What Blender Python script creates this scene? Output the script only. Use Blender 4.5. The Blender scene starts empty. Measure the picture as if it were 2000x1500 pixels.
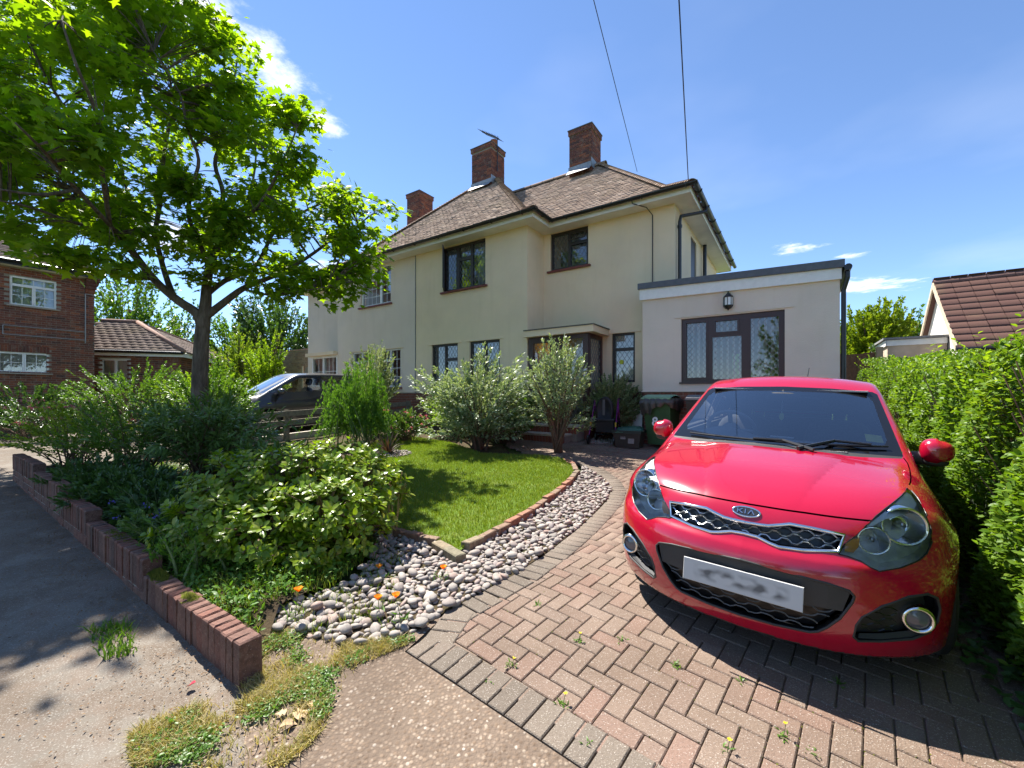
import bpy, bmesh, math, random
import numpy as np
from mathutils import Vector, Matrix
random.seed(7)
RNG = np.random.default_rng(7)
SC = bpy.context.scene
COL = SC.collection

# ------------------------------------------------------------------ camera
cd = bpy.data.cameras.new('camera')
cam = bpy.data.objects.new('camera', cd)
COL.objects.link(cam)
cd.sensor_width = 36.0
cd.lens = 36.0*815/2000
cd.shift_y = 0.011
cd.clip_start = 0.02
cd.clip_end = 3000
cam.location = (0, 0, 0)
cam.rotation_euler = (math.radians(90), 0, 0)
SC.camera = cam

# ------------------------------------------------------------------ sun, sky, exposure
SUN_AZ = -40.0      # degrees right of +Y
SUN_EL = 58.0
SUN_STRENGTH = 4.3
SKY_STRENGTH = 0.085
EXPOSURE = 1.62
sd = bpy.data.lights.new('sun', 'SUN')
sd.energy = SUN_STRENGTH
sd.angle = math.radians(0.5)
sd.color = (1.0, 0.95, 0.87)
sun = bpy.data.objects.new('sun', sd)
COL.objects.link(sun)
_az, _el = math.radians(SUN_AZ), math.radians(SUN_EL)
SUNDIR = Vector((math.sin(_az)*math.cos(_el), math.cos(_az)*math.cos(_el), math.sin(_el)))
sun.rotation_euler = (-SUNDIR).to_track_quat('-Z', 'Y').to_euler()
sun.location = (-20, 20, 40)

world = bpy.data.worlds.new('World')
SC.world = world
world.use_nodes = True
def build_world():
    nt = world.node_tree
    nt.nodes.clear()
    N, L = nt.nodes, nt.links
    out = N.new('ShaderNodeOutputWorld')
    bg = N.new('ShaderNodeBackground')
    bg.inputs[1].default_value = SKY_STRENGTH
    sky = N.new('ShaderNodeTexSky')
    sky.sky_type = 'NISHITA'
    sky.sun_disc = False
    sky.sun_elevation = math.radians(SUN_EL)
    sky.sun_rotation = math.radians(SUN_AZ)
    sky.altitude = 900
    sky.air_density = 0.85
    sky.dust_density = 0.0
    sky.ozone_density = 5.0
    tc = N.new('ShaderNodeTexCoord')
    sep = N.new('ShaderNodeSeparateXYZ')
    L.new(tc.outputs['Generated'], sep.inputs[0])
    def mth(op, a, b=None, c=None, clamp=False):
        m = N.new('ShaderNodeMath'); m.operation = op; m.use_clamp = clamp
        for i, v in enumerate((a, b, c)):
            if v is None: continue
            if isinstance(v, (int, float)): m.inputs[i].default_value = v
            else: L.new(v, m.inputs[i])
        return m.outputs[0]
    zc = mth('MAXIMUM', sep.outputs[2], 0.04)
    px = mth('DIVIDE', sep.outputs[0], zc)
    py = mth('DIVIDE', sep.outputs[1], zc)
    comb = N.new('ShaderNodeCombineXYZ')
    L.new(px, comb.inputs[0]); L.new(py, comb.inputs[1])
    ns = N.new('ShaderNodeTexNoise'); ns.inputs['Scale'].default_value = 4.6
    ns.inputs['Detail'].default_value = 12; ns.inputs['Roughness'].default_value = 0.68
    L.new(comb.outputs[0], ns.inputs['Vector'])
    ns2 = N.new('ShaderNodeTexNoise'); ns2.inputs['Scale'].default_value = 0.55
    ns2.inputs['Detail'].default_value = 5
    L.new(comb.outputs[0], ns2.inputs['Vector'])
    # cloud banks: centre and radius on the cloud plane
    field = None
    for cx, cy, sx, sy, amp in ((-0.69, 1.50, .10, .15, .80), (-0.74, 1.26, .13, .17, .92), (-0.84, 1.05, .15, .17, 1.0), (-1.12, 1.02, .24, .18, .95),
                                (-1.5, .7, .4, .3, 1.1), (-1.35, 3.6, .5, .55, 1.0), (-2.2, 2.6, .5, .5, .9),
                                (1.93, 2.83, .20, .17, .80), (2.35, 3.0, .22, .12, .68), (3.15, 3.85, .62, .36, .95), (4.6, 3.2, .8, .25, .5),
                                (1.6, -2.2, 1.0, .8, 1.0), (-2.5, -2.4, 1.1, .9, .9), (4, -1, .9, .8, .9)):
        dx = mth('MULTIPLY', mth('SUBTRACT', px, cx), 1/sx)
        dy = mth('MULTIPLY', mth('SUBTRACT', py, cy), 1/sy)
        d = mth('ADD', mth('MULTIPLY', dx, dx), mth('MULTIPLY', dy, dy))
        e = mth('MULTIPLY', mth('POWER', 2.718, mth('MULTIPLY', d, -1.0)), amp)
        field = e if field is None else mth('MAXIMUM', field, e)
    dens = mth('ADD', field, mth('MULTIPLY', mth('SUBTRACT', ns.outputs[0], 0.5), 2.0))
    dens = mth('ADD', dens, mth('MULTIPLY', mth('SUBTRACT', ns2.outputs[0], 0.5), 0.35))
    mr = N.new('ShaderNodeMapRange')
    mr.inputs[1].default_value = 0.40; mr.inputs[2].default_value = 1.05
    mr.interpolation_type = 'SMOOTHSTEP'
    L.new(dens, mr.inputs[0])
    # faint high haze
    wisp = N.new('ShaderNodeMapRange')
    wisp.inputs[1].default_value = 0.5; wisp.inputs[2].default_value = 0.9; wisp.inputs[4].default_value = 0.22
    L.new(ns2.outputs[0], wisp.inputs[0])
    fac = mth('MAXIMUM', mr.outputs[0], wisp.outputs[0], clamp=True)
    shade = N.new('ShaderNodeMapRange')
    shade.inputs[1].default_value = 0.5; shade.inputs[2].default_value = 1.3
    shade.inputs[3].default_value = 6.2; shade.inputs[4].default_value = 4.6
    L.new(dens, shade.inputs[0])
    cc = N.new('ShaderNodeCombineColor')
    L.new(mth('MULTIPLY', shade.outputs[0], 1.0), cc.inputs[0])
    L.new(mth('MULTIPLY', shade.outputs[0], 1.02), cc.inputs[1])
    L.new(mth('MULTIPLY', shade.outputs[0], 1.06), cc.inputs[2])
    mix = N.new('ShaderNodeMix'); mix.data_type = 'RGBA'
    L.new(fac, mix.inputs[0]); L.new(sky.outputs[0], mix.inputs[6]); L.new(cc.outputs[0], mix.inputs[7])
    L.new(mix.outputs[2], bg.inputs[0]); L.new(bg.outputs[0], out.inputs[0])
build_world()
SC.view_settings.view_transform = 'Standard'
SC.view_settings.look = 'None'
SC.view_settings.gamma = 1
SC.view_settings.exposure = EXPOSURE
SC.view_settings.use_curve_mapping = False
SC.cycles.use_denoising = True
SC.cycles.max_bounces = 6
SC.cycles.diffuse_bounces = 4
SC.cycles.glossy_bounces = 3
SC.cycles.transmission_bounces = 4
SC.cycles.transparent_max_bounces = 8
SC.cycles.caustics_reflective = False
SC.cycles.caustics_refractive = False

# ------------------------------------------------------------------ frames and ground
HC = (0.377, 10.23)                 # bay corner of the house
HA = (0.828, -0.561); HB = (0.561, 0.828)
HROT = math.atan2(HA[1], HA[0])
def hw(a, b):                       # house frame -> world
    return (HC[0]+HA[0]*a+HB[0]*b, HC[1]+HA[1]*a+HB[1]*b)
def wh(x, y):
    dx, dy = x-HC[0], y-HC[1]
    return dx*HA[0]+dy*HA[1], dx*HB[0]+dy*HB[1]
CARP = np.array([1.1118, 2.0701, -1.3381])
def rot3(y, p, r):
    cy, sy = math.cos(y), math.sin(y); cp, sp = math.cos(p), math.sin(p); cr, sr = math.cos(r), math.sin(r)
    return np.array([[cy,-sy,0],[sy,cy,0],[0,0,1]])@np.array([[1,0,0],[0,cp,-sp],[0,sp,cp]])@np.array([[cr,0,sr],[0,1,0],[-sr,0,cr]])
CARM = rot3(math.radians(-38.14), math.radians(1.456), math.radians(2.112))
def gnd(x, y):
    x = np.asarray(x, float); y = np.asarray(y, float)
    dx, dy = x-HC[0], y-HC[1]
    a = dx*HA[0]+dy*HA[1]; b = dx*HB[0]+dy*HB[1]
    z = -1.06+0.048*(np.clip(b, -14, .4)+.4)+.03*np.clip(3.2-a, 0, 7.5)
    n = CARM[:, 2]
    cz = CARP[2]-(n[0]*(x-CARP[0])+n[1]*(y-CARP[1]))/n[2]
    lx = (x-CARP[0])*CARM[0, 0]+(y-CARP[1])*CARM[1, 0]; ly = (x-CARP[0])*CARM[0, 1]+(y-CARP[1])*CARM[1, 1]
    ex = np.maximum(np.abs(lx)-.95, 0); ey = np.maximum(np.abs(ly-2.0)-2.0, 0)
    w = np.clip(1-np.sqrt(ex*ex+ey*ey)/1.3, 0, 1); w = w*w*(3-2*w)
    return z*(1-w)+cz*w
def g1(x, y): return float(gnd(x, y))
def at(u, v, dz=0.0):
    """ground point seen at photo position (u, v) of 2000 x 1500"""
    lo, hi = .3, 60.
    dxu, dzv = (u-1000)/815, (772-v)/815
    for _ in range(60):
        m = (lo+hi)/2
        if dzv*m > g1(dxu*m, m)+dz: lo = m
        else: hi = m
    return (dxu*lo, lo)
def atY(u, v, Y):
    return ((u-1000)/815*Y, Y, (772-v)/815*Y)

# ------------------------------------------------------------------ object helpers
def tag(o, label=None, cat=None, group=None, kind=None):
    if label: o['label'] = label
    if cat: o['category'] = cat
    if group: o['group'] = group
    if kind: o['kind'] = kind
    return o
def thing(name, label, cat, loc=(0, 0, 0), rotz=0, group=None):
    o = bpy.data.objects.new(name, None); COL.objects.link(o)
    o.empty_display_size = .1
    o.location = loc; o.rotation_euler = (0, 0, rotz)
    return tag(o, label, cat, group)
def link(name, me, parent=None, m=None, loc=None, smooth=False):
    o = bpy.data.objects.new(name, me); COL.objects.link(o)
    if parent: o.parent = parent
    if loc is not None: o.location = loc
    if m is not None and not me.materials:
        for x in (m if isinstance(m, (list, tuple)) else [m]): me.materials.append(x)
    if smooth: me.polygons.foreach_set('use_smooth', [True]*len(me.polygons))
    return o
class MB:
    """collects faces, builds one mesh object"""
    def __init__(s): s.v = []; s.f = []; s.m = []; s.cur = 0
    def add(s, vs, fs):
        n = len(s.v); s.v += [tuple(x) for x in vs]
        for f in fs: s.f.append(tuple(i+n for i in f)); s.m.append(s.cur)
        return s
    def box(s, x0, x1, y0, y1, z0, z1):
        return s.add([(x0,y0,z0),(x1,y0,z0),(x1,y1,z0),(x0,y1,z0),(x0,y0,z1),(x1,y0,z1),(x1,y1,z1),(x0,y1,z1)],
                     [(0,3,2,1),(4,5,6,7),(0,1,5,4),(1,2,6,5),(2,3,7,6),(3,0,4,7)])
    def cbox(s, x0, x1, y0, y1, z0, z1, c=.006):
        """box with its top edges chamfered"""
        return s.add([(x0,y0,z0),(x1,y0,z0),(x1,y1,z0),(x0,y1,z0),(x0,y0,z1-c),(x1,y0,z1-c),(x1,y1,z1-c),(x0,y1,z1-c),
                      (x0+c,y0+c,z1),(x1-c,y0+c,z1),(x1-c,y1-c,z1),(x0+c,y1-c,z1)],
                     [(0,1,5,4),(1,2,6,5),(2,3,7,6),(3,0,4,7),(4,5,9,8),(5,6,10,9),(6,7,11,10),(7,4,8,11),(8,9,10,11)])
    def quad(s, a, b, c, d): return s.add([a, b, c, d], [(0, 1, 2, 3)])
    def prism(s, poly, d, caps=True):
        """poly: 3D loop, d: extrusion vector"""
        n = len(poly); vs = list(poly)+[(p[0]+d[0], p[1]+d[1], p[2]+d[2]) for p in poly]
        fs = [(i, (i+1) % n, (i+1) % n+n, i+n) for i in range(n)]
        if caps: fs += [tuple(range(n-1, -1, -1)), tuple(range(n, 2*n))]
        return s.add(vs, fs)
    def tube(s, pts, r, sides=6, cap=True):
        pts = [Vector(p) for p in pts]; n = len(pts)
        rs = r if isinstance(r, (list, tuple)) else [r]*n
        vs = []; up = Vector((0, 0, 1)); prev = None
        for i, p in enumerate(pts):
            t = (pts[min(i+1, n-1)]-pts[max(i-1, 0)])
            if t.length < 1e-9: t = Vector((0, 0, 1))
            t.normalize()
            if prev is None:
                ref = up if abs(t.z) < .95 else Vector((1, 0, 0))
                x = t.cross(ref).normalized()
            else:
                x = prev-t*prev.dot(t)
                x = x.normalized() if x.length > 1e-6 else t.orthogonal().normalized()
            prev = x; y = t.cross(x)
            for k in range(sides):
                a = 2*math.pi*k/sides
                vs.append(p+(x*math.cos(a)+y*math.sin(a))*rs[i])
        fs = []
        for i in range(n-1):
            for k in range(sides):
                k2 = (k+1) % sides
                fs.append((i*sides+k, i*sides+k2, (i+1)*sides+k2, (i+1)*sides+k))
        if cap: fs += [tuple(range(sides-1, -1, -1)), tuple(range((n-1)*sides, n*sides))]
        return s.add(vs, fs)
    def cyl(s, p0, p1, r, sides=12): return s.tube([p0, p1], r, sides)
    def lathe(s, prof, c=(0, 0, 0), axis=(0, 0, 1), sides=20, xdir=None, a0=0, a1=2*math.pi):
        """prof: (radius, height along axis)"""
        ax = Vector(axis).normalized(); x = Vector(xdir) if xdir else ax.orthogonal().normalized(); y = ax.cross(x); c = Vector(c)
        full = abs(a1-a0-2*math.pi) < 1e-6
        m = sides if full else sides+1
        vs = []
        for r, h in prof:
            for k in range(m):
                a = a0+(a1-a0)*k/sides
                vs.append(c+ax*h+(x*math.cos(a)+y*math.sin(a))*r)
        fs = []
        for i in range(len(prof)-1):
            for k in range(sides):
                k2 = (k+1) % m
                fs.append((i*m+k, i*m+k2, (i+1)*m+k2, (i+1)*m+k))
        return s.add(vs, fs)
    def build(s, name, mats, parent=None, smooth=False, loc=None, kind=None, fixn=False):
        me = bpy.data.meshes.new(name)
        me.from_pydata(s.v, [], s.f)
        for x in (mats if isinstance(mats, (list, tuple)) else [mats]): me.materials.append(x)
        if any(s.m): me.polygons.foreach_set('material_index', s.m)
        if fixn:
            bm = bmesh.new(); bm.from_mesh(me); bmesh.ops.recalc_face_normals(bm, faces=bm.faces); bm.to_mesh(me); bm.free()
        o = link(name, me, parent, loc=loc, smooth=smooth)
        if kind: o['kind'] = kind
        return o
def inpoly(x, y, poly):
    x = np.asarray(x, float); y = np.asarray(y, float); r = np.zeros(x.shape, bool)
    n = len(poly)
    for i in range(n):
        x0, y0 = poly[i]; x1, y1 = poly[(i+1) % n]
        if y0 == y1: continue
        c = ((y0 > y) != (y1 > y)) & (x < (x1-x0)*(y-y0)/(y1-y0)+x0)
        r ^= c
    return r
def npmesh(name, V, F, mats, parent=None, smooth=False, kind=None):
    """V (n,3) array, F (m,k) array of equal-sized faces"""
    me = bpy.data.meshes.new(name); F = np.asarray(F, np.int32); V = np.asarray(V, np.float32)
    k = F.shape[1]
    me.vertices.add(len(V)); me.vertices.foreach_set('co', V.ravel())
    me.loops.add(F.size); me.loops.foreach_set('vertex_index', F.ravel())
    me.polygons.add(len(F)); me.polygons.foreach_set('loop_start', np.arange(0, F.size, k, dtype=np.int32))
    if smooth: me.polygons.foreach_set('use_smooth', np.ones(len(F), bool))
    me.update(calc_edges=True)
    for x in (mats if isinstance(mats, (list, tuple)) else [mats]): me.materials.append(x)
    o = link(name, me, parent)
    if kind: o['kind'] = kind
    return o
def sheet(name, poly, dz, m, res=.3, kind='structure', parent=None):
    """ground-following sheet cut exactly to a polygon"""
    xs = [p[0] for p in poly]; ys = [p[1] for p in poly]
    x0, x1, y0, y1 = min(xs)-.01, max(xs)+.01, min(ys)-.01, max(ys)+.01
    bm = bmesh.new()
    nx, ny = max(1, int((x1-x0)/res)), max(1, int((y1-y0)/res))
    g = [[bm.verts.new((x0+(x1-x0)*i/nx, y0+(y1-y0)*j/ny, 0)) for j in range(ny+1)] for i in range(nx+1)]
    for i in range(nx):
        for j in range(ny): bm.faces.new((g[i][j], g[i+1][j], g[i+1][j+1], g[i][j+1]))
    n = len(poly)
    for i in range(n):
        p, q = poly[i], poly[(i+1) % n]
        d = Vector((q[0]-p[0], q[1]-p[1], 0))
        if d.length < 1e-6: continue
        bx0, bx1 = min(p[0], q[0])-res, max(p[0], q[0])+res; by0, by1 = min(p[1], q[1])-res, max(p[1], q[1])+res
        fs = [f for f in bm.faces if bx0 < f.calc_center_median().x < bx1 and by0 < f.calc_center_median().y < by1]
        ge = set(fs)
        for f in fs: ge.update(f.edges); ge.update(f.verts)
        bmesh.ops.bisect_plane(bm, geom=list(ge), plane_co=(p[0], p[1], 0), plane_no=(d.y, -d.x, 0))
    fs = list(bm.faces)
    c = np.array([f.calc_center_median()[:2] for f in fs])
    ok = inpoly(c[:, 0], c[:, 1], poly)
    bmesh.ops.delete(bm, geom=[f for f, k in zip(fs, ok) if not k], context='FACES')
    for v in bm.verts: v.co.z = g1(v.co.x, v.co.y)+(dz(v.co.x, v.co.y) if callable(dz) else dz)
    me = bpy.data.meshes.new(name); bm.to_mesh(me); bm.free()
    o = link(name, me, parent, m, smooth=True)
    if kind: o['kind'] = kind
    return o

# ------------------------------------------------------------------ materials
def rgb(c): return (c[0], c[1], c[2], 1)
def srgb(r, g, b):
    f = lambda c: ((c/255+.055)/1.055)**2.4 if c > 10 else c/255/12.92
    return (f(r), f(g), f(b))
class NT:
    def __init__(s, name):
        s.m = bpy.data.materials.new(name); s.m.use_nodes = True
        s.t = s.m.node_tree; s.N = s.t.nodes; s.L = s.t.links
        s.p = s.N['Principled BSDF']; s.out = s.N['Material Output']
    def n(s, k, **kw):
        x = s.N.new(k)
        for a, b in kw.items(): setattr(x, a, b)
        return x
    def mth(s, op, a, b=None, clamp=False):
        m = s.N.new('ShaderNodeMath'); m.operation = op; m.use_clamp = clamp
        for i, v in enumerate((a, b)):
            if v is None: continue
            if isinstance(v, (int, float)): m.inputs[i].default_value = v
            else: s.L.new(v, m.inputs[i])
        return m.outputs[0]
    def noise(s, scale, detail=4, rough=.55, coord='Object', vec=None):
        if vec is None:
            tc = s.N.new('ShaderNodeTexCoord'); vec = tc.outputs[coord]
        x = s.N.new('ShaderNodeTexNoise'); x.inputs['Scale'].default_value = scale
        x.inputs['Detail'].default_value = detail; x.inputs['Roughness'].default_value = rough
        s.L.new(vec, x.inputs['Vector']); return x.outputs[0]
    def ramp(s, fac, stops):
        r = s.N.new('ShaderNodeValToRGB'); e = r.color_ramp.elements
        while len(e) < len(stops): e.new(0.5)
        for i, (p, c) in enumerate(stops): e[i].position = p; e[i].color = rgb(c)
        s.L.new(fac, r.inputs[0]); return r.outputs[0]
    def mix(s, fac, a, b, blend='MIX'):
        x = s.N.new('ShaderNodeMix'); x.data_type = 'RGBA'; x.blend_type = blend
        for i, v in ((0, fac), (6, a), (7, b)):
            if isinstance(v, (int, float)): x.inputs[i].default_value = v
            elif isinstance(v, tuple): x.inputs[i].default_value = rgb(v)
            else: s.L.new(v, x.inputs[i])
        return x.outputs[2]
    def mr(s, fac, a, b, c=0, d=1):
        x = s.N.new('ShaderNodeMapRange')
        for i, v in enumerate((a, b, c, d)): x.inputs[i+1].default_value = v
        s.L.new(fac, x.inputs[0]); return x.outputs[0]
    def island(s):
        """random value per piece, joined or separate"""
        a = s.N.new('ShaderNodeNewGeometry').outputs['Random Per Island']
        b = s.N.new('ShaderNodeObjectInfo').outputs['Random']
        return s.mth('FRACT', s.mth('ADD', a, b))
    def bump(s, h, strength=.3, dist=.01, base=None):
        b = s.N.new('ShaderNodeBump'); b.inputs['Strength'].default_value = strength; b.inputs['Distance'].default_value = dist
        s.L.new(h, b.inputs['Height'])
        if base is not None: s.L.new(base, b.inputs['Normal'])
        s.L.new(b.outputs[0], s.p.inputs['Normal']); return b.outputs[0]
    def col(s, c):
        if isinstance(c, tuple): s.p.inputs['Base Color'].default_value = rgb(c)
        else: s.L.new(c, s.p.inputs['Base Color'])
        return s
    def set(s, rough=None, metal=None, spec=None, coat=None, coatr=None):
        for k, v in (('Roughness', rough), ('Metallic', metal), ('Specular IOR Level', spec), ('Coat Weight', coat), ('Coat Roughness', coatr)):
            if v is not None: s.p.inputs[k].default_value = v
        return s
def plain(name, c, rough=.6, metal=0, spec=.5, var=.12, scale=12, bump=0, bscale=60, coat=0):
    t = NT(name)
    n = t.noise(scale, 5)
    c2 = tuple(min(1, x*(1+var)) for x in c); c1 = tuple(x*(1-var) for x in c)
    t.col(t.ramp(n, [(.3, c1), (.7, c2)])).set(rough, metal, spec, coat)
    if bump: t.bump(t.noise(bscale, 5), bump, .004)
    return t.m
def leafmat(name, cols, trans=.4, rough=.45, spec=.35, tcol=None):
    """cols: ramp of leaf colours over the random value of each leaf"""
    t = NT(name)
    r = t.N.new('ShaderNodeNewGeometry').outputs['Random Per Island']
    rr = t.mth('FRACT', t.mth('ADD', r, t.N.new('ShaderNodeObjectInfo').outputs['Random']))
    k = len(cols)
    c = t.ramp(rr, [(i/(k-1) if k > 1 else 0, x) for i, x in enumerate(cols)])
    t.col(c).set(rough, 0, spec)
    tr = t.N.new('ShaderNodeBsdfTranslucent')
    tc = t.mix(1.0, c, tcol or (1.5, 1.45, .5), 'MULTIPLY')
    t.L.new(tc, tr.inputs[0])
    mx = t.N.new('ShaderNodeMixShader'); mx.inputs[0].default_value = trans
    t.L.new(t.p.outputs[0], mx.inputs[1]); t.L.new(tr.outputs[0], mx.inputs[2]); t.L.new(mx.outputs[0], t.out.inputs[0])
    return t.m
def glassmat(name, tint=(.9, .95, .95), refl=1.0, rough=.01):
    """thin window glass: clear with a fresnel reflection"""
    t = NT(name); t.N.remove(t.p)
    tr = t.N.new('ShaderNodeBsdfTransparent'); tr.inputs[0].default_value = rgb(tint)
    gl = t.N.new('ShaderNodeBsdfGlossy'); gl.inputs['Roughness'].default_value = rough
    fr = t.N.new('ShaderNodeFresnel'); fr.inputs[0].default_value = 1.5
    mx = t.N.new('ShaderNodeMixShader')
    f = t.mth('MULTIPLY', fr.outputs[0], refl, clamp=True)
    t.L.new(f, mx.inputs[0]); t.L.new(tr.outputs[0], mx.inputs[1]); t.L.new(gl.outputs[0], mx.inputs[2]); t.L.new(mx.outputs[0], t.out.inputs[0])
    return t.m
# ------------------------------------------------------------------ surfaces
def brickmat(name, cols, rough=.85, moss=0):
    t = NT(name)
    r = t.island(); k = len(cols)
    c = t.ramp(r, [(i/(k-1), x) for i, x in enumerate(cols)])
    n = t.noise(28, 6); n2 = t.noise(160, 4)
    c = t.mix(t.mr(n, .35, .75), c, t.mix(1, c, (.45, .43, .42), 'MULTIPLY'))
    c = t.mix(t.mr(t.noise(6, 7, .7), .52, .70, 0, .55), c, (.30, .25, .19))
    c = t.mix(t.mr(n2, .62, .72, 0, .5), c, (.5, .44, .38))
    t.col(c).set(rough, 0, .3)
    t.bump(t.mth('ADD', n2, t.mth('MULTIPLY', n, 2)), .5, .004)
    return t.m
M_MORTAR = plain('mortar', (.27, .235, .19), .95, bump=.6, bscale=120)
M_BRICK_WALL = brickmat('garden_wall_brick', [(.19, .085, .06), (.24, .10, .07), (.16, .08, .06), (.22, .115, .085), (.13, .075, .06), (.26, .13, .09)])
M_BRICK_RED = brickmat('house_brick', [(.30, .09, .05), (.17, .06, .045), (.36, .12, .06), (.10, .05, .045), (.26, .085, .055), (.14, .06, .05)])
M_BRICK_PALE = brickmat('yellow_stock_brick', [(.36, .25, .16), (.30, .18, .12), (.40, .29, .19), (.25, .17, .12)])
M_BRICK_PLINTH = brickmat('plinth_brick', [(.24, .08, .055), (.30, .10, .06), (.20, .075, .06)])
def surf_concrete():
    t = NT('grey_pavement')
    n = t.noise(.9, 6, .6); n2 = t.noise(7, 6); n3 = t.noise(150, 3)
    c = t.ramp(n, [(.30, (.10, .083, .066)), (.5, (.16, .138, .112)), (.7, (.21, .185, .155))])
    c = t.mix(t.mr(n2, .42, .75, 0, .8), c, (.15, .105, .075))
    c = t.mix(t.mr(t.noise(2.2, 9, .75), .47, .56, 0, .75), c, (.12, .09, .065))
    c = t.mix(t.mr(n3, .55, .7, 0, .5), c, (.42, .40, .36))
    t.col(c).set(.92, 0, .25)
    t.bump(t.mth('ADD', n3, t.mth('MULTIPLY', n2, 2)), .55, .005)
    return t.m
def surf_aggregate():
    t = NT('exposed_aggregate')
    tc = t.N.new('ShaderNodeTexCoord')
    v = t.N.new('ShaderNodeTexVoronoi'); v.inputs['Scale'].default_value = 58
    t.L.new(tc.outputs['Object'], v.inputs['Vector'])
    v2 = t.N.new('ShaderNodeTexVoronoi'); v2.inputs['Scale'].default_value = 120
    t.L.new(tc.outputs['Object'], v2.inputs['Vector'])
    s = t.N.new('ShaderNodeSeparateColor'); t.L.new(v.outputs['Color'], s.inputs[0])
    c = t.ramp(s.outputs[0], [(0, (.11, .075, .05)), (.3, (.165, .115, .078)), (.55, (.23, .165, .115)), (.75, (.31, .25, .19)), (.93, (.19, .137, .098)), (1, (.46, .41, .35))])
    gap = t.mr(v.outputs['Distance'], .30, .55)
    n = t.noise(1.6, 5)
    c = t.mix(gap, c, (.15, .11, .08))
    c = t.mix(t.mr(n, .42, .68, 0, .7), c, (.075, .052, .036))
    t.col(c).set(.85, 0, .3)
    h = t.mth('ADD', t.mth('SUBTRACT', 1, v.outputs['Distance']), t.mth('MULTIPLY', v2.outputs['Distance'], -.4))
    t.bump(h, .8, .006)
    return t.m
def surf_soil(name, c1, c2, c3):
    t = NT(name)
    n = t.noise(3, 8, .65); n2 = t.noise(40, 6, .7)
    c = t.ramp(n, [(.3, c1), (.5, c2), (.72, c3)])
    c = t.mix(t.mr(n2, .5, .75, 0, .7), c, tuple(x*.4 for x in c1))
    t.col(c).set(.95, 0, .15)
    t.bump(t.mth('ADD', n2, t.mth('MULTIPLY', n, 2)), .9, .02)
    return t.m
M_CONC = surf_concrete()
M_AGG = surf_aggregate()
M_SOIL = surf_soil('garden_soil', (.05, .035, .022), (.075, .055, .03), (.06, .07, .025))
M_TURF = surf_soil('turf_base', (.08, .14, .02), (.12, .19, .03), (.16, .19, .05))
M_FIELD = surf_soil('rough_grass', (.05, .085, .02), (.07, .11, .025), (.10, .11, .04))
M_TARMAC = plain('tarmac', (.055, .055, .055), .9, var=.3, scale=60, bump=.6, bscale=200)
M_JOINT = surf_soil('joint_sand', (.20, .15, .10), (.25, .19, .13), (.14, .15, .06))
def blockmat(name, cols):
    t = NT(name)
    r = t.island(); k = len(cols)
    c = t.ramp(r, [(i/(k-1), x) for i, x in enumerate(cols)])
    n = t.noise(4, 5, coord='Object'); tc = t.N.new('ShaderNodeNewGeometry')
    n1 = t.noise(1.3, 5, vec=tc.outputs['Position'])
    n3 = t.noise(180, 3, vec=tc.outputs['Position']); n4 = t.noise(90, 4, vec=tc.outputs['Position'])
    c = t.mix(t.mr(n1, .42, .62, 0, .6), c, t.mix(1, c, (.62, .60, .56), 'MULTIPLY'))
    c = t.mix(t.mr(n4, .45, .8, 0, .5), c, t.mix(1, c, (.55, .5, .48), 'MULTIPLY'))
    c = t.mix(t.mr(n3, .60, .68, 0, .75), c, (.50, .45, .39)); c = t.mix(t.mr(n3, .40, .30, 0, .6), c, (.09, .07, .055))
    t.col(c).set(.9, 0, .25)
    t.bump(t.mth('ADD', n3, n4), .8, .004)
    return t.m
M_BLOCK = blockmat('pink_paving_block', [(.20, .145, .11), (.225, .165, .125), (.185, .13, .098), (.235, .175, .135), (.215, .138, .105), (.195, .145, .112), (.23, .15, .115), (.205, .152, .117)])
M_BLOCKG = blockmat('grey_paving_block', [(.165, .135, .107), (.19, .155, .122), (.15, .125, .10), (.18, .145, .115)])

# ------------------------------------------------------------------ the big ground sheet
def build_ground():
    def lines(lo, hi, st): return [-900, -300, -120, -60, -35]+list(np.arange(lo, hi+.01, st))+[35+hi*0 if hi < 35 else hi+10, 60, 120, 300, 900]
    xs = sorted(set(lines(-24, 20, 1.0))); ys = sorted(set(lines(-12, 34, 1.0)))
    X, Y = np.meshgrid(xs, ys, indexing='ij'); Z = gnd(X, Y)-.06
    V = np.stack([X, Y, Z], -1).reshape(-1, 3); ny = len(ys)
    F = [(i*ny+j, (i+1)*ny+j, (i+1)*ny+j+1, i*ny+j+1) for i in range(len(xs)-1) for j in range(ny-1)]
    npmesh('ground', V, F, M_FIELD, smooth=True, kind='structure')
build_ground()
P1 = (-.575, 2.235); BDIR = Vector((.836, -.70, 0)).normalized()
P3 = (P1[0]+BDIR.x*3.2, P1[1]+BDIR.y*3.2)
sheet('pavement', [hw(-22, -7.69), hw(3.3, -7.69), hw(10, -7.2), hw(10, -10.6), hw(-22, -10.6)], -.006, M_CONC, .5)
sheet('road', [hw(-40, -10.75), hw(30, -10.75), hw(30, -16), hw(-40, -16)], -.05, M_TARMAC, 1.0)
sheet('neighbour_drive', [hw(-12, -7.72), hw(-4.0, -7.72), hw(-4.0, -.1), hw(-12, -.1)], 0, M_CONC, .5)
CROSS = [at(470, 1320), at(510, 1240), at(600, 1246), at(690, 1256), at(770, 1238), at(830, 1214), at(866, 1205), P1, P3, (P3[0]-.9, P3[1]-1.3), (-.55, .2), at(480, 1500)]
sheet('crossover', CROSS, .002, M_AGG, .3)

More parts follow.
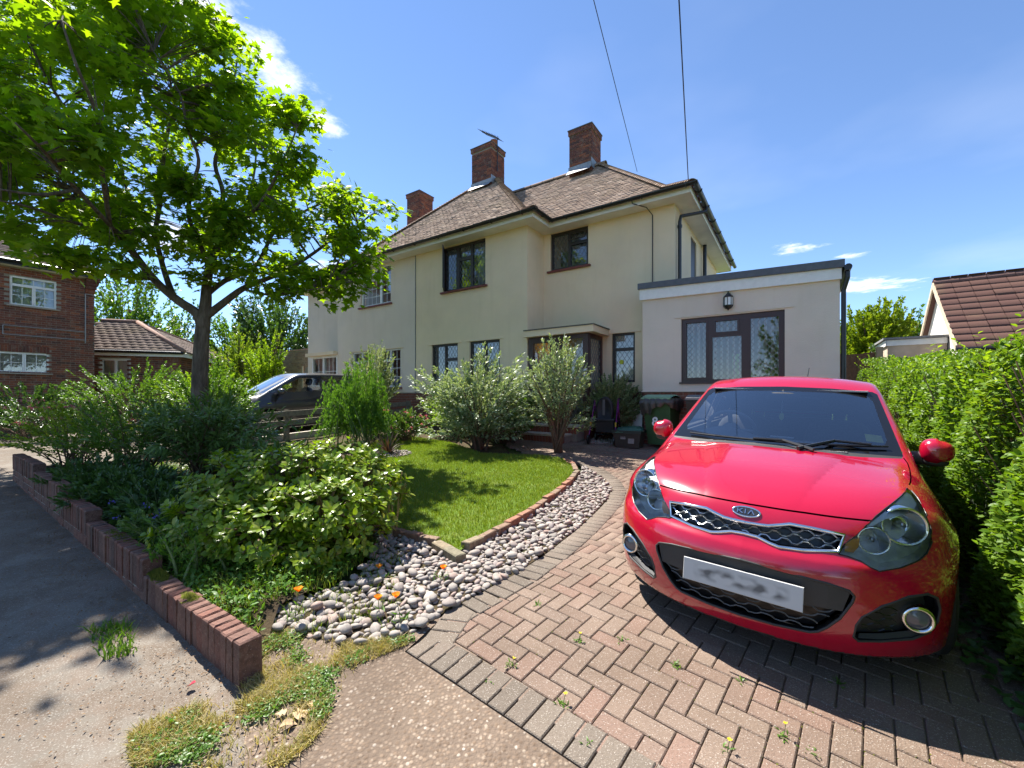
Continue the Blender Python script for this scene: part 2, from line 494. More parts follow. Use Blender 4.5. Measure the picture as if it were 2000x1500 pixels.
# ------------------------------------------------------------------ block paved driveway
LEFT_PX = [(822, 1252), (868, 1196), (935, 1160), (1005, 1122), (1065, 1082), (1122, 1038), (1160, 1003), (1184, 978), (1193, 957), (1183, 938), (1160, 920), (1128, 905), (1090, 896), (1040, 890)]
LEFT = [at(*p) for p in LEFT_PX]
DRIVE = [P1]+LEFT[1:]+[hw(-.55, -.8), hw(-.55, .9), hw(3.0, .9), hw(3.0, .12), hw(6.3, .12), hw(6.6, -2), hw(6.6, -6.4), (2.25, 1.25), (1.95, .1), P3]
driveway = sheet('driveway', DRIVE, -.012, M_JOINT, .3)
def build_paving():
    L, W, J = .19, .095, .004
    mb = MB(); mb.cbox(-L/2+J/2+.001, L/2-J/2-.001, -W/2+J/2, W/2-J/2, -.04, 0, .0045)
    tv = np.array(mb.v); tf = [f for f in mb.f]
    th = math.radians(-41.0); c, s = math.cos(th), math.sin(th)
    ox, oy = 0.31, 2.0
    items = []
    R = 52
    for k in range(-2*R, 2*R):
        for m in range(-R, R):
            for (cx, cy, ang) in ((1.0, .5, 0.), (.5, 2.0, math.pi/2)):
                lx = (cx+k+2*m)*W; ly = (cy+k-2*m)*W
                x = ox+lx*c-ly*s; y = oy+lx*s+ly*c
                if -2 < x < 8 and .2 < y < 11: items.append((x, y, ang+th))
    P = np.array(items)
    ok = inpoly(P[:, 0], P[:, 1], DRIVE)
    P = P[ok]
    # distance to the left border curve and the lower border
    def dseg(P, a, b):
        a = np.array(a); b = np.array(b); d = b-a; t = np.clip(((P[:, :2]-a)@d)/(d@d), 0, 1)
        return np.linalg.norm(P[:, :2]-(a+t[:, None]*d), axis=1)
    dl = np.full(len(P), 9.)
    for i in range(len(LEFT)-1): dl = np.minimum(dl, dseg(P, LEFT[i], LEFT[i+1]))
    dl = np.minimum(dl, dseg(P, P1, P3))
    P = P[dl > .115]
    rows = [(x, y, a, 0) for x, y, a in P]
    # border courses, laid across the edge
    def course(poly, off, sp=.0995):
        acc = sp/2
        for i in range(len(poly)-1):
            a = Vector((*poly[i], 0)); b = Vector((*poly[i+1], 0)); d = b-a; ln = d.length; d.normalize()
            n = Vector((d.y, -d.x, 0))
            while acc < ln:
                p = a+d*acc+n*off
                rows.append((p.x, p.y, math.atan2(n.y, n.x), 1)); acc += sp
            acc -= ln
    course(LEFT, .1)
    course([P1, P3], -.1)
    rows.sort(key=lambda r: r[0]**2+r[1]**2+ (0 if r[1] > .9 else 50))
    me = {}
    for i, mm in ((0, M_BLOCK), (1, M_BLOCKG)):
        q = bpy.data.meshes.new('paving_block'); q.from_pydata([tuple(v) for v in tv], [], tf); q.materials.append(mm); me[i] = q
    V = {0: [], 1: []}; F = {0: [], 1: []}
    rr = random.Random(3)
    for n, (x, y, a, kind) in enumerate(rows):
        z = g1(x, y)+(.006 if kind else 0)+rr.uniform(-.0015, .0015)
        e = .1
        sx = (g1(x+e, y)-g1(x-e, y))/(2*e); sy = (g1(x, y+e)-g1(x, y-e))/(2*e)
        a += rr.uniform(-.008, .008)
        nrm = Vector((-sx+rr.uniform(-.006, .006), -sy+rr.uniform(-.006, .006), 1)).normalized()
        xd = Vector((math.cos(a), math.sin(a), 0)); xd = (xd-nrm*xd.dot(nrm)).normalized(); yd = nrm.cross(xd)
        M = Matrix((xd, yd, nrm)).transposed().to_4x4(); M.translation = (x, y, z)
        if n < 300:
            o = link('paving_block', me[kind], driveway); o.matrix_world = M
        else:
            A = np.array(M)[:3]
            V[kind].append(tv@A[:, :3].T+A[:, 3])
    for kind, mm in ((0, M_BLOCK), (1, M_BLOCKG)):
        if V[kind]:
            VV = np.concatenate(V[kind]); nv = len(tv); m = len(V[kind])
            FF = (np.array(tf)[None]+nv*np.arange(m)[:, None, None]).reshape(-1, 4)
            npmesh('paving_blocks', VV, FF, mm, driveway, kind='stuff')
build_paving()

# ------------------------------------------------------------------ front garden
WALL0 = Vector((-1.31, 2.01)); WD = Vector((-.828, .561)); WN = Vector((.561, .828))   # along the wall, into the garden
PEB_PX = [(497, 1208), (525, 1190), (575, 1176), (640, 1158), (700, 1128), (726, 1085), (735, 1050), (775, 1036), (835, 1052), (885, 1090), (940, 1062), (1000, 1028), (1050, 1000), (1092, 966), (1126, 938), (1140, 912), (1158, 921), (1182, 940), (1192, 957), (1183, 978), (1160, 1003), (1122, 1038), (1065, 1082), (1005, 1122), (935, 1160), (868, 1196), (835, 1222), (775, 1252), (690, 1262), (600, 1245), (545, 1240)]
PEB = [at(*p) for p in PEB_PX]
LAWN_PX = [(888, 1082), (940, 1052), (990, 1024), (1035, 999), (1072, 970), (1106, 945), (1122, 925), (1118, 910), (1098, 897), (1060, 890), (1000, 888), (940, 886), (885, 866), (800, 852), (735, 862), (690, 890), (672, 940), (690, 1000), (755, 1036), (838, 1052)]
LAWN = [at(*p, .04) for p in LAWN_PX]
BED = [tuple(WALL0+WN*.05-WD*.02), tuple(WALL0+WD*7.0+WN*.05), hw(-3.95, -.3), hw(-.5, -.1), hw(-.5, -.9)]+[at(*p) for p in ((1000, 886), (1098, 896), (1122, 912), (1124, 925), (1106, 947), (1035, 1003), (940, 1058), (880, 1092), (780, 1040), (735, 1060), (728, 1080), (640, 1150), (545, 1200))]
def bed_dz(x, y):
    d = Vector((x, y))-WALL0
    t = d.dot(WD); n = max(0, d.dot(WN)-.05)
    k = max(0, min(1, (t+.05)/1.2)); k = k*k*(3-2*k)
    return .008+.13*k*math.exp(-(n/1.1)**2)+.02*math.sin(x*5.1)*math.sin(y*4.3)*k
sheet('flower_bed', BED, bed_dz, M_SOIL, .12)
lawn_obj = sheet('lawn', LAWN, .045, M_TURF, .2)
sheet('pebble_bed_base', PEB, .004, M_SOIL, .2)

M_GRASS = leafmat('grass_blade', [(.12, .20, .018), (.165, .25, .022), (.20, .265, .035), (.14, .22, .02), (.25, .27, .075)], .35, .5, .25)
def blades(name, poly, n, hmin, hmax, w, m, dz, kind='stuff', near=None, seed=1, lean=.5, parent=None, dens=None):
    r = np.random.default_rng(seed)
    xs = np.array([p[0] for p in poly]); ys = np.array([p[1] for p in poly])
    X = r.uniform(xs.min(), xs.max(), n*3); Y = r.uniform(ys.min(), ys.max(), n*3)
    ok = inpoly(X, Y, poly)
    if dens is not None: ok &= r.random(len(X)) < dens(X, Y)
    X, Y = X[ok][:n], Y[ok][:n]; k = len(X)
    Z = gnd(X, Y)+(np.array([dz(a, b) for a, b in zip(X, Y)]) if callable(dz) else dz)-.005
    a = r.uniform(0, 2*np.pi, k); h = r.uniform(hmin, hmax, k); ln = r.uniform(0, lean, k)*h; b = r.uniform(0, 2*np.pi, k)
    ww = w*r.uniform(.7, 1.4, k)
    B = np.stack([X, Y, Z], -1); s = np.stack([np.cos(a)*ww, np.sin(a)*ww, 0*a], -1)
    mid = B+np.stack([np.cos(b)*ln*.35, np.sin(b)*ln*.35, h*.6], -1)
    tip = B+np.stack([np.cos(b)*ln, np.sin(b)*ln, h], -1)
    V = np.stack([B-s, B+s, mid+s*.7, mid-s*.7, tip], 1).reshape(-1, 3)
    i = np.arange(k)[:, None]*5
    F = np.concatenate([i+np.array([[0, 1, 2]]), i+np.array([[0, 2, 3]]), i+np.array([[3, 2, 4]])])
    return npmesh(name, V, F, m, parent, kind=kind)
o = blades('grass', LAWN, 90000, .018, .045, .0028, M_GRASS, .045, seed=2)
tag(o, 'short mown bright green grass of the front lawn', 'grass')

def edge_brick_mesh(L, W, H, m, name='brick', seed=0):
    mb = MB(); mb.cbox(-L/2, L/2, -W/2, W/2, 0, H, .007)
    r = random.Random(seed)
    mb.v = [(x+r.uniform(-.003, .003), y+r.uniform(-.003, .003), z+r.uniform(-.003, .002)) for x, y, z in mb.v]
    me = bpy.data.meshes.new(name); me.from_pydata(mb.v, [], mb.f); me.materials.append(m); return me
M_BRICK_EDGE = brickmat('edging_brick', [(.30, .14, .09), (.34, .16, .10), (.26, .15, .10), (.22, .17, .12), (.32, .13, .08)])
M_STONE_EDGE = brickmat('mossy_edging_stone', [(.20, .18, .12), (.25, .20, .13)])
edging = thing('lawn_edging', 'low curved brick edging between lawn and pebbles', 'edging', (0, 0, 0))
def build_edging():
    mes = [edge_brick_mesh(.21, .075, .15, M_BRICK_EDGE, seed=i) for i in range(3)]+[edge_brick_mesh(.21, .09, .155, M_STONE_EDGE, seed=9)]
    pl = [at(*p, .03) for p in ((752, 1036), (838, 1056), (888, 1087), (940, 1056), (990, 1028), (1035, 1003), (1074, 973), (1109, 946), (1125, 926), (1121, 910), (1100, 897))]
    acc = .11; k = 0
    for i in range(len(pl)-1):
        a = Vector(pl[i]); b = Vector(pl[i+1]); d = b-a; ln = d.length; d.normalize()
        while acc < ln+.04:
            p = a+d*min(acc, ln)
            o = link('brick', mes[3] if k in (3, 4, 5) else mes[k % 3], edging, loc=(p.x, p.y, g1(p.x, p.y)-.075+random.uniform(-.006, .006)))
            o.rotation_euler = (random.uniform(-.05, .05), random.uniform(-.04, .04), math.atan2(d.y, d.x)+random.uniform(-.04, .04))
            acc += .218; k += 1
        acc -= ln
        if acc < .09: acc = .11
build_edging()

# garden wall: soldier bricks on stretcher courses, stepping up the slope
gw = thing('garden_wall', 'low stepped red brick front garden wall with upright coping bricks', 'wall', (WALL0.x, WALL0.y, 0), math.atan2(WD.y, WD.x))
def build_gwall():
    STEPS = [(0, 1.40, -1.205), (1.40, 2.90, -1.105), (2.90, 4.0, -1.012), (4.0, 5.4, -.925), (5.4, 7.0, -.835)]
    r = random.Random(5)
    sol = [edge_brick_mesh(.0655, .105, .215, M_BRICK_WALL, seed=20+i) for i in range(4)]
    stc = [edge_brick_mesh(.212, .105, .066, M_BRICK_WALL, seed=30+i) for i in range(3)]
    core = MB()
    for (x0, x1, zt) in STEPS:
        n = int(round((x1-x0)/.0755))
        p = (x1-x0)/n
        core.box(x0+.03, x1-.004, -.100, -.007, -1.62, zt-.012)
        for i in range(n):
            o = link('brick', sol[r.randrange(4)], gw, loc=(x0+p*(i+.5), -.0525+r.uniform(-.003, .003), zt-.215+r.uniform(-.004, .004)))
            o.rotation_euler = (r.uniform(-.012, .012), r.uniform(-.02, .02), r.uniform(-.02, .02)); o.scale = (p/.0755*.96, 1, 1)
        z = zt-.215-.011-.066; c = 0
        gx = WALL0.x+WD.x*x0; gz = min(g1(WALL0.x+WD.x*x0, WALL0.y+WD.y*x0), g1(WALL0.x+WD.x*x1, WALL0.y+WD.y*x1))
        while z > gz-.09:
            x = x0-(.1125 if c % 2 else 0)
            while x < x1-.03:
                a, b = max(x, x0), min(x+.214, x1)
                if b-a > .04:
                    o = link('brick', stc[r.randrange(3)], gw, loc=((a+b)/2, -.0525+r.uniform(-.003, .002), z)); o.scale = ((b-a)/.2155, 1, 1)
                x += .2255
            z -= .077; c += 1
    core.build('mortar', M_MORTAR, gw)
build_gwall()
M_MOSS = leafmat('moss', [(.10, .12, .015), (.16, .17, .02), (.08, .11, .015), (.20, .18, .03)], .15, .9, .1)
def moss_patch(parent, cx, cy, cz, rx, ry, h, seed, name='moss', n=700):
    r = np.random.default_rng(seed)
    a = r.uniform(0, 2*np.pi, n); q = np.sqrt(r.random(n))*(1+.25*np.sin(3*a+seed)); X = cx+rx*q*np.cos(a); Y = cy+ry*q*np.sin(a)
    H = h*(1-q*q).clip(.1, 1)*r.uniform(.6, 1.2, n)
    B = np.stack([X, Y, np.full(n, cz)], -1); s = .006
    V = []; 
    ph = r.uniform(0, 6.28, n)
    for k in range(3): V.append(B+np.stack([np.cos(ph+k*2.094)*s, np.sin(ph+k*2.094)*s, 0*ph-.004], -1))
    V.append(B+np.stack([r.normal(0, .004, n), r.normal(0, .004, n), H], -1))
    V = np.stack(V, 1).reshape(-1, 3); i = np.arange(n)[:, None]*4
    F = np.concatenate([i+np.array([f]) for f in ((0, 1, 3), (1, 2, 3), (2, 0, 3))])
    return npmesh(name, V, F, M_MOSS, parent, kind='stuff')
moss_patch(gw, 1.30, -.055, -1.207, .16, .05, .05, 1)
moss_patch(gw, .78, -.055, -1.206, .10, .045, .02, 2, n=400)
moss_patch(gw, 3.7, -.055, -1.013, .16, .045, .03, 3, n=400)
moss_patch(gw, 2.2, -.055, -1.106, .3, .05, .012, 4, n=300)

# pebbles
def pebble_mesh(seed, m):
    r = random.Random(seed)
    bm = bmesh.new(); bmesh.ops.create_icosphere(bm, subdivisions=2, radius=1)
    fx, fy, fz = r.uniform(.95, 1.35), r.uniform(.72, .95), r.uniform(.45, .65)
    for v in bm.verts:
        n = 1+.06*math.sin(3*v.co.x+seed)*math.cos(2*v.co.y+seed*2)+.05*math.sin(4*v.co.z+v.co.x*2+seed)
        v.co = Vector((v.co.x*fx, v.co.y*fy, v.co.z*fz))*n
    for f in bm.faces: f.smooth = True
    me = bpy.data.meshes.new('pebble'); bm.to_mesh(me); bm.free(); me.materials.append(m); return me
def pebmat():
    t = NT('pebble_stone')
    c = t.ramp(t.island(), [(0, (.19, .17, .15)), (.15, (.32, .28, .245)), (.3, (.24, .20, .175)), (.45, (.37, .335, .29)), (.6, (.27, .235, .205)), (.75, (.22, .205, .19)), (.9, (.32, .22, .18)), (1, (.17, .165, .165))])
    n = t.noise(2.5, 5); n2 = t.noise(14, 5)
    c = t.mix(t.mr(n, .4, .7, 0, .3), c, (.42, .385, .34)); c = t.mix(t.mr(n2, .5, .75, 0, .4), c, (.26, .23, .21))
    t.col(c).set(.75, 0, .3); t.bump(n2, .15, .02); return t.m
M_PEB = pebmat()
def build_pebbles(name, poly, rmin, rmax, n, label, seed, maxobj=300, dz=0, small_far=True, hfac=1.0):
    root = thing(name, label, 'pebbles')
    root['kind'] = 'structure'; del root['category']
    r = np.random.default_rng(seed)
    mes = [pebble_mesh(seed*10+i, M_PEB) for i in range(6)]
    xs = np.array([p[0] for p in poly]); ys = np.array([p[1] for p in poly])
    placed = []
    for layer in range(2):
        grid = []
        tries = n*16 if layer == 0 else n*5
        X = r.uniform(xs.min(), xs.max(), tries); Y = r.uniform(ys.min(), ys.max(), tries); ok = inpoly(X, Y, poly)
        X, Y = X[ok], Y[ok]; Rr = rmin+(rmax-rmin)*r.random(len(X))**1.8
        if small_far: Rr = Rr*np.where(Y > 4.2, .8, 1)
        pts = np.zeros((0, 3))
        for x, y, q in zip(X, Y, Rr):
            if len(pts):
                d = np.hypot(pts[:, 0]-x, pts[:, 1]-y)-(pts[:, 2]+q)*(.70 if layer == 0 else 1.0)
                if (d < 0).any(): continue
            pts = np.vstack([pts, (x, y, q)])
        for x, y, q in pts: placed.append((x, y, q, layer))
    placed.sort(key=lambda p: (p[1]-p[2]*8))
    V = []; F = []; off = 0
    for i, (x, y, q, layer) in enumerate(placed):
        z = g1(x, y)+dz+q*.35*hfac+(q*.6*hfac if layer else 0)
        rot = Matrix.Rotation(r.uniform(0, 6.28), 4, 'Z')@Matrix.Rotation(r.normal(0, .28), 4, 'X')@Matrix.Rotation(r.normal(0, .28), 4, 'Y')
        M = Matrix.Translation((x, y, z))@rot@Matrix.Scale(q*.98, 4)
        me = mes[i % 6]
        if i < maxobj:
            o = link('pebble', me, root); o.matrix_world = M
        else:
            A = np.array(M)[:3]; co = np.array([v.co[:] for v in me.vertices])
            V.append(co@A[:, :3].T+A[:, 3]); F.append(np.array([p.vertices[:] for p in me.polygons])+off); off += len(co)
    if V: npmesh('pebbles', np.concatenate(V), np.concatenate(F), M_PEB, root, smooth=True, kind='stuff')
    return len(placed)
npb = build_pebbles('pebble_bed', PEB, .019, .048, 1500, 'bed of rounded grey beach pebbles curving round the lawn', 4)
print('pebbles', npb)
# ------------------------------------------------------------------ the semi-detached house
def rendermat(name, c, stain=.3):
    t = NT(name)
    n = t.noise(.7, 6, .6); n2 = t.noise(90, 5, .7); n3 = t.noise(6, 6)
    tc = t.N.new('ShaderNodeTexCoord'); mp = t.N.new('ShaderNodeMapping'); mp.inputs['Scale'].default_value = (5, 5, .5)
    t.L.new(tc.outputs['Object'], mp.inputs[0]); n4 = t.noise(1.0, 5, vec=mp.outputs[0])
    d = tuple(x*.86 for x in c)
    cc = t.ramp(n, [(.3, d), (.7, c)])
    cc = t.mix(t.mr(n4, .55, .85, 0, stain), cc, tuple(x*y for x, y in zip(c, (.72, .68, .58))))
    cc = t.mix(t.mr(n3, .6, .8, 0, stain*.6), cc, tuple(x*.8 for x in c))
    t.col(cc).set(.92, 0, .2)
    t.bump(t.mth('ADD', n2, t.mth('MULTIPLY', n3, .6)), .7, .016)
    return t.m
M_CREAM = rendermat('cream_render', (.91, .72, .50))
M_PINKR = rendermat('pale_pink_render', (.83, .69, .57))
M_EXT = rendermat('off_white_roughcast', (.80, .69, .58))
M_WHITE = plain('white_paint', (.78, .77, .74), .45, var=.05)
M_SOFFIT = plain('soffit_paint', (.78, .75, .68), .7, var=.07, scale=3)
M_UPVC = plain('white_upvc', (.82, .82, .82), .3, var=.03)
M_ROSE = plain('rosewood_frame', (.040, .012, .014), .35, var=.25, scale=40)
M_DARKF = plain('dark_stained_frame', (.030, .022, .020), .45, var=.25, scale=40)
M_SILL = plain('red_sill_paint', (.17, .035, .028), .55, var=.2)
M_BLACK = plain('black_plastic', (.012, .012, .013), .35, var=.2)
M_LEAD = plain('lead_came', (.22, .23, .24), .5, metal=.3, var=.2)
M_LEADSH = plain('lead_sheet', (.30, .31, .33), .55, metal=.2, var=.25)
M_FELT = plain('grey_roof_trim', (.10, .11, .13), .6, var=.15)
M_BLIND = plain('blind_fabric', (.72, .70, .66), .9, var=.05)
M_NET = plain('net_curtain', (.55, .55, .55), .95, var=.15, scale=30)
M_ROOM = plain('dim_room_wall', (.30, .27, .24), .9, var=.2, scale=3)
M_GLASS = glassmat('window_glass', (.88, .92, .92), 4.5)
M_STEEL = plain('galvanised', (.35, .36, .37), .4, metal=.8, var=.15)
def tilemat(name, cols):
    t = NT(name)
    k = len(cols)
    c = t.ramp(t.island(), [(i/(k-1), x) for i, x in enumerate(cols)])
    n = t.noise(1.1, 6, .65); n2 = t.noise(45, 5)
    c = t.mix(t.mr(n, .5, .75, 0, .55), c, (.20, .15, .08))
    c = t.mix(t.mr(n2, .55, .8, 0, .55), c, (.08, .06, .05))
    t.col(c).set(.92, 0, .2); t.bump(n2, .4, .004); return t.m
M_TILE = tilemat('plain_clay_tile', [(.30, .20, .145), (.37, .26, .19), (.25, .165, .12), (.42, .31, .235), (.32, .22, .16), (.19, .135, .105)])
house = thing('semi_detached_house', 'two storey cream rendered house with hipped tiled roof and three brick chimneys', 'house', (HC[0], HC[1], 0), HROT)

def cells(mb, a0, a1, z0, z1, b0, b1, holes):
    """wall slab in the a-z plane between b0 and b1 with rectangular holes"""
    xs = sorted({a0, a1}|{min(max(x, a0), a1) for h in holes for x in h[:2]}); zs = sorted({z0, z1}|{min(max(z, z0), z1) for h in holes for z in h[2:]})
    for j in range(len(zs)-1):
        run = None
        for i in range(len(xs)-1):
            cx, cz = (xs[i]+xs[i+1])/2, (zs[j]+zs[j+1])/2
            solid = not any(h[0] < cx < h[1] and h[2] < cz < h[3] for h in holes)
            if solid:
                run = [xs[i], xs[i+1]] if run is None else [run[0], xs[i+1]]
            if run and (not solid or i == len(xs)-2):
                mb.box(run[0], run[1], b0, b1, zs[j], zs[j+1]); run = None
def clipseg(x0, y0, x1, y1, r):
    t0, t1 = 0., 1.; dx, dy = x1-x0, y1-y0
    for p, q in ((-dx, x0-r[0]), (dx, r[1]-x0), (-dy, y0-r[2]), (dy, r[3]-y0)):
        if abs(p) < 1e-12:
            if q < 0: return None
        else:
            t = q/p
            if p < 0: t0 = max(t0, t)
            else: t1 = min(t1, t)
    return None if t0 >= t1 else (x0+dx*t0, y0+dy*t0, x0+dx*t1, y0+dy*t1)
def lattice(mb, r, b, dw=.115, dh=.17, w=.0045):
    a0, a1, z0, z1 = r
    k = dh/dw; n = int((a1-a0)/dw+(z1-z0)/dh)+3
    for s in (1, -1):
        for i in range(-n, n+1):
            c = i*dw
            q = clipseg(a0+c-s*0, z0, a0+c+s*(z1-z0)/k, z1, r)
            if not q: continue
            d = Vector((q[2]-q[0], q[3]-q[1])); 
            if d.length < .01: continue
            nn = Vector((-d.y, d.x)).normalized()*w
            y = b-.001*(s > 0)
            mb.prism([(q[0]+nn.x, y, q[1]+nn.y), (q[0]-nn.x, y, q[1]-nn.y), (q[2]-nn.x, y, q[3]-nn.y), (q[2]+nn.x, y, q[3]+nn.y)], (0, -.004, 0))
def georgian(mb, r, b, nx, nz, w=.008):
    a0, a1, z0, z1 = r
    for i in range(1, nx): x = a0+(a1-a0)*i/nx; mb.box(x-w, x+w, b-.006, b-.001, z0, z1)
    for j in range(1, nz): z = z0+(z1-z0)*j/nz; mb.box(a0, a1, b-.0075, b-.0012, z-w, z+w)
def window(parent, a0, a1, z0, z1, b, panes, m, bars=None, sill=None, proud=None, label=None, fd=.07, behind=None, name='window'):
    """window set in a wall whose outer face is at b; panes are rectangles relative to a0, z0"""
    P = [(a0+p[0], a0+p[1], z0+p[2], z0+p[3]) for p in panes]
    f = MB(); cells(f, a0, a1, z0, z1, b+.05, b+.05+fd, P)
    # opening sashes stand 12 mm proud of the frame
    for i, p in enumerate(P):
        if proud and i in proud:
            q = .035
            cells(f, p[0]-q, p[1]+q, p[2]-q, p[3]+q, b+.036, b+.051, [p])
    w = f.build(name, m, parent)
    if label: w['label'] = label
    for i, p in enumerate(P):
        g = MB(); y = b+.085
        g.quad((p[0], y, p[2]), (p[1], y, p[2]), (p[1], y, p[3]), (p[0], y, p[3]))
        g.build('pane', M_GLASS, w)
        if bars:
            k = MB()
            if bars[0] == 'lead': lattice(k, p, y-.002, *bars[1:])
            else: georgian(k, p, y, bars[1][i][0], bars[1][i][1])
            if k.v: k.build('lead_lattice' if bars[0] == 'lead' else 'glazing_bars', M_LEAD if bars[0] == 'lead' else M_UPVC, w)
    if sill:
        s = MB(); s.box(a0-.07, a1+.07, b-.07, b+.05, z0-.045, z0-.002); s.build('sill', sill, w)
    return w
def vblinds(parent, a0, a1, z0, z1, b, m=M_BLIND, pitch=.085, w=.045, ang=.5):
    k = MB(); n = int((a1-a0)/pitch)
    for i in range(n):
        x = a0+pitch*(i+.5)
        dx, dy = w*math.cos(ang), w*math.sin(ang)
        k.quad((x-dx, b-dy, z0), (x+dx, b+dy, z0), (x+dx, b+dy, z1), (x-dx, b-dy, z1))
    return k.build('vertical_blind', m, parent)
def curtain(parent, a0, a1, z0, z1, b, m=M_NET, amp=.025, name='net_curtain'):
    k = MB(); n = max(4, int((a1-a0)/.03)); pts = []
    for i in range(n+1):
        x = a0+(a1-a0)*i/n; pts.append((x, b+amp*math.sin(i*1.7)+amp*.5*math.sin(i*.6)))
    for i in range(n): k.quad((pts[i][0], pts[i][1], z0), (pts[i+1][0], pts[i+1][1], z0), (pts[i+1][0], pts[i+1][1], z1), (pts[i][0], pts[i][1], z1))
    return k.build(name, m, parent, smooth=True)
def bricks_on(mb, o, dx, n, L, z0, z1, proud=.006, bl=.215, bh=.065, j=.011, seed=0, depth=.02, holes=()):
    """brick faces on a plane: origin o (x,y), unit dx along, n outward; adds boxes"""
    r = random.Random(seed); row = 0; z = z0
    while z+bh <= z1+.02:
        x = -(bl+j)/2*(row % 2); zt = min(z+bh, z1)
        while x < L:
            x0, x1 = max(0, x), min(L, x+bl)
            if x1-x0 > .03 and not any(h[0] < (x0+x1)/2 < h[1] and h[2] < z+.03 < h[3] for h in holes):
                p = proud+r.uniform(-.002, .002)
                q = []
                for (t, d) in ((x0, -depth), (x1, -depth), (x1, p), (x0, p)):
                    q.append((o[0]+dx[0]*t+n[0]*d, o[1]+dx[1]*t+n[1]*d))
                mb.add([(*c, z) for c in q]+[(*c, zt) for c in q], [(2, 3, 7, 6), (1, 2, 6, 5), (3, 0, 4, 7), (4, 5, 6, 7), (0, 1, 2, 3)])
            x += bl+j
        z += bh+j; row += 1
def build_house():
    ZS = 4.17; ZP = .08
    W_bay_r = [(-3.26, -2.26, .25, 1.445), (-1.84, -.836, .25, 1.445), (-2.80, -1.30, 2.90, 4.15)]
    W_bay_l = [(-5.58, -4.58, .25, 1.445), (-7.0, -6.0, .25, 1.445), (-6.54, -5.04, 2.90, 4.15)]
    def wall(name, m, fn):
        mb = MB(); fn(mb); return mb.build(name, m, house)
    wall('wall', M_CREAM, lambda mb: cells(mb, -3.92, 0, ZP, ZS, 0, .28, W_bay_r))
    w = wall('wall', M_PINKR, lambda mb: cells(mb, -7.84, -3.92, ZP, ZS, 0, .28, W_bay_l))
    w['label'] = 'pale pinkish rendered wall of the left hand half'
    wall('wall', M_CREAM, lambda mb: mb.box(-.28, 0, .28, 1.08, ZP, ZS))
    wall('wall', M_PINKR, lambda mb: mb.box(-7.84, -7.56, .28, 1.08, ZP, ZS))
    W_wing = [(.2, 1.25, 3.19, 4.16), (1.85, 2.40, .30, 1.45), (.25, 1.15, -.65, 1.35)]
    wall('wall', M_CREAM, lambda mb: cells(mb, 0, 3.27, ZP, ZS, .8, 1.08, W_wing[:2]+[(.25, 1.15, ZP-.1, 1.35)]))
    wall('wall', M_PINKR, lambda mb: cells(mb, -11.11, -7.84, ZP, ZS, .8, 1.08, [(-8.7, -8.2, ZP-.1, 1.3)]))
    def side(mb):
        # right flank in the b-z plane, one window high up
        for (b0, b1, z0, z1) in ((1.08, 2.5, ZP, ZS), (3.2, 6.32, ZP, ZS), (2.5, 3.2, ZP, 2.9), (2.5, 3.2, 4.0, ZS)): mb.box(2.99, 3.27, b0, b1, z0, z1)
    wall('wall', M_CREAM, side)
    wall('wall', M_PINKR, lambda mb: mb.box(-11.11, -10.83, 1.08, 6.32, ZP, ZS))
    wall('wall', M_CREAM, lambda mb: mb.box(-11.11, 3.27, 6.32, 6.6, ZP, ZS))
    # side window
    sw = MB(); sw.box(3.20, 3.24, 2.5, 3.2, 2.9, 4.0); sw.build('side_window', M_DARKF, house)
    # inner floors and partitions (seen dimly through the glass)
    k = MB(); k.box(-10.8, 2.95, 1.1, 6.3, 1.95, 2.15); k.box(-7.5, -.3, .29, 1.1, 1.951, 2.149); k.box(-10.8, 2.95, 2.6, 2.7, -.6, 4.1); k.box(-3.97, -3.87, .3, 6.3, -.6, 4.1); k.box(-10.8, 2.95, .9, 6.3, -.75, -.62)
    k.build('inner_wall', M_ROOM, house)
    # brick plinth
    c = MB(); c.box(-7.82, -.02, .015, .26, -1.6, ZP); c.box(-.26, -.02, .26, 1.06, -1.6, ZP); c.box(0, 3.25, .82, 1.06, -1.6, ZP-.001); c.box(-11.09, -7.82, .82, 1.06, -1.6, ZP-.001); c.box(3.0, 3.25, 1.06, 6.5, -1.6, ZP-.002); c.box(-11.09, -10.85, 1.06, 6.5, -1.6, ZP-.002)
    c.build('plinth_core', M_MORTAR, house)
    p = MB(); bricks_on(p, (-7.82, .015), (1, 0), (0, -1), 7.8, -1.15, ZP-.005, seed=1); bricks_on(p, (1.7, .82), (1, 0), (0, -1), 1.5, -1.15, ZP-.005, seed=2)
    bricks_on(p, (-11.09, .82), (1, 0), (0, -1), 3.2, -1.15, ZP-.005, seed=3)
    p.build('plinth_bricks', M_BRICK_PLINTH, house, kind='stuff')
    # windows of the right half
    two = [(.055, .47, .055, 1.14), (.53, .945, .055, .72), (.53, .945, .80, 1.14)]
    twoB = [(.06, .47, .055, .72), (.06, .47, .80, 1.14), (.53, .945, .055, 1.14)]
    w = window(house, -3.26, -2.26, .25, 1.445, 0, two, M_DARKF, ('lead',), None)
    curtain(w, -3.2, -2.3, .3, 1.42, .2)
    w = window(house, -1.84, -.836, .25, 1.445, 0, twoB, M_DARKF, ('lead',), None)
    curtain(w, -1.8, -.9, .3, 1.42, .2)
    # upper bay window with the left casement swung open
    w = window(house, -2.80, -1.30, 2.90, 4.15, 0, [(.06, .44, .06, 1.18), (.56, .96, .06, .80), (.56, .96, .89, 1.18), (1.04, 1.44, .06, 1.18)], M_DARKF, ('lead',), M_SILL)
    cas = MB()
    ca, cb_, L = -2.79, .03, .44
    dx, dy = math.cos(math.radians(-52)), math.sin(math.radians(-52))
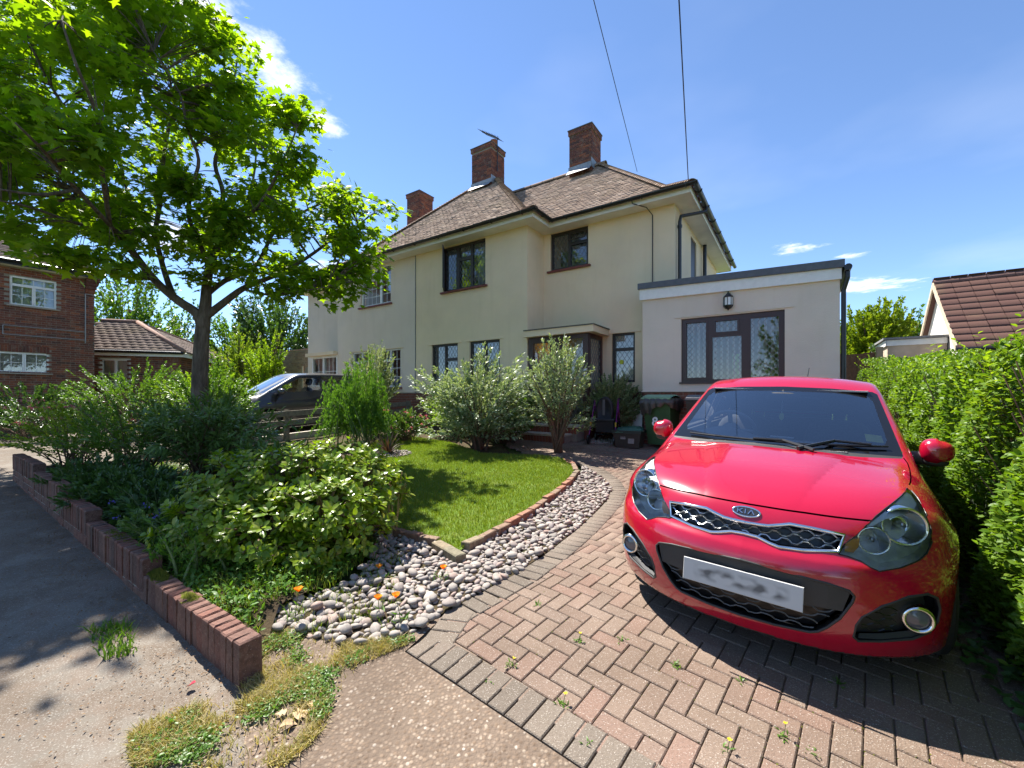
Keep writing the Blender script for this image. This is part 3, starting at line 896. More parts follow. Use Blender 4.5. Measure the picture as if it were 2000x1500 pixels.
    def cbar(s0, s1, z0, z1, th=.03):
        n = (-dy*th/2, dx*th/2)
        q = [(ca+dx*s0+n[0], cb_+dy*s0+n[1]), (ca+dx*s1+n[0], cb_+dy*s1+n[1]), (ca+dx*s1-n[0], cb_+dy*s1-n[1]), (ca+dx*s0-n[0], cb_+dy*s0-n[1])]
        cas.add([(*c, z0) for c in q]+[(*c, z1) for c in q], [(3, 2, 1, 0), (4, 5, 6, 7), (0, 1, 5, 4), (1, 2, 6, 5), (2, 3, 7, 6), (3, 0, 4, 7)])
    cbar(0, .05, 2.94, 4.11); cbar(L-.05, L, 2.94, 4.11); cbar(.05, L-.05, 2.94, 2.99); cbar(.05, L-.05, 4.06, 4.11)
    c_o = cas.build('open_casement', M_DARKF, w)
    g = MB(); g.quad((ca+dx*.05, cb_+dy*.05, 2.99), (ca+dx*(L-.05), cb_+dy*(L-.05), 2.99), (ca+dx*(L-.05), cb_+dy*(L-.05), 4.06), (ca+dx*.05, cb_+dy*.05, 4.06)); g.build('casement_pane', M_GLASS, w)
    curtain(w, -1.78, -1.35, 2.95, 4.1, .3)
    # upper wing window with a small top light open
    w = window(house, .2, 1.25, 3.19, 4.16, .8, [(.06, .48, .06, .90), (.56, .99, .06, .58), (.56, .99, .66, .90)], M_DARKF, ('lead',), M_SILL, proud=[1])
    tl = MB(); q = [(.76, .83, 4.08), (1.20, .83, 4.08), (1.20, .71, 3.86), (.76, .71, 3.86)]
    tl.prism([q[0], q[1], (1.20, .82, 4.04), (.76, .82, 4.04)], (0, -.02, 0)); tl.tube([q[3], q[2]], .016, 4); tl.tube([q[0], q[3]], .016, 4); tl.tube([q[1], q[2]], .016, 4)
    tl.build('open_top_light', M_DARKF, w)
    # narrow window by the porch
    w = window(house, 1.85, 2.40, .30, 1.45, .8, [(.05, .50, .05, .74), (.05, .50, .81, 1.10)], M_DARKF, ('lead',), None)
    vblinds(w, 1.87, 2.38, .33, 1.42, .99)
    st = MB(); st.lathe([(0, 0), (.055, 0)], (2.06, .862, .78), (0, -1, 0), 12); st.build('sticker', plain('yellow_sticker', (.55, .60, .04), .6), w)
    # windows of the left half, white plastic with glazing bars
    gp = [(.05, .47, .05, .80), (.05, .47, .88, 1.15), (.53, .95, .05, 1.15)]
    for a in (-5.58, -7.0):
        w = window(house, a, a+1.0, .25, 1.445, 0, gp, M_UPVC, ('geo', [(2, 3), (2, 1), (2, 4)]), M_SILL, proud=[0, 1, 2], label='white plastic window with glazing bars')
        curtain(w, a+.05, a+.35, .3, 1.42, .22)
    w = window(house, -6.54, -5.04, 2.90, 4.15, 0, [(.06, .92, .06, .82), (.06, .92, .90, 1.19), (1.02, 1.44, .06, 1.19)], M_UPVC, ('geo', [(4, 3), (4, 1), (2, 4)]), M_SILL, label='white plastic window with glazing bars and an open top light')
    tl = MB(); tl.prism([(-6.5, .04, 4.10), (-5.6, .04, 4.10), (-5.6, -.16, 3.83), (-6.5, -.16, 3.83)], (0, -.02, -.02)); tl.build('open_top_light', M_UPVC, w)
    # lintel lips over the ground floor windows
    lp = MB()
    for a in (-3.26, -1.84, -5.58, -7.0): lp.box(a-.12, a+1.12, -.022, .0, 1.447, 1.475)
    lp.box(1.72, 2.53, .778, .8, 1.452, 1.48); lp.build('lintel_lips', M_CREAM, house, kind='stuff')
    # cables and pipes on the walls
    cb2 = MB(); cb2.tube([(2.80, .785, 2.3), (2.80, .785, 4.02), (2.72, .6, 4.14), (2.5, .30, 4.17), (2.5, .27, 4.26)], .011, 6); cb2.build('cable', M_BLACK, house)
    cb3 = MB(); cb3.tube([(-3.92, -.012, .05), (-3.92, -.012, 4.15)], .012, 6); cb3.build('party_line_pipe', M_LEAD, house)
    # soffit
    s = MB()
    for (x0, x1, y0, y1) in ((-8.22, .38, -.38, .42), (-11.49, 3.65, .42, 6.98)): s.box(x0, x1, y0, y1, ZS, ZS+.02)
    s.build('soffit', M_SOFFIT, house)
    fa = MB(); e = .40
    for (x0, x1, y0, y1) in ((-8.24, .40, -.40, -.375), (.375, .40, -.375, .40), (.40, 3.67, .40, .425), (3.645, 3.67, .425, 7.0), (-8.24, -8.215, -.375, .40), (-11.51, -8.24, .40, .425), (-11.51, -11.485, .425, 7.0), (-11.485, 3.645, 6.975, 7.0)):
        fa.box(x0, x1, y0, y1, ZS-.02, ZS+.12)
    fa.build('fascia', M_SOFFIT, house)
    # gutters
    gm = MB(); eave = [(-11.62, 7.0), (-11.62, .30), (-8.34, .30), (-8.34, -.50), (.50, -.50), (.50, .30), (3.77, .30), (3.77, 7.0)]
    zg = 4.29
    for i in range(len(eave)-1):
        (x0, y0), (x1, y1) = eave[i], eave[i+1]
        d = Vector((x1-x0, y1-y0)).normalized(); nn = Vector((d.y, -d.x))
        R = .056; prof = [(R*math.cos(t), -R*math.sin(t)) for t in [math.pi*k/8 for k in range(9)]]
        vs = []
        for (x, y) in ((x0-d.x*.05, y0-d.y*.05), (x1+d.x*.05, y1+d.y*.05)):
            for (c, h) in prof: vs.append((x+nn.x*c, y+nn.y*c, zg+h))
            for (c, h) in reversed(prof): vs.append((x+nn.x*c*.9, y+nn.y*c*.9, zg+h*.9))
        n = 18
        gm.add(vs, [(k, (k+1) % n, (k+1) % n+n, k+n) for k in range(n)])
        L = math.hypot(x1-x0, y1-y0); q = .4
        while q < L-.1:
            p = (x0+d.x*q, y0+d.y*q)
            gm.tube([(p[0]+nn.x*c*1.12, p[1]+nn.y*c*1.12, zg+h*1.12) for c, h in prof], .012, 4); q += .9
    gm.build('gutter', M_BLACK, house, fixn=True)
    dp = MB(); dp.tube([(3.77, 1.55, 4.24), (3.77, 1.5, 4.12), (3.36, .96, 3.92), (3.34, .95, 3.80), (3.34, .95, 1.5)], .038, 10)
    for z in (3.7, 2.5): dp.lathe([(.05, -.03), (.05, .03)], (3.34, .95, z), sides=10)
    dp.build('downpipe', M_BLACK, house, smooth=False)
    dp = MB(); dp.tube([(3.36, 3.9, 4.16), (3.36, 3.9, 1.8)], .05, 10); dp.lathe([(.065, -.06), (.065, .06)], (3.36, 3.9, 2.75), sides=10); dp.build('downpipe', M_BLACK, house)
build_house()

# roof: every plain tile is geometry
def build_roof():
    SL = .97
    def h(r): return np.where(r < .7, 4.30+r*.51, 4.657+(r-.7)*SL)
    planes = {  # name: (body, origin on eave, along, inward)
        'bf': (0, (-8.29, -.45), (1, 0), (0, 1), 8.74), 'br': (0, (.45, -.45), (0, 1), (-1, 0), 6.), 'bl': (0, (-8.29, 8.), (0, -1), (1, 0), 8.5),
        'mf': (1, (-11.56, .35), (1, 0), (0, 1), 15.3), 'mr': (1, (3.72, .35), (0, 1), (-1, 0), 6.7), 'ml': (1, (-11.56, 7.05), (0, -1), (1, 0), 6.7), 'mb': (1, (3.72, 7.05), (-1, 0), (0, -1), 15.3)}
    def heights(a, b):
        bf = h(b+.45); br = h(.45-a); bl = h(a+8.29); bb = h(8.3-b)
        mf = h(b-.35); mr = h(3.72-a); ml = h(a+11.56); mbk = h(7.05-b)
        bay = np.minimum(np.minimum(bf, br), np.minimum(bl, bb)); mn = np.minimum(np.minimum(mf, mr), np.minimum(ml, mbk))
        ok_b = (b > -.45) & (a < .45) & (a > -8.29) & (b < 7.06); ok_m = (b > .35) & (a < 3.72) & (a > -11.56) & (b < 7.05)
        bay = np.where(ok_b, bay, -9); mn = np.where(ok_m, mn, -9)
        return dict(bf=np.where(ok_b & (bf <= bay+1e-6) & (bay >= mn), 1, 0), br=np.where(ok_b & (br <= bay+1e-6) & (bay >= mn), 1, 0), bl=np.where(ok_b & (bl <= bay+1e-6) & (bay >= mn), 1, 0),
                    mf=np.where(ok_m & (mf <= mn+1e-6) & (mn >= bay), 1, 0), mr=np.where(ok_m & (mr <= mn+1e-6) & (mn >= bay), 1, 0), ml=np.where(ok_m & (ml <= mn+1e-6) & (mn >= bay), 1, 0), mb=np.where(ok_m & (mbk <= mn+1e-6) & (mn >= bay), 1, 0)), np.maximum(bay, mn)
    # base
    xs = np.arange(-11.55, 3.72, .1); ys = np.arange(-.44, 7.05, .1)
    X, Y = np.meshgrid(xs, ys, indexing='ij'); _, Z = heights(X, Y)
    ok = Z > 0; V = np.stack([X, Y, Z-.035], -1).reshape(-1, 3); ny = len(ys)
    F = [(i*ny+j, (i+1)*ny+j, (i+1)*ny+j+1, i*ny+j+1) for i in range(len(xs)-1) for j in range(ny-1) if ok[i, j] and ok[i+1, j] and ok[i, j+1] and ok[i+1, j+1]]
    used = np.unique(np.array(F)); rm_ = -np.ones(len(V), int); rm_[used] = np.arange(len(used))
    roof = npmesh('roof', V[used], rm_[np.array(F)], M_TILE, house)
    r = np.random.default_rng(11)
    VV = []; n_t = 0
    for nm, (body, o, al, inw, L) in planes.items():
        rr = -.05; row = 0
        while rr < 4.45:
            sl = .51 if rr < .7 else SL
            step = .108/math.sqrt(1+sl*sl)
            t = np.arange(.0825*(row % 2), L, .165)+.0
            t = t+r.normal(0, .003, len(t))
            cx = o[0]+al[0]*t+inw[0]*(rr+step/2); cy = o[1]+al[1]*t+inw[1]*(rr+step/2)
            msk, _ = heights(cx, np.where(False, cy, cy)) if rr > .02 else heights(o[0]+al[0]*t+inw[0]*.05, o[1]+al[1]*t+inw[1]*.05)
            sel = msk[nm] > 0
            t = t[sel]
            if len(t):
                k = len(t); hw_ = .079
                jz = r.normal(0, .005, k)
                z0 = float(h(np.array(max(rr, -.05))))+.024+jz; z1 = float(h(np.array(rr+step*1.25)))+.002+jz*.3
                def pt(dt, dr, z): return np.stack([o[0]+al[0]*(t+dt)+inw[0]*(rr+dr), o[1]+al[1]*(t+dt)+inw[1]*(rr+dr), z], -1)
                tw = r.normal(0, .003, k)
                VV.append(np.stack([pt(-hw_, 0, z0+tw), pt(hw_, 0, z0-tw), pt(hw_, step*1.25, z1-tw), pt(-hw_, step*1.25, z1+tw), pt(-hw_, .003, z0-.026), pt(hw_, .003, z0-.026)], 1).reshape(-1, 3)); n_t += k
            rr += step; row += 1
    V = np.concatenate(VV); i = np.arange(n_t)[:, None]*6
    F = np.concatenate([i+np.array([[0, 1, 2, 3]]), i+np.array([[4, 5, 1, 0]])])
    npmesh('roof_tiles', V, F, M_TILE, roof, kind='stuff')
    # bonnet hip tiles
    mb = MB(); n = 7
    vs = []
    for (d, R, zz) in ((0., .115, .03), (.20, .085, .012)):
        for k in range(n):
            t = math.pi*(.08+.84*k/(n-1)); vs.append((d, -R*math.cos(t), zz+R*.62*math.sin(t)-.03))
    mb.add(vs, [(k, k+1, k+1+n, k+n) for k in range(n-1)])
    mb.add([(0, v[1]*.86, v[2]-.014) for v in vs[:n]]+vs[:n], [(k, k+n, k+1+n, k+1) for k in range(n-1)])
    hm = bpy.data.meshes.new('hip_tile'); hm.from_pydata(mb.v, [], mb.f); hm.materials.append(M_TILE)
    def hip(o, d, R):
        q = .0
        while q < R:
            z0, z1 = float(h(np.array(q))), float(h(np.array(q+.1)))
            x, y = o[0]+d[0]*q, o[1]+d[1]*q
            ob = link('hip_tile', hm, roof, loc=(x, y, z0+.01))
            ob.rotation_euler = (0, -math.atan2(z1-z0, .1*math.sqrt(2)), math.atan2(d[1], d[0]))
            q += .105/math.sqrt(2)*(.92 if q < .7 else .8)
    hip((.45, -.45), (-1, 1), 4.3); hip((-8.29, -.45), (1, 1), 4.3); hip((3.72, .35), (-1, 1), 3.3); hip((-11.56, .35), (1, 1), 3.3)
    rm = bpy.data.meshes.new('ridge_tile'); mb = MB(); mb.lathe([(.12, 0), (.12, .43)], (0, 0, -.03), (1, 0, 0), 8, xdir=(0, 1, 0), a0=0, a1=math.pi); rm.from_pydata(mb.v, [], mb.f); rm.materials.append(M_TILE)
    zr = float(h(np.array(3.35)))
    a = -3.0
    while a < .35:
        link('ridge_tile', rm, roof, loc=(a, 3.70, zr-.02)); a += .45
    # lead valley soaker with moss where bay and wing roofs meet
    vm = MB()
    for k in range(12):
        q = k*.09; z = float(h(np.array(q)))+.03
        vm.box(.45-q-.06, .45-q+.06, .35+q-.0, .35+q+.1, z-.03, z+.008)
    vm.build('valley_moss', plain('valley_lichen', (.30, .20, .05), .95, var=.5, scale=30), roof)
build_roof()
def chimney(a, b, wa, wb, z0, z1, pot=None, seed=0, flash=None):
    x0, x1, y0, y1 = a-wa/2, a+wa/2, b-wb/2, b+wb/2
    c = MB(); c.box(x0+.004, x1-.004, y0+.004, y1-.004, z0, z1)
    m = c.build('chimney', M_MORTAR, house)
    k = MB()
    def ring(e, za, zb, s):
        bricks_on(k, (x0-e, y0-e), (1, 0), (0, -1), wa+2*e, za, zb, seed=s); bricks_on(k, (x1+e, y0-e), (0, 1), (1, 0), wb+2*e, za, zb, seed=s+1)
        bricks_on(k, (x1+e, y1+e), (-1, 0), (0, 1), wa+2*e, za, zb, seed=s+2); bricks_on(k, (x0-e, y1+e), (0, -1), (-1, 0), wb+2*e, za, zb, seed=s+3)
    zc = z1-.152
    ring(0, z0, zc-.011, seed*10); ring(.03, zc, zc+.065, seed*10+4); ring(.03, zc+.076, zc+.141, seed*10+8)
    cc = MB(); cc.box(x0-.028, x1+.028, y0-.028, y1+.028, zc-.002, z1-.012); cc.build('corbel_core', M_MORTAR, m)
    k.build('brickwork', M_BRICK_RED, m, kind='stuff')
    cap = MB(); cap.box(x0-.05, x1+.05, y0-.05, y1+.05, z1-.011, z1+.02); cap.add([(x0-.05, y0-.05, z1+.02), (x1+.05, y0-.05, z1+.02), (x1+.05, y1+.05, z1+.02), (x0-.05, y1+.05, z1+.02), (a, b, z1+.07)], [(0, 1, 4), (1, 2, 4), (2, 3, 4), (3, 0, 4)])
    cap.build('cap', plain('mortar_flaunching', (.10, .10, .095), .95), m)
    if pot:
        pm = MB(); pm.lathe([(.14, 0), (.125, .02), (.115, .20), (.13, .215), (.13, .25), (.10, .25), (.10, .05)], (pot[0], pot[1], z1+.01), sides=16); pm.build('pot', plain('terracotta', (.34, .12, .06), .85), m, smooth=False)
    if flash:
        f = MB(); fz, dz = flash
        f.box(x0-.03, x1+.03, y0-.02, y0-.006, fz, fz+dz); f.prism([(x0-.03, y0-.21, fz-.155), (x1+.03, y0-.21, fz-.155), (x1+.03, y0, fz+.055), (x0-.03, y0, fz+.055)], (0, -.004, .004))
        f.box(x1+.006, x1+.02, y0-.02, y0+.35, fz, fz+.28)
        f.build('lead_flashing', M_LEADSH, m)
    return m
chimney(-.15, 3.74, .74, .75, 6.2, 8.40, seed=1, flash=(7.08, .16))
chimney(-3.92, 3.55, .88, .80, 6.8, 8.98, pot=(-3.62, 3.5), seed=2, flash=(7.55, .16))
chimney(-7.69, 3.74, .74, .75, 6.2, 8.40, seed=3)

# porch
def build_porch():
    F, T = -.65, 1.40
    pr = MB(); pr.box(.0, 1.64, .0, .8, F-.5, F); pr.build('porch_floor', plain('porch_floor_tile', (.18, .07, .05), .6), house)
    ro = MB(); ro.box(-.02, 1.80, -.16, .8, T+.0, T+.03); ro.box(-.02, 1.78, -.14, .8, T+.03, T+.15); ro.build('porch_roof', M_CREAM, house)
    fe = MB(); fe.box(-.02, 1.80, -.16, .8, T+.151, T+.175); fe.build('porch_roof_felt', plain('mossy_felt', (.12, .11, .09), .95, var=.5, scale=25), house)
    # front: door on the left, side light on the right
    w = window(house, .03, 1.60, F, T, -.05, [(.14, .60, .95, 1.90), (.14, .60, .10, .82), (.90, 1.44, .78, 1.95), (.90, 1.44, .10, .68)], M_ROSE, ('lead',), None, proud=[0], name='porch_door')
    h = MB(); h.box(.70, .73, -.05, -.012, .28-.1, .28+.12); h.tube([(.715, -.05, .3), (.60, -.06, .3)], .012, 6); h.build('handle', M_STEEL, w)
    # the return side
    s = MB()
    for (b0, b1, z0, z1) in ((.02, .10, F, T), (.70, .80, F, T), (.10, .70, F, F+.62), (.10, .70, T-.10, T)): s.box(1.55, 1.62, b0, b1, z0, z1)
    so = s.build('porch_side', M_ROSE, house)
    g = MB(); g.quad((1.585, .10, F+.62), (1.585, .70, F+.62), (1.585, .70, T-.10), (1.585, .10, T-.10)); g.build('pane', M_GLASS, so)
    la = MB()
    for sgn in (1, -1):
        for i in range(-12, 13):
            c = i*.115
            q = clipseg(.10+c, F+.62, .10+c+sgn*2.0, F+.62+2.0*1.48, (.10, .70, F+.62, T-.10))
            if q: la.tube([(1.592, q[0], q[1]), (1.592, q[2], q[3])], .005, 4)
    la.build('lead_lattice', M_LEAD, so)
    # house number plate and the glowing wall light inside
    npl = MB(); npl.box(1.50, 1.575, -.012, .0, .42, .60); npl.build('number_plate', M_WHITE, w)
    inner = MB(); inner.box(.27, 1.13, .93, .97, F, 1.35); inner.build('inner_door', M_WHITE, house)
build_porch()
def text_mesh(txt, size, depth=.002, bold=.0):
    cu = bpy.data.curves.new('txt', 'FONT'); cu.body = txt; cu.size = size; cu.extrude = depth; cu.offset = bold; cu.align_x = 'CENTER'; cu.align_y = 'CENTER'; cu.resolution_u = 3
    ob = bpy.data.objects.new('txt', cu); COL.objects.link(ob)
    dg = bpy.context.evaluated_depsgraph_get(); me = bpy.data.meshes.new_from_object(ob.evaluated_get(dg))
    bpy.data.objects.remove(ob); return me
nm = text_mesh('8', .13); nm.materials.append(M_BLACK)
o = link('number', nm, house, loc=(1.5375, -.015, .51)); o.rotation_euler = (math.pi/2, 0, 0)
wl = thing('porch_wall_light', 'small glowing yellow wall light inside the glazed porch', 'lamp', (*hw(.30, .72), 1.12))
k = MB(); k.lathe([(0, 0), (.03, .01), (.045, .06), (.03, .11), (0, .12)], sides=12)
def emis(name, c, s):
    t = NT(name); t.p.inputs['Emission Color'].default_value = rgb(c); t.p.inputs['Emission Strength'].default_value = s; t.p.inputs['Base Color'].default_value = rgb(c); return t.m
k.build('bulb', emis('warm_bulb', (1, .62, .15), 2.5), wl, smooth=True)
k = MB(); k.tube([(0, 0, .0), (0, 0, -.05), (.03, .08, -.08)], .01, 6); k.build('bracket', M_STEEL, wl)

def build_left_porch():
    F, T = -.65, 1.42
    k = MB(); k.box(-9.47, -7.86, .03, .8, F-.5, .30); k.build('neighbour_porch_wall', M_PINKR, house)
    w = window(house, -9.47, -7.86, .30, T, -.03, [(.08, .70, .07, 1.04), (.80, 1.53, .07, 1.04)], M_UPVC, ('geo', [(2, 2), (3, 2)]), None, proud=[0, 1], label='white plastic porch glazing of the left half')
    s = MB(); s.box(-9.47, -9.40, .09, .8, .30, T); s.build('porch_end', M_UPVC, w)
    curtain(w, -9.4, -8.9, .32, T-.05, .5)
    r = MB(); r.box(-9.62, -7.84, -.16, .8, T+.002, T+.12); r.build('neighbour_porch_roof', M_CREAM, house)
build_left_porch()

# extension
def build_extension():
    A0, A1, B = 2.77, 6.05, .15; ZP = .07
    hole = (3.54, 5.28, .26, 1.525)
    mb = MB(); cells(mb, A0, A1, ZP, 2.0, B, B+.28, [hole])
    # wall top follows the falling roof
    mb.add([(A0, B, 2.0), (A1, B, 2.0), (A1, B+.28, 2.0), (A0, B+.28, 2.0), (A0, B, 2.2), (A1, B, 2.1), (A1, B+.28, 2.1), (A0, B+.28, 2.2)], [(0, 1, 5, 4), (1, 2, 6, 5), (2, 3, 7, 6), (3, 0, 4, 7), (4, 5, 6, 7)])
    mb.box(A1-.28, A1, B+.28, 6.0, ZP, 2.1); mb.box(A0, A0+.28, B+.28, .8, ZP, 2.15); mb.box(A0, A1, 5.9, 6.1, ZP, 2.1)
    w = mb.build('extension_wall', M_EXT, house); w['label'] = 'off white roughcast wall of the flat roofed side extension'
    c = MB(); c.box(A0+.02, A1-.02, B+.02, B+.26, -1.6, ZP); c.box(A1-.26, A1-.02, B+.26, 6.0, -1.6, ZP); c.build('extension_plinth_core', M_MORTAR, house)
    p = MB(); bricks_on(p, (A0+.02, B+.02), (1, 0), (0, -1), A1-A0-.04, -1.30, ZP-.004, seed=7); bricks_on(p, (A1-.02, B+.02), (0, 1), (1, 0), 5.8, -1.30, ZP-.004, seed=8)
    p.build('extension_plinth_bricks', M_BRICK_PLINTH, house, kind='stuff')
    dr = MB(); dr.box(A0-.02, A1+.01, B-.02, B+.0, ZP, ZP+.02); dr.build('bell_drip', M_EXT, house)
    def slope(b0, b1, zl0, zr0, zl1, zr1, a0, a1, m, name):
        k = MB(); k.add([(a0, b0, zl0), (a1, b0, zr0), (a1, b1, zr0), (a0, b1, zl0), (a0, b0, zl1), (a1, b0, zr1), (a1, b1, zr1), (a0, b1, zl1)], [(0, 3, 2, 1), (4, 5, 6, 7), (0, 1, 5, 4), (1, 2, 6, 5), (2, 3, 7, 6), (3, 0, 4, 7)])
        k.build(name, m, house)
    slope(B-.05, B-.0, 2.00, 1.93, 2.225, 2.115, A0-.05, A1+.02, M_WHITE, 'extension_fascia')
    slope(B-.09, 6.1, 2.225, 2.115, 2.345, 2.245, A0-.08, A1+.06, M_FELT, 'extension_roof')
    w = window(house, hole[0], hole[1], hole[2], hole[3], B, [(.09, .45, .09, 1.175), (.62, .99, .955, 1.165), (.56, 1.06, .05, .865), (1.21, 1.65, .05, 1.165)], M_ROSE, ('lead', .10, .115), None, proud=[0, 1])
    s = MB(); s.box(hole[0]-.03, hole[1]+.03, B-.035, B+.05, hole[2]-.035, hole[2]); s.build('sill', M_ROSE, w)
    vblinds(w, hole[0]+.02, hole[1]-.02, hole[2]+.02, hole[3]-.02, B+.25, pitch=.105, w=.030, ang=.9)
    gr = MB(); gr.box(4.42, 4.55, B+.30, B+.33, .30, .80); gr.build('green_bottle_shape', plain('pale_green_card', (.35, .55, .22), .7), w)
    k = MB(); k.box(A0+.3, A1-.3, 2.9, 3.0, -.6, 2.0); k.box(A0+.3, A1-.3, B+.3, 3.0, -.7, -.6); k.box(A0+.3, A1-.3, B+.29, 5.9, 1.98, 2.0); k.build('extension_inner_wall', M_ROOM, house)
    lp = MB(); lp.box(hole[0]-.12, hole[1]+.14, B-.018, B, 1.55, 1.572); lp.build('extension_lintel_lip', M_EXT, house)
    gt = MB(); gt.tube([(A1+.10, B-.12, 2.10), (A1+.10, 6.0, 2.16)], .055, 10); gt.tube([(A1+.10, B-.02, 2.1), (A1+.10, B-.02, 1.95), (A1+.05, B+.02, 1.75), (A1+.05, B+.02, -1.2)], .036, 10); gt.build('extension_downpipe', M_BLACK, house)
build_extension()
# lantern
ln = thing('wall_lantern', 'black half lantern with clear glass fixed above the extension window', 'lantern', (*hw(4.39, .15), 1.60), HROT)
k = MB(); k.lathe([(.0, .36), (.012, .35), (.012, .33), (.075, .265), (.085, .25), (.085, .235), (.0, .235)], (0, -.06, 0), sides=8); k.lathe([(.06, .07), (.065, .085), (.085, .09), (.085, .075), (.05, .03), (.012, .015), (.012, 0), (0, -.005)], (0, -.06, 0), sides=8)
for i in range(8):
    t = 2*math.pi*i/8; k.tube([(.08*math.cos(t), -.06+.08*math.sin(t), .08), (.08*math.cos(t), -.06+.08*math.sin(t), .24)], .006, 4)
k.box(-.05, .05, -.012, .0, .05, .30)
k.build('frame', M_BLACK, ln)
k = MB(); k.lathe([(.076, .085), (.076, .235)], (0, -.06, 0), sides=8); k.build('glass', plain('frosted_glass', (.75, .78, .78), .25, spec=.6, var=.05), ln)
# tv aerial on the middle chimney
ae = thing('tv_aerial', 'black aerial with many short rods clamped to the middle chimney', 'aerial', (*hw(-3.43, 3.45), 8.05), HROT)
k = MB(); k.tube([(0, 0, 0), (0, 0, 1.25)], .016, 6); k.build('mast', M_BLACK, ae)
k = MB(); p0, p1 = Vector((.10, -.05, 1.12)), Vector((-.80, .16, 1.78)); k.tube([p0, p1], .018, 5)
for i in range(12):
    q = p0.lerp(p1, i/11); k.tube([q+Vector((.03, .26, .0)), q-Vector((.03, .26, .0))], .007, 4); k.tube([q+Vector((.0, .0, .09)), q-Vector((.0, 0, .03))], .006, 4)
k.build('boom', M_BLACK, ae)
# overhead wires
for (p, q, lab) in (((3.55, 8.4, 4.32), (-7.1, -15, 7.4), 'thin black overhead wire running from the gutter corner'), ((4.2, 14, 7.5), (-8.4, -15, 7.65), 'thin black overhead wire passing above the roof hip')):
    k = MB(); pts = []
    for i in range(21):
        t = i/20; s = Vector(p).lerp(Vector(q), t); s.z -= .10*math.sin(math.pi*t); pts.append(s)
    k.tube(pts, .009, 5); tag(k.build('overhead_wire', M_BLACK), lab, 'wire', None)
# steps
stp = thing('porch_steps', 'two brick steps with stone treads below the porch', 'steps', (HC[0], HC[1], 0), HROT)
for (a0, a1, b0, b1, zt, s) in ((-.25, 1.38, -.78, -.02, -.835, 1), (-.12, 1.52, -.42, -.02, -.66, 2)):
    k = MB(); k.cbox(a0-.03, a1+.03, b0-.03, b1, zt-.045, zt, .008); k.build('tread', plain('buff_stone', (.40, .34, .26), .85, var=.2, bump=.4), stp)
    k = MB(); k.box(a0+.005, a1-.005, b0+.005, b1-.004, zt-.45, zt-.046); k.build('riser_core', M_MORTAR, stp)
    x = a0; 
    me = MB(); me.box(-.032, .032, -.004, .05, 0, .135); q = bpy.data.meshes.new('brick'); q.from_pydata(me.v, [], me.f); q.materials.append(M_BRICK_PLINTH)
    while x < a1-.04: link('brick', q, stp, loc=(x+.037, b0, zt-.184)); x += .0745
# ------------------------------------------------------------------ neighbouring buildings
def tile_plane(parent, o, al, inw, z0, slope, L, R, gauge, tw, m, keep=None, name='roof_tiles', seed=0, th=.02, wave=0.0, stag=True):
    """courses of tiles on a plane; o,al,inw in plan"""
    r = np.random.default_rng(seed); VV = []; n = 0; rr = 0.; row = 0; step = gauge/math.sqrt(1+slope*slope)
    while rr < R:
        t = np.arange(tw/2*(1+row % 2)-tw/2 if stag else tw/2, L, tw)
        if keep is not None: t = t[[bool(keep(q, rr+step/2)) for q in t]]
        if len(t):
            k = len(t); jz = r.normal(0, th*.15, k); h = tw*.487
            def pt(dt, dr, z): return np.stack([o[0]+al[0]*(t+dt)+inw[0]*(rr+dr), o[1]+al[1]*(t+dt)+inw[1]*(rr+dr), z+0*t], -1)
            za = z0+rr*slope+th+jz; zb = z0+(rr+step*1.15)*slope+.003+jz*.3
            VV.append(np.stack([pt(-h, 0, za), pt(0, 0, za+wave), pt(h, 0, za), pt(h, step*1.15, zb), pt(0, step*1.15, zb+wave), pt(-h, step*1.15, zb), pt(-h, .003, za-th), pt(0, .003, za-th), pt(h, .003, za-th)], 1).reshape(-1, 3)); n += k
        rr += step; row += 1
    V = np.concatenate(VV); i = np.arange(n)[:, None]*9
    F = np.concatenate([i+np.array([f]) for f in ((0, 1, 4, 5), (1, 2, 3, 4), (6, 7, 1, 0), (7, 8, 2, 1))])
    return npmesh(name, V, F, m, parent, kind='stuff')
M_TILE2 = tilemat('brown_concrete_tile', [(.165, .125, .105), (.19, .145, .12), (.15, .115, .095)])
M_TILE3 = tilemat('dark_brown_tile', [(.13, .068, .055), (.15, .08, .062), (.12, .06, .05)])

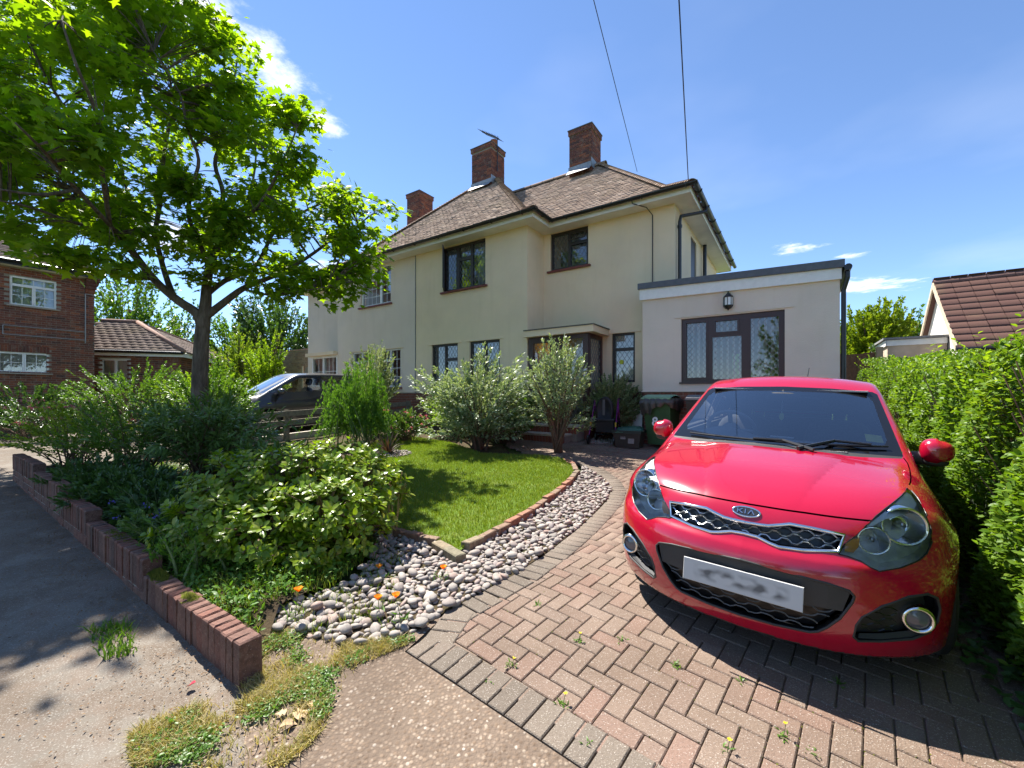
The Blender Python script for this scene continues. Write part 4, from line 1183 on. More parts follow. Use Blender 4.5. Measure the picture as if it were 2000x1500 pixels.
lh = thing('brick_house', 'two storey red brick house with white windows behind the tree', 'house', (*hw(-15.41, -4.68), 0), math.atan2(HB[1], HB[0]))
def build_left_house():
    H1 = (-1.96, -.92, 2.92, 3.87); H2 = (-2.75, -1.09, .73, 1.40)
    c = MB(); cells(c, -8, -.002, -1.4, 4.2, .008, .26, [H1, H2]); c.box(-.26, -.008, .26, 7, -1.4, 4.2); c.box(-8, -7.7, .26, 7, -1.4, 4.2); c.box(-8, -.01, 7, 7.2, -1.4, 4.2)
    c.build('wall', M_MORTAR, lh)
    hs = [(h[0]+5, h[1]+5, h[2], h[3]) for h in (H1, H2)]+[(H2[0]+5, H2[1]+5, 1.39, 1.63)]
    b = MB(); bricks_on(b, (-5, .008), (1, 0), (0, -1), 5, -1.2, 4.1, seed=41, holes=hs); bricks_on(b, (-.008, .008), (0, 1), (1, 0), 3, -1.2, 4.1, seed=42)
    b.build('brickwork', M_BRICK_RED, lh, kind='stuff')
    s = MB(); x = H2[0]
    while x < H2[1]-.05: s.box(x+.005, x+.07, -.001, .03, 1.405, 1.62); x += .0755
    s.build('soldier_lintel', M_BRICK_RED, lh, kind='stuff')
    w = window(lh, *H1, 0, [(.06, .48, .06, .62), (.56, .98, .06, .62), (.06, .98, .70, .89)], M_UPVC, ('geo', [(2, 2), (2, 2), (4, 1)]), plain('stone_sill', (.35, .30, .25), .9), proud=[0, 1], label='white plastic window')
    curtain(w, H1[0], H1[1], H1[2], H1[3], .2, plain('pale_blind', (.62, .66, .68), .9), .004, 'roller_blind')
    w = window(lh, *H2, 0, [(.06, .52, .06, .61), (.60, 1.06, .06, .61), (1.14, 1.60, .06, .61)], M_UPVC, ('geo', [(2, 2), (2, 2), (2, 2)]), plain('stone_sill2', (.35, .30, .25), .9), proud=[0, 1, 2], label='white plastic window')
    k = MB()
    for j in range(11): z = H2[2]+.05+j*.055; k.quad((H2[0], .18, z), (H2[1], .18, z), (H2[1], .20, z+.05), (H2[0], .20, z+.05))
    k.build('slatted_blind', M_BLIND, w)
    p = MB(); p.tube([(-.235, -.02, 3.6), (-.235, -.02, 1.85)], .016, 6); p.tube([(-2.1, -.02, 2.24), (-.24, -.02, 2.24)], .014, 6); p.tube([(-2.1, -.02, 1.95), (-.24, -.02, 1.95)], .014, 6); p.tube([(-2.1, -.02, 1.95), (-2.1, -.02, 2.24)], .014, 6); p.tube([(-.235, -.02, 3.59), (-.02, -.02, 3.59)], .014, 6)
    p.build('conduit', plain('grey_conduit', (.30, .30, .31), .5), lh)
    k = MB(); k.prism([(-.24, -.0, 3.62), (-.0, 0, 3.62), (-.0, 0, 4.15), (-.24, 0, 4.15)], (0, -.005, 0))
    for j in range(4): k.box(-.24, .012+.03*j, -.05-.06*j, .0, 3.66+.12*j, 3.78+.12*j)
    k.build('corbel', M_BRICK_RED, lh)
    e = MB(); e.box(-8.2, .12, -.38, .5, 4.15, 4.18); e.build('soffit', M_SOFFIT, lh)
    gt = MB(); gt.tube([(-8.2, -.42, 4.25), (.2, -.42, 4.25)], .055, 10); gt.box(-8.2, .14, -.385, -.36, 4.13, 4.27); gt.build('gutter', M_BLACK, lh)
    rb = MB(); SL = .85; R = 3.8
    rb.add([(-8.3, -.38, 4.24), (.25, -.38, 4.24), (.25-R, -.38+R, 4.24+R*SL), (-8.3, -.38+R, 4.24+R*SL), (.25, 7.3, 4.24)], [(0, 1, 2, 3), (1, 4, 2)])
    ro = rb.build('roof', M_TILE, lh)
    tile_plane(ro, (-6.5, -.40), (1, 0), (0, 1), 4.26, SL, 6.8, R, .11, .17, M_TILE, keep=lambda t, q: t < 6.78-q, seed=4)
    ch = MB(); ch.box(-6.2, -5.3, 3.2, 4.0, 6.5, 9.0); ch.build('chimney', M_BRICK_RED, lh)
    # white gable dormer further along
    d = MB(); d.box(-3.6, -2.6, .9, 2.6, 4.9, 6.4); d.build('dormer', M_WHITE, lh)
build_left_house()

gg = thing('brown_roof_garage', 'long single storey brick building with brown tiled hipped roof behind tree trunk', 'garage', (-13.75, 17.25, 0), math.atan2(.325, .946))
gg.scale = (1.15, 1.15, 1.15)
def build_left_garage():
    H = (-2.28, -1.40, .2, 1.28)
    c = MB(); cells(c, -3.2, 0, -1.4, 1.42, .0, .2, [H]); c.box(-.2, 0, .2, 10.2, -1.4, 1.42)
    c.build('wall', M_MORTAR, gg)
    b = MB(); bricks_on(b, (-3.2, 0), (1, 0), (0, -1), 3.2, -1.2, 1.40, seed=51, holes=[(H[0]+3.2, H[1]+3.2, H[2], H[3])]); bricks_on(b, (0, 0), (0, 1), (1, 0), 10, -.5, 1.40, seed=52)
    b.build('brickwork', M_BRICK_RED, gg, kind='stuff')
    w = window(gg, *H, 0, [(.09, .40, .09, 1.0), (.48, .80, .09, 1.0)], M_UPVC, ('geo', [(1, 2), (1, 2)]), None, label='white plastic window')
    curtain(w, H[0], H[1], H[2], H[3], .16, M_BLIND)
    f = MB(); f.box(-3.2, .15, -.16, -.13, 1.36, 1.52); f.box(.13, .16, -.13, 10.2, 1.365, 1.515); f.build('fascia', M_WHITE, gg)
    rb = MB(); rb.add([(-3.2, -.2, 1.52), (.2, -.2, 1.52), (.2, 10.4, 1.52), (-2.1, 2.1, 2.80), (-3.2, 2.1, 2.80)], [(0, 1, 3, 4), (1, 2, 3)])
    ro = rb.build('roof', M_TILE2, gg)
    tile_plane(ro, (-3.2, -.22), (1, 0), (0, 1), 1.53, .557, 3.4, 2.3, .23, .25, M_TILE2, keep=lambda t, q: t < 3.45-q, seed=5, th=.03, wave=.02)
    tile_plane(ro, (.22, -.2), (0, 1), (-1, 0), 1.53, .557, 10.5, 2.3, .23, .25, M_TILE2, keep=lambda t, q: q < t and (10.5-t) > q*3.6, seed=6, th=.03, wave=.02)
    h = MB(); h.tube([(.2, -.2, 1.56), (-2.1, 2.1, 2.85)], .085, 8); h.tube([(-2.1, 2.1, 2.85), (.2, 10.4, 1.57)], .06, 8); h.tube([(-2.1, 2.1, 2.85), (-3.2, 2.1, 2.85)], .085, 8); h.build('hip_ridge', plain('hip_tile_brown', (.26, .16, .12), .9), ro, smooth=True)
    g = MB(); g.tube([(-3.2, -.24, 1.50), (.22, -.24, 1.50)], .05, 8); g.build('gutter', M_BLACK, gg)
build_left_garage()

sw = thing('side_garden_wall', 'tall yellow brick garden wall with arched gateway beside the pale house', 'wall', (HC[0], HC[1], 0), HROT)
def build_side_wall():
    b0 = 1.25; Z = 1.96
    c = MB(); cells(c, -14.4, -11.12, -1.4, Z, b0+.008, b0+.22, [(-12.25, -11.3, -1.5, .95)]); c.build('core', M_MORTAR, sw)
    k = MB(); bricks_on(k, (-14.4, b0+.008), (1, 0), (0, -1), 3.28, -1.2, Z-.05, seed=61, holes=[(2.15, 3.10, -2, 1.32)]); k.build('brickwork', M_BRICK_PALE, sw, kind='stuff')
    a = MB(); n = 14
    for i in range(n):
        t = math.pi*i/(n-1); x, z = -11.775-.5*math.cos(t), .92+.32*math.sin(t); a.box(x-.035, x+.035, b0-.004, b0+.1, z, z+.2)
    a.build('arch_bricks', M_BRICK_PALE, sw, kind='stuff')
    cp = MB(); cp.box(-14.42, -11.12, b0-.03, b0+.26, Z, Z+.055); cp.build('coping', plain('coping_tile', (.40, .24, .16), .9), sw)
    g = MB()
    for i in range(9): x = -12.2+i*.105; g.tube([(x, b0+.1, -1.0), (x, b0+.1, .9+.12*math.sin(math.pi*i/8))], .01, 5)
    g.tube([(-12.24, b0+.1, .1), (-11.31, b0+.1, .1)], .014, 5); g.tube([(-12.24, b0+.1, .8), (-11.31, b0+.1, .8)], .014, 5); g.build('iron_gate', M_BLACK, sw)
    p = MB(); p.box(-12.30, -12.22, b0-.04, b0+.02, -1.0, 1.25); p.build('gate_post', plain('pale_post', (.62, .52, .38), .8), sw)
build_side_wall()

rg = thing('neighbour_garage', 'white gabled garage with dark brown tiled roof beyond the hedge', 'garage', (9.55, 9.0, 0), HROT)
def build_right_garage():
    ZE, SL, R = 1.05, .99, 1.73
    ZR = ZE+SL*R
    w = MB(); w.prism([(.12, .15, -1.5), (.12, .15, ZE+.1), (.12, R, ZR-.05), (.12, 2*R-.15, ZE+.1), (.12, 2*R-.15, -1.5)], (6, 0, 0)); w.build('wall', plain('white_render', (.72, .68, .60), .9, var=.12, scale=4), rg)
    rb = MB(); rb.prism([(0, -.1, ZE-.06), (0, R, ZR+.0), (0, 2*R+.1, ZE-.06), (0, 2*R+.1, ZE-.10), (0, R, ZR-.06), (0, -.1, ZE-.10)], (7, 0, 0)); ro = rb.build('roof', M_TILE3, rg)
    tile_plane(ro, (0.0, -.14), (1, 0), (0, 1), ZE-.06, SL, 6, R+.1, .225, .30, M_TILE3, seed=8, th=.035, stag=False)
    tile_plane(ro, (0.0, 2*R+.14), (1, 0), (0, -1), ZE-.06, SL, 6, R+.1, .225, .30, M_TILE3, seed=9, th=.035, stag=False)
    rt = MB()
    x = 0
    while x < 6: rt.lathe([(.11, 0), (.115, .44)], (x, R, ZR-.0), (1, 0, 0), 8, xdir=(0, 1, 0), a0=0, a1=math.pi); x += .45
    rt.build('ridge_tiles', plain('ridge_tile_brown', (.13, .07, .06), .9), ro)
    v = MB(); v.prism([(-.012, -.1, ZE-.12), (-.012, -.1, ZE+.02), (-.012, R, ZR+.05), (-.012, R, ZR-.10)], (.03, 0, 0)); v.prism([(-.012, 2*R+.1, ZE-.12), (-.012, 2*R+.1, ZE+.02), (-.012, R, ZR+.05), (-.012, R, ZR-.10)], (.03, 0, 0)); v.build('verge_mortar', plain('verge_cement', (.52, .42, .30), .9), rg)
    b = MB(); b.prism([(.03, -.1, ZE-.30), (.03, -.1, ZE-.125), (.03, R, ZR-.105), (.03, R, ZR-.28)], (.03, 0, 0)); b.build('barge_board', M_WHITE, rg)
    g = MB(); g.tube([(-.02, -.16, ZE-.08), (6, -.16, ZE-.08)], .05, 8); g.build('gutter', M_BLACK, rg)
    # low flat roofed range running back along the garage's side
    l = MB(); l.box(-.95, .1, 1.0, 12, -1.5, 1.35); l.build('lean_to_wall', plain('buff_render', (.50, .40, .30), .9, var=.2, scale=3), rg)
    l = MB(); l.box(-1.04, .12, .92, 12.2, 1.37, 1.42); l.build('lean_to_roof', plain('pale_felt', (.22, .22, .22), .9), rg)
    l = MB(); l.box(-.99, -.96, .98, 12, 1.22, 1.36); l.box(-.96, .1, .97, .995, 1.22, 1.36); l.build('lean_to_fascia', M_WHITE, rg)
build_right_garage()
# dark gutter end of a further roof at the right edge
fh = thing('far_roof_corner', 'dark eaves corner of a roof rising behind the brown garage roof', 'house', (17.2, 13.4, 0), HROT)
k = MB(); k.box(.4, 5, .4, 5, -1.5, 3.7); k.build('wall', plain('grey_wall', (.30, .30, .30), .9), fh)
k = MB(); k.add([(-.4, -.4, 3.75), (6, -.4, 3.75), (6, 6, 3.75), (-.4, 6, 3.75), (2.8, 2.8, 5.6)], [(0, 1, 4), (1, 2, 4), (2, 3, 4), (3, 0, 4), (3, 2, 1, 0)]); k.build('roof', M_TILE3, fh)
k = MB(); k.tube([(-.45, 6, 3.75), (-.45, -.45, 3.75), (6, -.45, 3.75)], .06, 8); k.build('gutter', M_BLACK, fh)

# wooden fence panel beside the extension
fp = thing('wooden_fence', 'brown vertical board fence panel between extension and conifer', 'fence', (HC[0], HC[1], 0), HROT)
M_WOOD = plain('brown_fence_board', (.20, .085, .045), .85, var=.3, scale=20)
bm_ = MB(); bm_.box(-.045, .045, 0, .02, -1.1, .86); me = bpy.data.meshes.new('board'); me.from_pydata(bm_.v, [], bm_.f); me.materials.append(M_WOOD)
for i in range(7): o = link('board', me, fp, loc=(6.17+i*.094, 2.5+(i % 2)*.012, random.uniform(-.02, .02)))
k = MB(); k.box(6.80, 6.90, 2.46, 2.56, -1.1, .98); k.build('post', plain('pale_wood_post', (.42, .28, .18), .85), fp)
k = MB(); k.box(6.9, 12, 2.5, 2.53, -1.1, .42); k.box(6.9, 12, 2.47, 2.56, .42, .47); k.build('low_panel', M_WOOD, fp)

# grey post and rail fence between the two front gardens
rf = thing('rail_fence', 'low weathered grey two rail fence between the two gardens', 'fence', (0, 0, 0))
M_RAIL = plain('weathered_rail', (.20, .175, .13), .9, var=.35, scale=15, bump=.4)
def build_rail():
    prev = None; bs = [-6.6, -5.2, -3.8, -2.4, -1.0, -.25]
    for b in bs:
        x, y = hw(-3.95, b); z = g1(x, y)
        k = MB(); k.box(-.045, .045, -.045, .045, -.3, .68); o = k.build('post', M_RAIL, rf, loc=(x, y, z)); o.rotation_euler.z = HROT
        if prev:
            for h in (.60, .40):
                k = MB(); (x0, y0, z0) = prev; ex, ey = HA[0]*.06, HA[1]*.06
                k.add([(x0+ex-HA[0]*.025, y0+ey-HA[1]*.025, z0+h-.06), (x0+ex+HA[0]*.025, y0+ey+HA[1]*.025, z0+h-.06), (x0+ex+HA[0]*.025, y0+ey+HA[1]*.025, z0+h+.06), (x0+ex-HA[0]*.025, y0+ey-HA[1]*.025, z0+h+.06),
                       (x+ex-HA[0]*.025, y+ey-HA[1]*.025, z+h-.06), (x+ex+HA[0]*.025, y+ey+HA[1]*.025, z+h-.06), (x+ex+HA[0]*.025, y+ey+HA[1]*.025, z+h+.06), (x+ex-HA[0]*.025, y+ey-HA[1]*.025, z+h+.06)],
                      [(0, 3, 2, 1), (4, 5, 6, 7), (0, 1, 5, 4), (1, 2, 6, 5), (2, 3, 7, 6), (3, 0, 4, 7)])
                k.build('rail', M_RAIL, rf)
        prev = (x, y, z)
    k = MB()
    for i in range(len(bs)-1):
        for (b0, b1) in ((bs[i], bs[i+1]),):
            p0, p1 = hw(-4.15, b0), hw(-4.15, b1); q0, q1 = hw(-4.03, b0), hw(-4.03, b1)
            z0, z1 = g1(*p0), g1(*p1)
            k.add([(*p0, z0-.1), (*q0, z0-.1), (*q1, z1-.1), (*p1, z1-.1), (*p0, z0+.13), (*q0, z0+.13), (*q1, z1+.13), (*p1, z1+.13)], [(4, 5, 6, 7), (0, 1, 5, 4), (2, 3, 7, 6), (3, 0, 4, 7), (1, 2, 6, 5)])
    k.build('kerb', plain('concrete_kerb', (.42, .38, .32), .9), rf)
build_rail()

# ------------------------------------------------------------------ bins, box, walker
def wheelie(name, label, a, b, col, lidcol, rot=0, bag=False, num=None):
    x, y = hw(a, b); t = thing(name, label, 'wheelie bin', (x, y, g1(x, y)), HROT+rot)
    m = plain(name+'_plastic', col, .5, var=.15); ml = plain(name+'_lid', lidcol, .5, var=.15)
    k = MB()
    def ring(w, d, z, y0=0): return [(-w/2, -d/2+y0, z), (w/2, -d/2+y0, z), (w/2, d/2+y0, z), (-w/2, d/2+y0, z)]
    rs = [ring(.44, .48, .06, .06), ring(.47, .52, .25, .05), ring(.55, .68, .90, 0), ring(.55, .68, .93, 0), ring(.585, .72, .935, 0), ring(.585, .72, .985, 0)]
    vs = [p for r in rs for p in r]; fs = [(i*4+j, i*4+(j+1) % 4, (i+1)*4+(j+1) % 4, (i+1)*4+j) for i in range(len(rs)-1) for j in range(4)]+[(3, 2, 1, 0)]
    k.add(vs, fs); k.build('body', m, t)
    k = MB(); vs = []
    for i in range(9):
        q = i/8; yy = -.37+.76*q; zz = .99+.055*math.sin(math.pi*min(1, q*1.3))+.01
        vs += [(-.29, yy, zz-.02), (-.27, yy, zz), (.27, yy, zz), (.29, yy, zz-.02)]
    k.add(vs, [(i*4+j, i*4+j+1, i*4+j+5, i*4+j+4) for i in range(8) for j in range(3)])
    k.box(-.29, .29, -.375, -.36, .965, .998); k.build('lid', ml, t)
    k = MB(); k.tube([(-.24, .42, .98), (.24, .42, .98)], .018, 8); k.tube([(-.22, .36, .96), (-.22, .42, .98)], .015, 6); k.tube([(.22, .36, .96), (.22, .42, .98)], .015, 6); k.build('handle', M_BLACK, t)
    for s in (-1, 1):
        k = MB(); k.lathe([(.0, -.025), (.085, -.025), (.1, -.015), (.1, .015), (.085, .025), (0, .025)], (s*.245, .30, .10), (1, 0, 0), 18); k.build('wheel', M_BLACK, t)
    if bag:
        k = MB(); n = 56; vs = []; r = random.Random(4)
        for lv, (e, z) in enumerate(((.0, .985), (.025, .975), (.05, .93), (.055, .87), (.035, .80))):
            for i in range(n):
                q = 2*math.pi*i/n; c, s = math.cos(q), math.sin(q); mm = max(abs(c), abs(s))**.8
                w = .29+e; d = .36+e; wob = 1+.05*math.sin(i*1.9)*(lv > 0)+r.uniform(-.02, .02)*lv*.6
                zz = z-(.06*math.sin(i*.35+1)+.03*math.sin(i*1.3)+r.uniform(0, .025))*(lv == 4)-.07*(lv == 4)*(c < -.2)
                vs.append((c/mm*w*wob, s/mm*d*wob, zz))
        k.add(vs, [(l*n+i, l*n+(i+1) % n, (l+1)*n+(i+1) % n, (l+1)*n+i) for l in range(4) for i in range(n)])
        bt = NT('bin_liner_plastic'); bt.col((.055, .045, .04)).set(.28, 0, .6); bt.bump(bt.noise(18, 6), .6, .03)
        k.build('bin_liner', bt.m, t, smooth=True)
    if num:
        nm2 = text_mesh(num, .235, .002, .006); nm2.materials.append(M_WHITE)
        o = link('painted_number', nm2, t, loc=(-.03, -.312, .52)); o.rotation_euler = (math.radians(82), 0, 0)
    return t
wheelie('green_wheelie_bin', 'green wheelie bin with white number 8 and dark liner over its rim', 3.22, -.02, (.035, .095, .035), (.20, .36, .22), -.12, True, '8')
wheelie('black_wheelie_bin', 'black wheelie bin with grey lid beside the extension wall', 4.02, -.14, (.018, .018, .018), (.20, .20, .20), .05)
bx = thing('recycling_box', 'open dark brown plastic recycling box with loose green lid', 'recycling box', (*at(1229, 873), g1(*at(1229, 873))), HROT+.05)
k = MB(); W1, D1, W2, D2, H = .46, .34, .56, .43, .34
k.add([(-W1/2, -D1/2, 0), (W1/2, -D1/2, 0), (W1/2, D1/2, 0), (-W1/2, D1/2, 0), (-W2/2, -D2/2, H), (W2/2, -D2/2, H), (W2/2, D2/2, H), (-W2/2, D2/2, H),
       (-W2/2+.012, -D2/2+.012, H), (W2/2-.012, -D2/2+.012, H), (W2/2-.012, D2/2-.012, H), (-W2/2+.012, D2/2-.012, H), (-W1/2+.012, -D1/2+.012, .012), (W1/2-.012, -D1/2+.012, .012), (W1/2-.012, D1/2-.012, .012), (-W1/2+.012, D1/2-.012, .012)],
      [(0, 3, 2, 1), (0, 1, 5, 4), (1, 2, 6, 5), (2, 3, 7, 6), (3, 0, 4, 7), (4, 5, 9, 8), (5, 6, 10, 9), (6, 7, 11, 10), (7, 4, 8, 11), (8, 9, 13, 12), (9, 10, 14, 13), (10, 11, 15, 14), (11, 8, 12, 15), (12, 13, 14, 15)])
k.build('body', plain('brown_box_plastic', (.045, .034, .027), .5, var=.15), bx)
k = MB()
for (z0, z1, e) in ((.285, .34, .012), (.335, .345, .022)):
    for (x0, x1, y0, y1) in ((-W2/2-e, W2/2+e, -D2/2-e, -D2/2+.004), (-W2/2-e, W2/2+e, D2/2-.004, D2/2+e), (-W2/2-e, -W2/2+.004, -D2/2, D2/2), (W2/2-.004, W2/2+e, -D2/2, D2/2)): k.box(x0, x1, y0, y1, z0, z1)
k.build('rim', M_BLACK, bx)
k = MB(); k.box(.03, .15, -.213, -.209, .07, .24); k.box(-.12, -.02, -.222, -.2185, .20, .225); k.box(-.12, -.02, -.219, -.2165, .15, .19); o = k.build('sticker', plain('faded_label', (.25, .22, .2), .7, var=.3, scale=60), bx); o.rotation_euler.x = -.10
ld = thing('green_box_lid', 'loose dark green lid lying tilted on the recycling box', 'lid', (*at(1229, 873), g1(*at(1229, 873))+.37), HROT+.3)
ld.rotation_euler = (.10, -.08, HROT+.3)
k = MB(); k.cbox(-.24, .24, -.19, .19, -.03, .01, .02); k.box(-.27, .27, -.21, .21, -.035, -.022); k.cbox(-.16, .16, -.12, .12, .01, .028, .01); k.build('cover', plain('dark_green_plastic', (.035, .11, .075), .45, var=.15), ld)
wb = thing('white_board', 'plain white rounded board leaning against the brick plinth behind the bin', 'board', (*hw(2.55, .42), g1(*hw(2.55, .42))), HROT)
k = MB(); pl = [(-.11, 0, 0), (.11, 0, 0), (.11, 0, .62)]+[(.11*math.cos(t), 0, .62+.09*math.sin(t)) for t in [math.pi*i/8 for i in range(1, 8)]]+[(-.11, 0, .62)]
k.prism(pl, (0, .015, 0)); o = k.build('panel', M_WHITE, wb, fixn=True); o.rotation_euler.x = -.12
def build_walker():
    p = at(1182, 866); t = thing('rollator_walker', 'purple framed rollator walker with black seat and bag by the steps', 'walker', (*p, g1(*p)), HROT+.12)
    m = plain('purple_metal', (.16, .012, .12), .3, metal=.6, var=.1); mbk = plain('black_nylon', (.018, .018, .022), .6, var=.25, scale=25)
    for s in (-1, 1):
        k = MB(); k.tube([(s*.27, -.30, .10), (s*.27, -.26, .20), (s*.255, -.04, .62), (s*.25, .10, .92), (s*.25, .20, .95), (s*.25, .30, .945)], .014, 8); k.tube([(s*.25, .10, .92), (s*.25, .28, .12)], .013, 8); k.tube([(s*.258, -.12, .47), (s*.25, .17, .48)], .012, 8)
        k.build('side_frame', m, t, smooth=True)
        k = MB(); k.tube([(s*.25, .20, .95), (s*.25, .33, .945)], .02, 8); k.build('handle', M_BLACK, t)
        k = MB(); k.box(s*.262-.012, s*.262+.012, -.185, -.15, .37, .46); o = k.build('reflector', plain('yellow_tape', (.6, .4, .03), .5), t)
        for yy, r in ((-.30, .10), (.28, .10)):
            k = MB(); k.lathe([(.0, -.018), (r*.7, -.018), (r*.75, -.022), (r, -.016), (r, .016), (r*.75, .022), (r*.7, .018), (0, .018)], (s*.27, yy, r), (1, 0, 0), 22); k.build('wheel', M_BLACK, t, smooth=False)
    k = MB(); k.cbox(-.22, .22, -.13, .14, .48, .53, .015); k.build('seat', mbk, t)
    k = MB(); k.add([(-.2, -.10, .47), (.2, -.10, .47), (.2, .12, .47), (-.2, .12, .47), (-.18, -.08, .24), (.18, -.08, .24), (.18, .10, .24), (-.18, .10, .24)], [(0, 1, 5, 4), (1, 2, 6, 5), (2, 3, 7, 6), (3, 0, 4, 7), (4, 5, 6, 7)]); k.build('basket', mbk, t)
    # domed bag hung over the backrest
    k = MB(); n = 10; vs = []
    for (yy, sc) in ((-.06, .75), (-.10, .95), (-.02, 1.0), (.06, 1.0), (.08, .8)):
        for i in range(n+1):
            q = math.pi*i/n; vs.append((.17*sc*math.cos(q), yy, .72+.27*sc*math.sin(q)))
        vs.append((-.17*sc, yy, .53)); vs.append((.17*sc, yy, .53))
    L = n+3; fs = [(l*L+i, l*L+(i+1) % L, (l+1)*L+(i+1) % L, (l+1)*L+i) for l in range(4) for i in range(L)]+[tuple(range(L)), tuple(range(5*L-1, 4*L-1, -1))]
    k.add(vs, fs); k.build('bag', mbk, t, smooth=True, fixn=True)
    k = MB(); k.box(-.03, .02, -.105, -.101, .60, .93); k.build('strap', plain('grey_nylon', (.10, .10, .11), .6), t)
    k = MB(); k.tube([(-.25, .26, .16), (.25, .26, .16)], .011, 6); k.tube([(-.25, .08, .50), (.25, .08, .50)], .011, 6); k.build('cross_brace', M_BLACK, t)
build_walker()
# ------------------------------------------------------------------ cars
def hint(x, xs, ys):
    """smooth monotone interpolation"""
    xs = np.asarray(xs, float); ys = np.asarray(ys, float); h = np.diff(xs); d = np.diff(ys)/h
    m = np.zeros_like(ys); m[0] = d[0]; m[-1] = d[-1]
    for i in range(1, len(xs)-1):
        m[i] = 0 if d[i-1]*d[i] <= 0 else 3*(h[i-1]+h[i])/((2*h[i]+h[i-1])/d[i-1]+(h[i]+2*h[i-1])/d[i])
    xc = np.clip(x, xs[0], xs[-1]); k = np.clip(np.searchsorted(xs, xc)-1, 0, len(xs)-2)
    t = (xc-xs[k])/h[k]; t2 = t*t; t3 = t2*t
    return (2*t3-3*t2+1)*ys[k]+(t3-2*t2+t)*h[k]*m[k]+(-2*t3+3*t2)*ys[k+1]+(t3-t2)*h[k]*m[k+1]
def smax(a, b, k):
    h = np.clip(.5+.5*(a-b)/k, 0, 1); return b*(1-h)+a*h+k*h*(1-h)
def smin(a, b, k): return -smax(-a, -b, k)
def car_shell(x, y, z):
    ax = np.abs(x)
    q = hint(z, [.10, .14, .18, .24, .34, .44, .53, .58, .615, .65, .70, .745, .79, .84, .90], [.13, .085, .06, .03, .008, .0, .010, .03, .064, .088, .105, .135, .18, .26, .40])
    p = hint(ax, [0, .15, .30, .45, .60, .70, .78, .84, .90], [0, .008, .034, .088, .185, .28, .40, .56, .80])
    fr = (q+p-y)*.72
    zc = hint(y, [0, .1, .2, .35, .6, .9, 1.2, 1.6, 2.6, 3.4, 3.75, 4.1], [.70, .765, .815, .858, .915, .962, .985, .975, .985, 1.0, .96, .9])
    yy = np.clip(y, 0, 1.1)
    dome = .013*np.clip(1-(ax/(.17+.24*yy))**7, 0, 1)*np.clip(y/.5, 0, 1)*np.clip((1.3-y)/.3, 0, 1)
    tp = (z-(zc-.045*(ax/.65)**2.4-.19*np.clip((ax-.60)/.26, 0, 2)**2+dome))*.93
    w = hint(y, [0, .3, .55, .83, 1.2, 2.0, 2.8, 3.4, 3.8, 4.1], [.70, .79, .828, .853, .85, .852, .856, .852, .80, .70])
    zt = hint(z, [.1, .2, .35, .55, .70, .85, 1.0], [-.045, -.02, -.006, .0, -.006, -.035, -.075])
    fl = 0
    for wy in (.83, 3.40):
        r = np.sqrt((y-wy)**2+(z-.29)**2); fl = fl+.016*np.exp(-((r-.36)/.07)**2)
    sd = (ax-(w+zt+fl))*.97
    rr = (y-(4.04-.28*np.clip(ax/.8, 0, 1)**3-.25*np.clip(z-.62, 0, 1)**1.3-.4*np.clip(.3-z, 0, 1)))*.9
    low = smax(smax(fr, tp, .05), smax(sd, rr, .08), .07)
    low = smax(low, .145-z, .03)
    ws = (.975+1.95*(z-.97)+.31*x*x-y)*.455
    rf = (z-(1.455-.075*np.clip((2.25-y)/1., 0, 2)**2-.055*np.clip((y-2.25)/1.3, 0, 2)**2-.05*(ax/.57)**2.2))*.96
    gs = (ax-(.745-.37*(z-.95)-.03*((y-2.2)/1.2)**2))*.93
    rw = (y-(3.97-.95*(z-.95)-.12*(ax/.6)**2))*.72
    gh = smax(smax(ws, rf, .05), smax(gs, rw, .06), .045)
    gh = smax(gh, .8-z, .02)
    return smin(low, gh, .025)
def arches(f, x, y, z, wys=(.83, 3.40), zw=.29, R=.338):
    ax = np.abs(x)
    for wy in wys:
        c = np.sqrt((y-wy)**2+(z-zw)**2)-R
        f = smax(f, -smax(c, .56-ax, .03), .012)
    return f
def red_field(x, y, z): return arches(car_shell(x, y, z), x, y, z)
GW = ([-1, 0, .72, 1.75, 2.35, 4.05, 5], [-1, 0, 1.02, 1.95, 2.45, 4.04, 5])
def grey_field(x, y, z):
    return arches(car_shell(x*.99, np.interp(y, *GW), z*.945), x, y, z, (.86, 3.42), .30, .35)
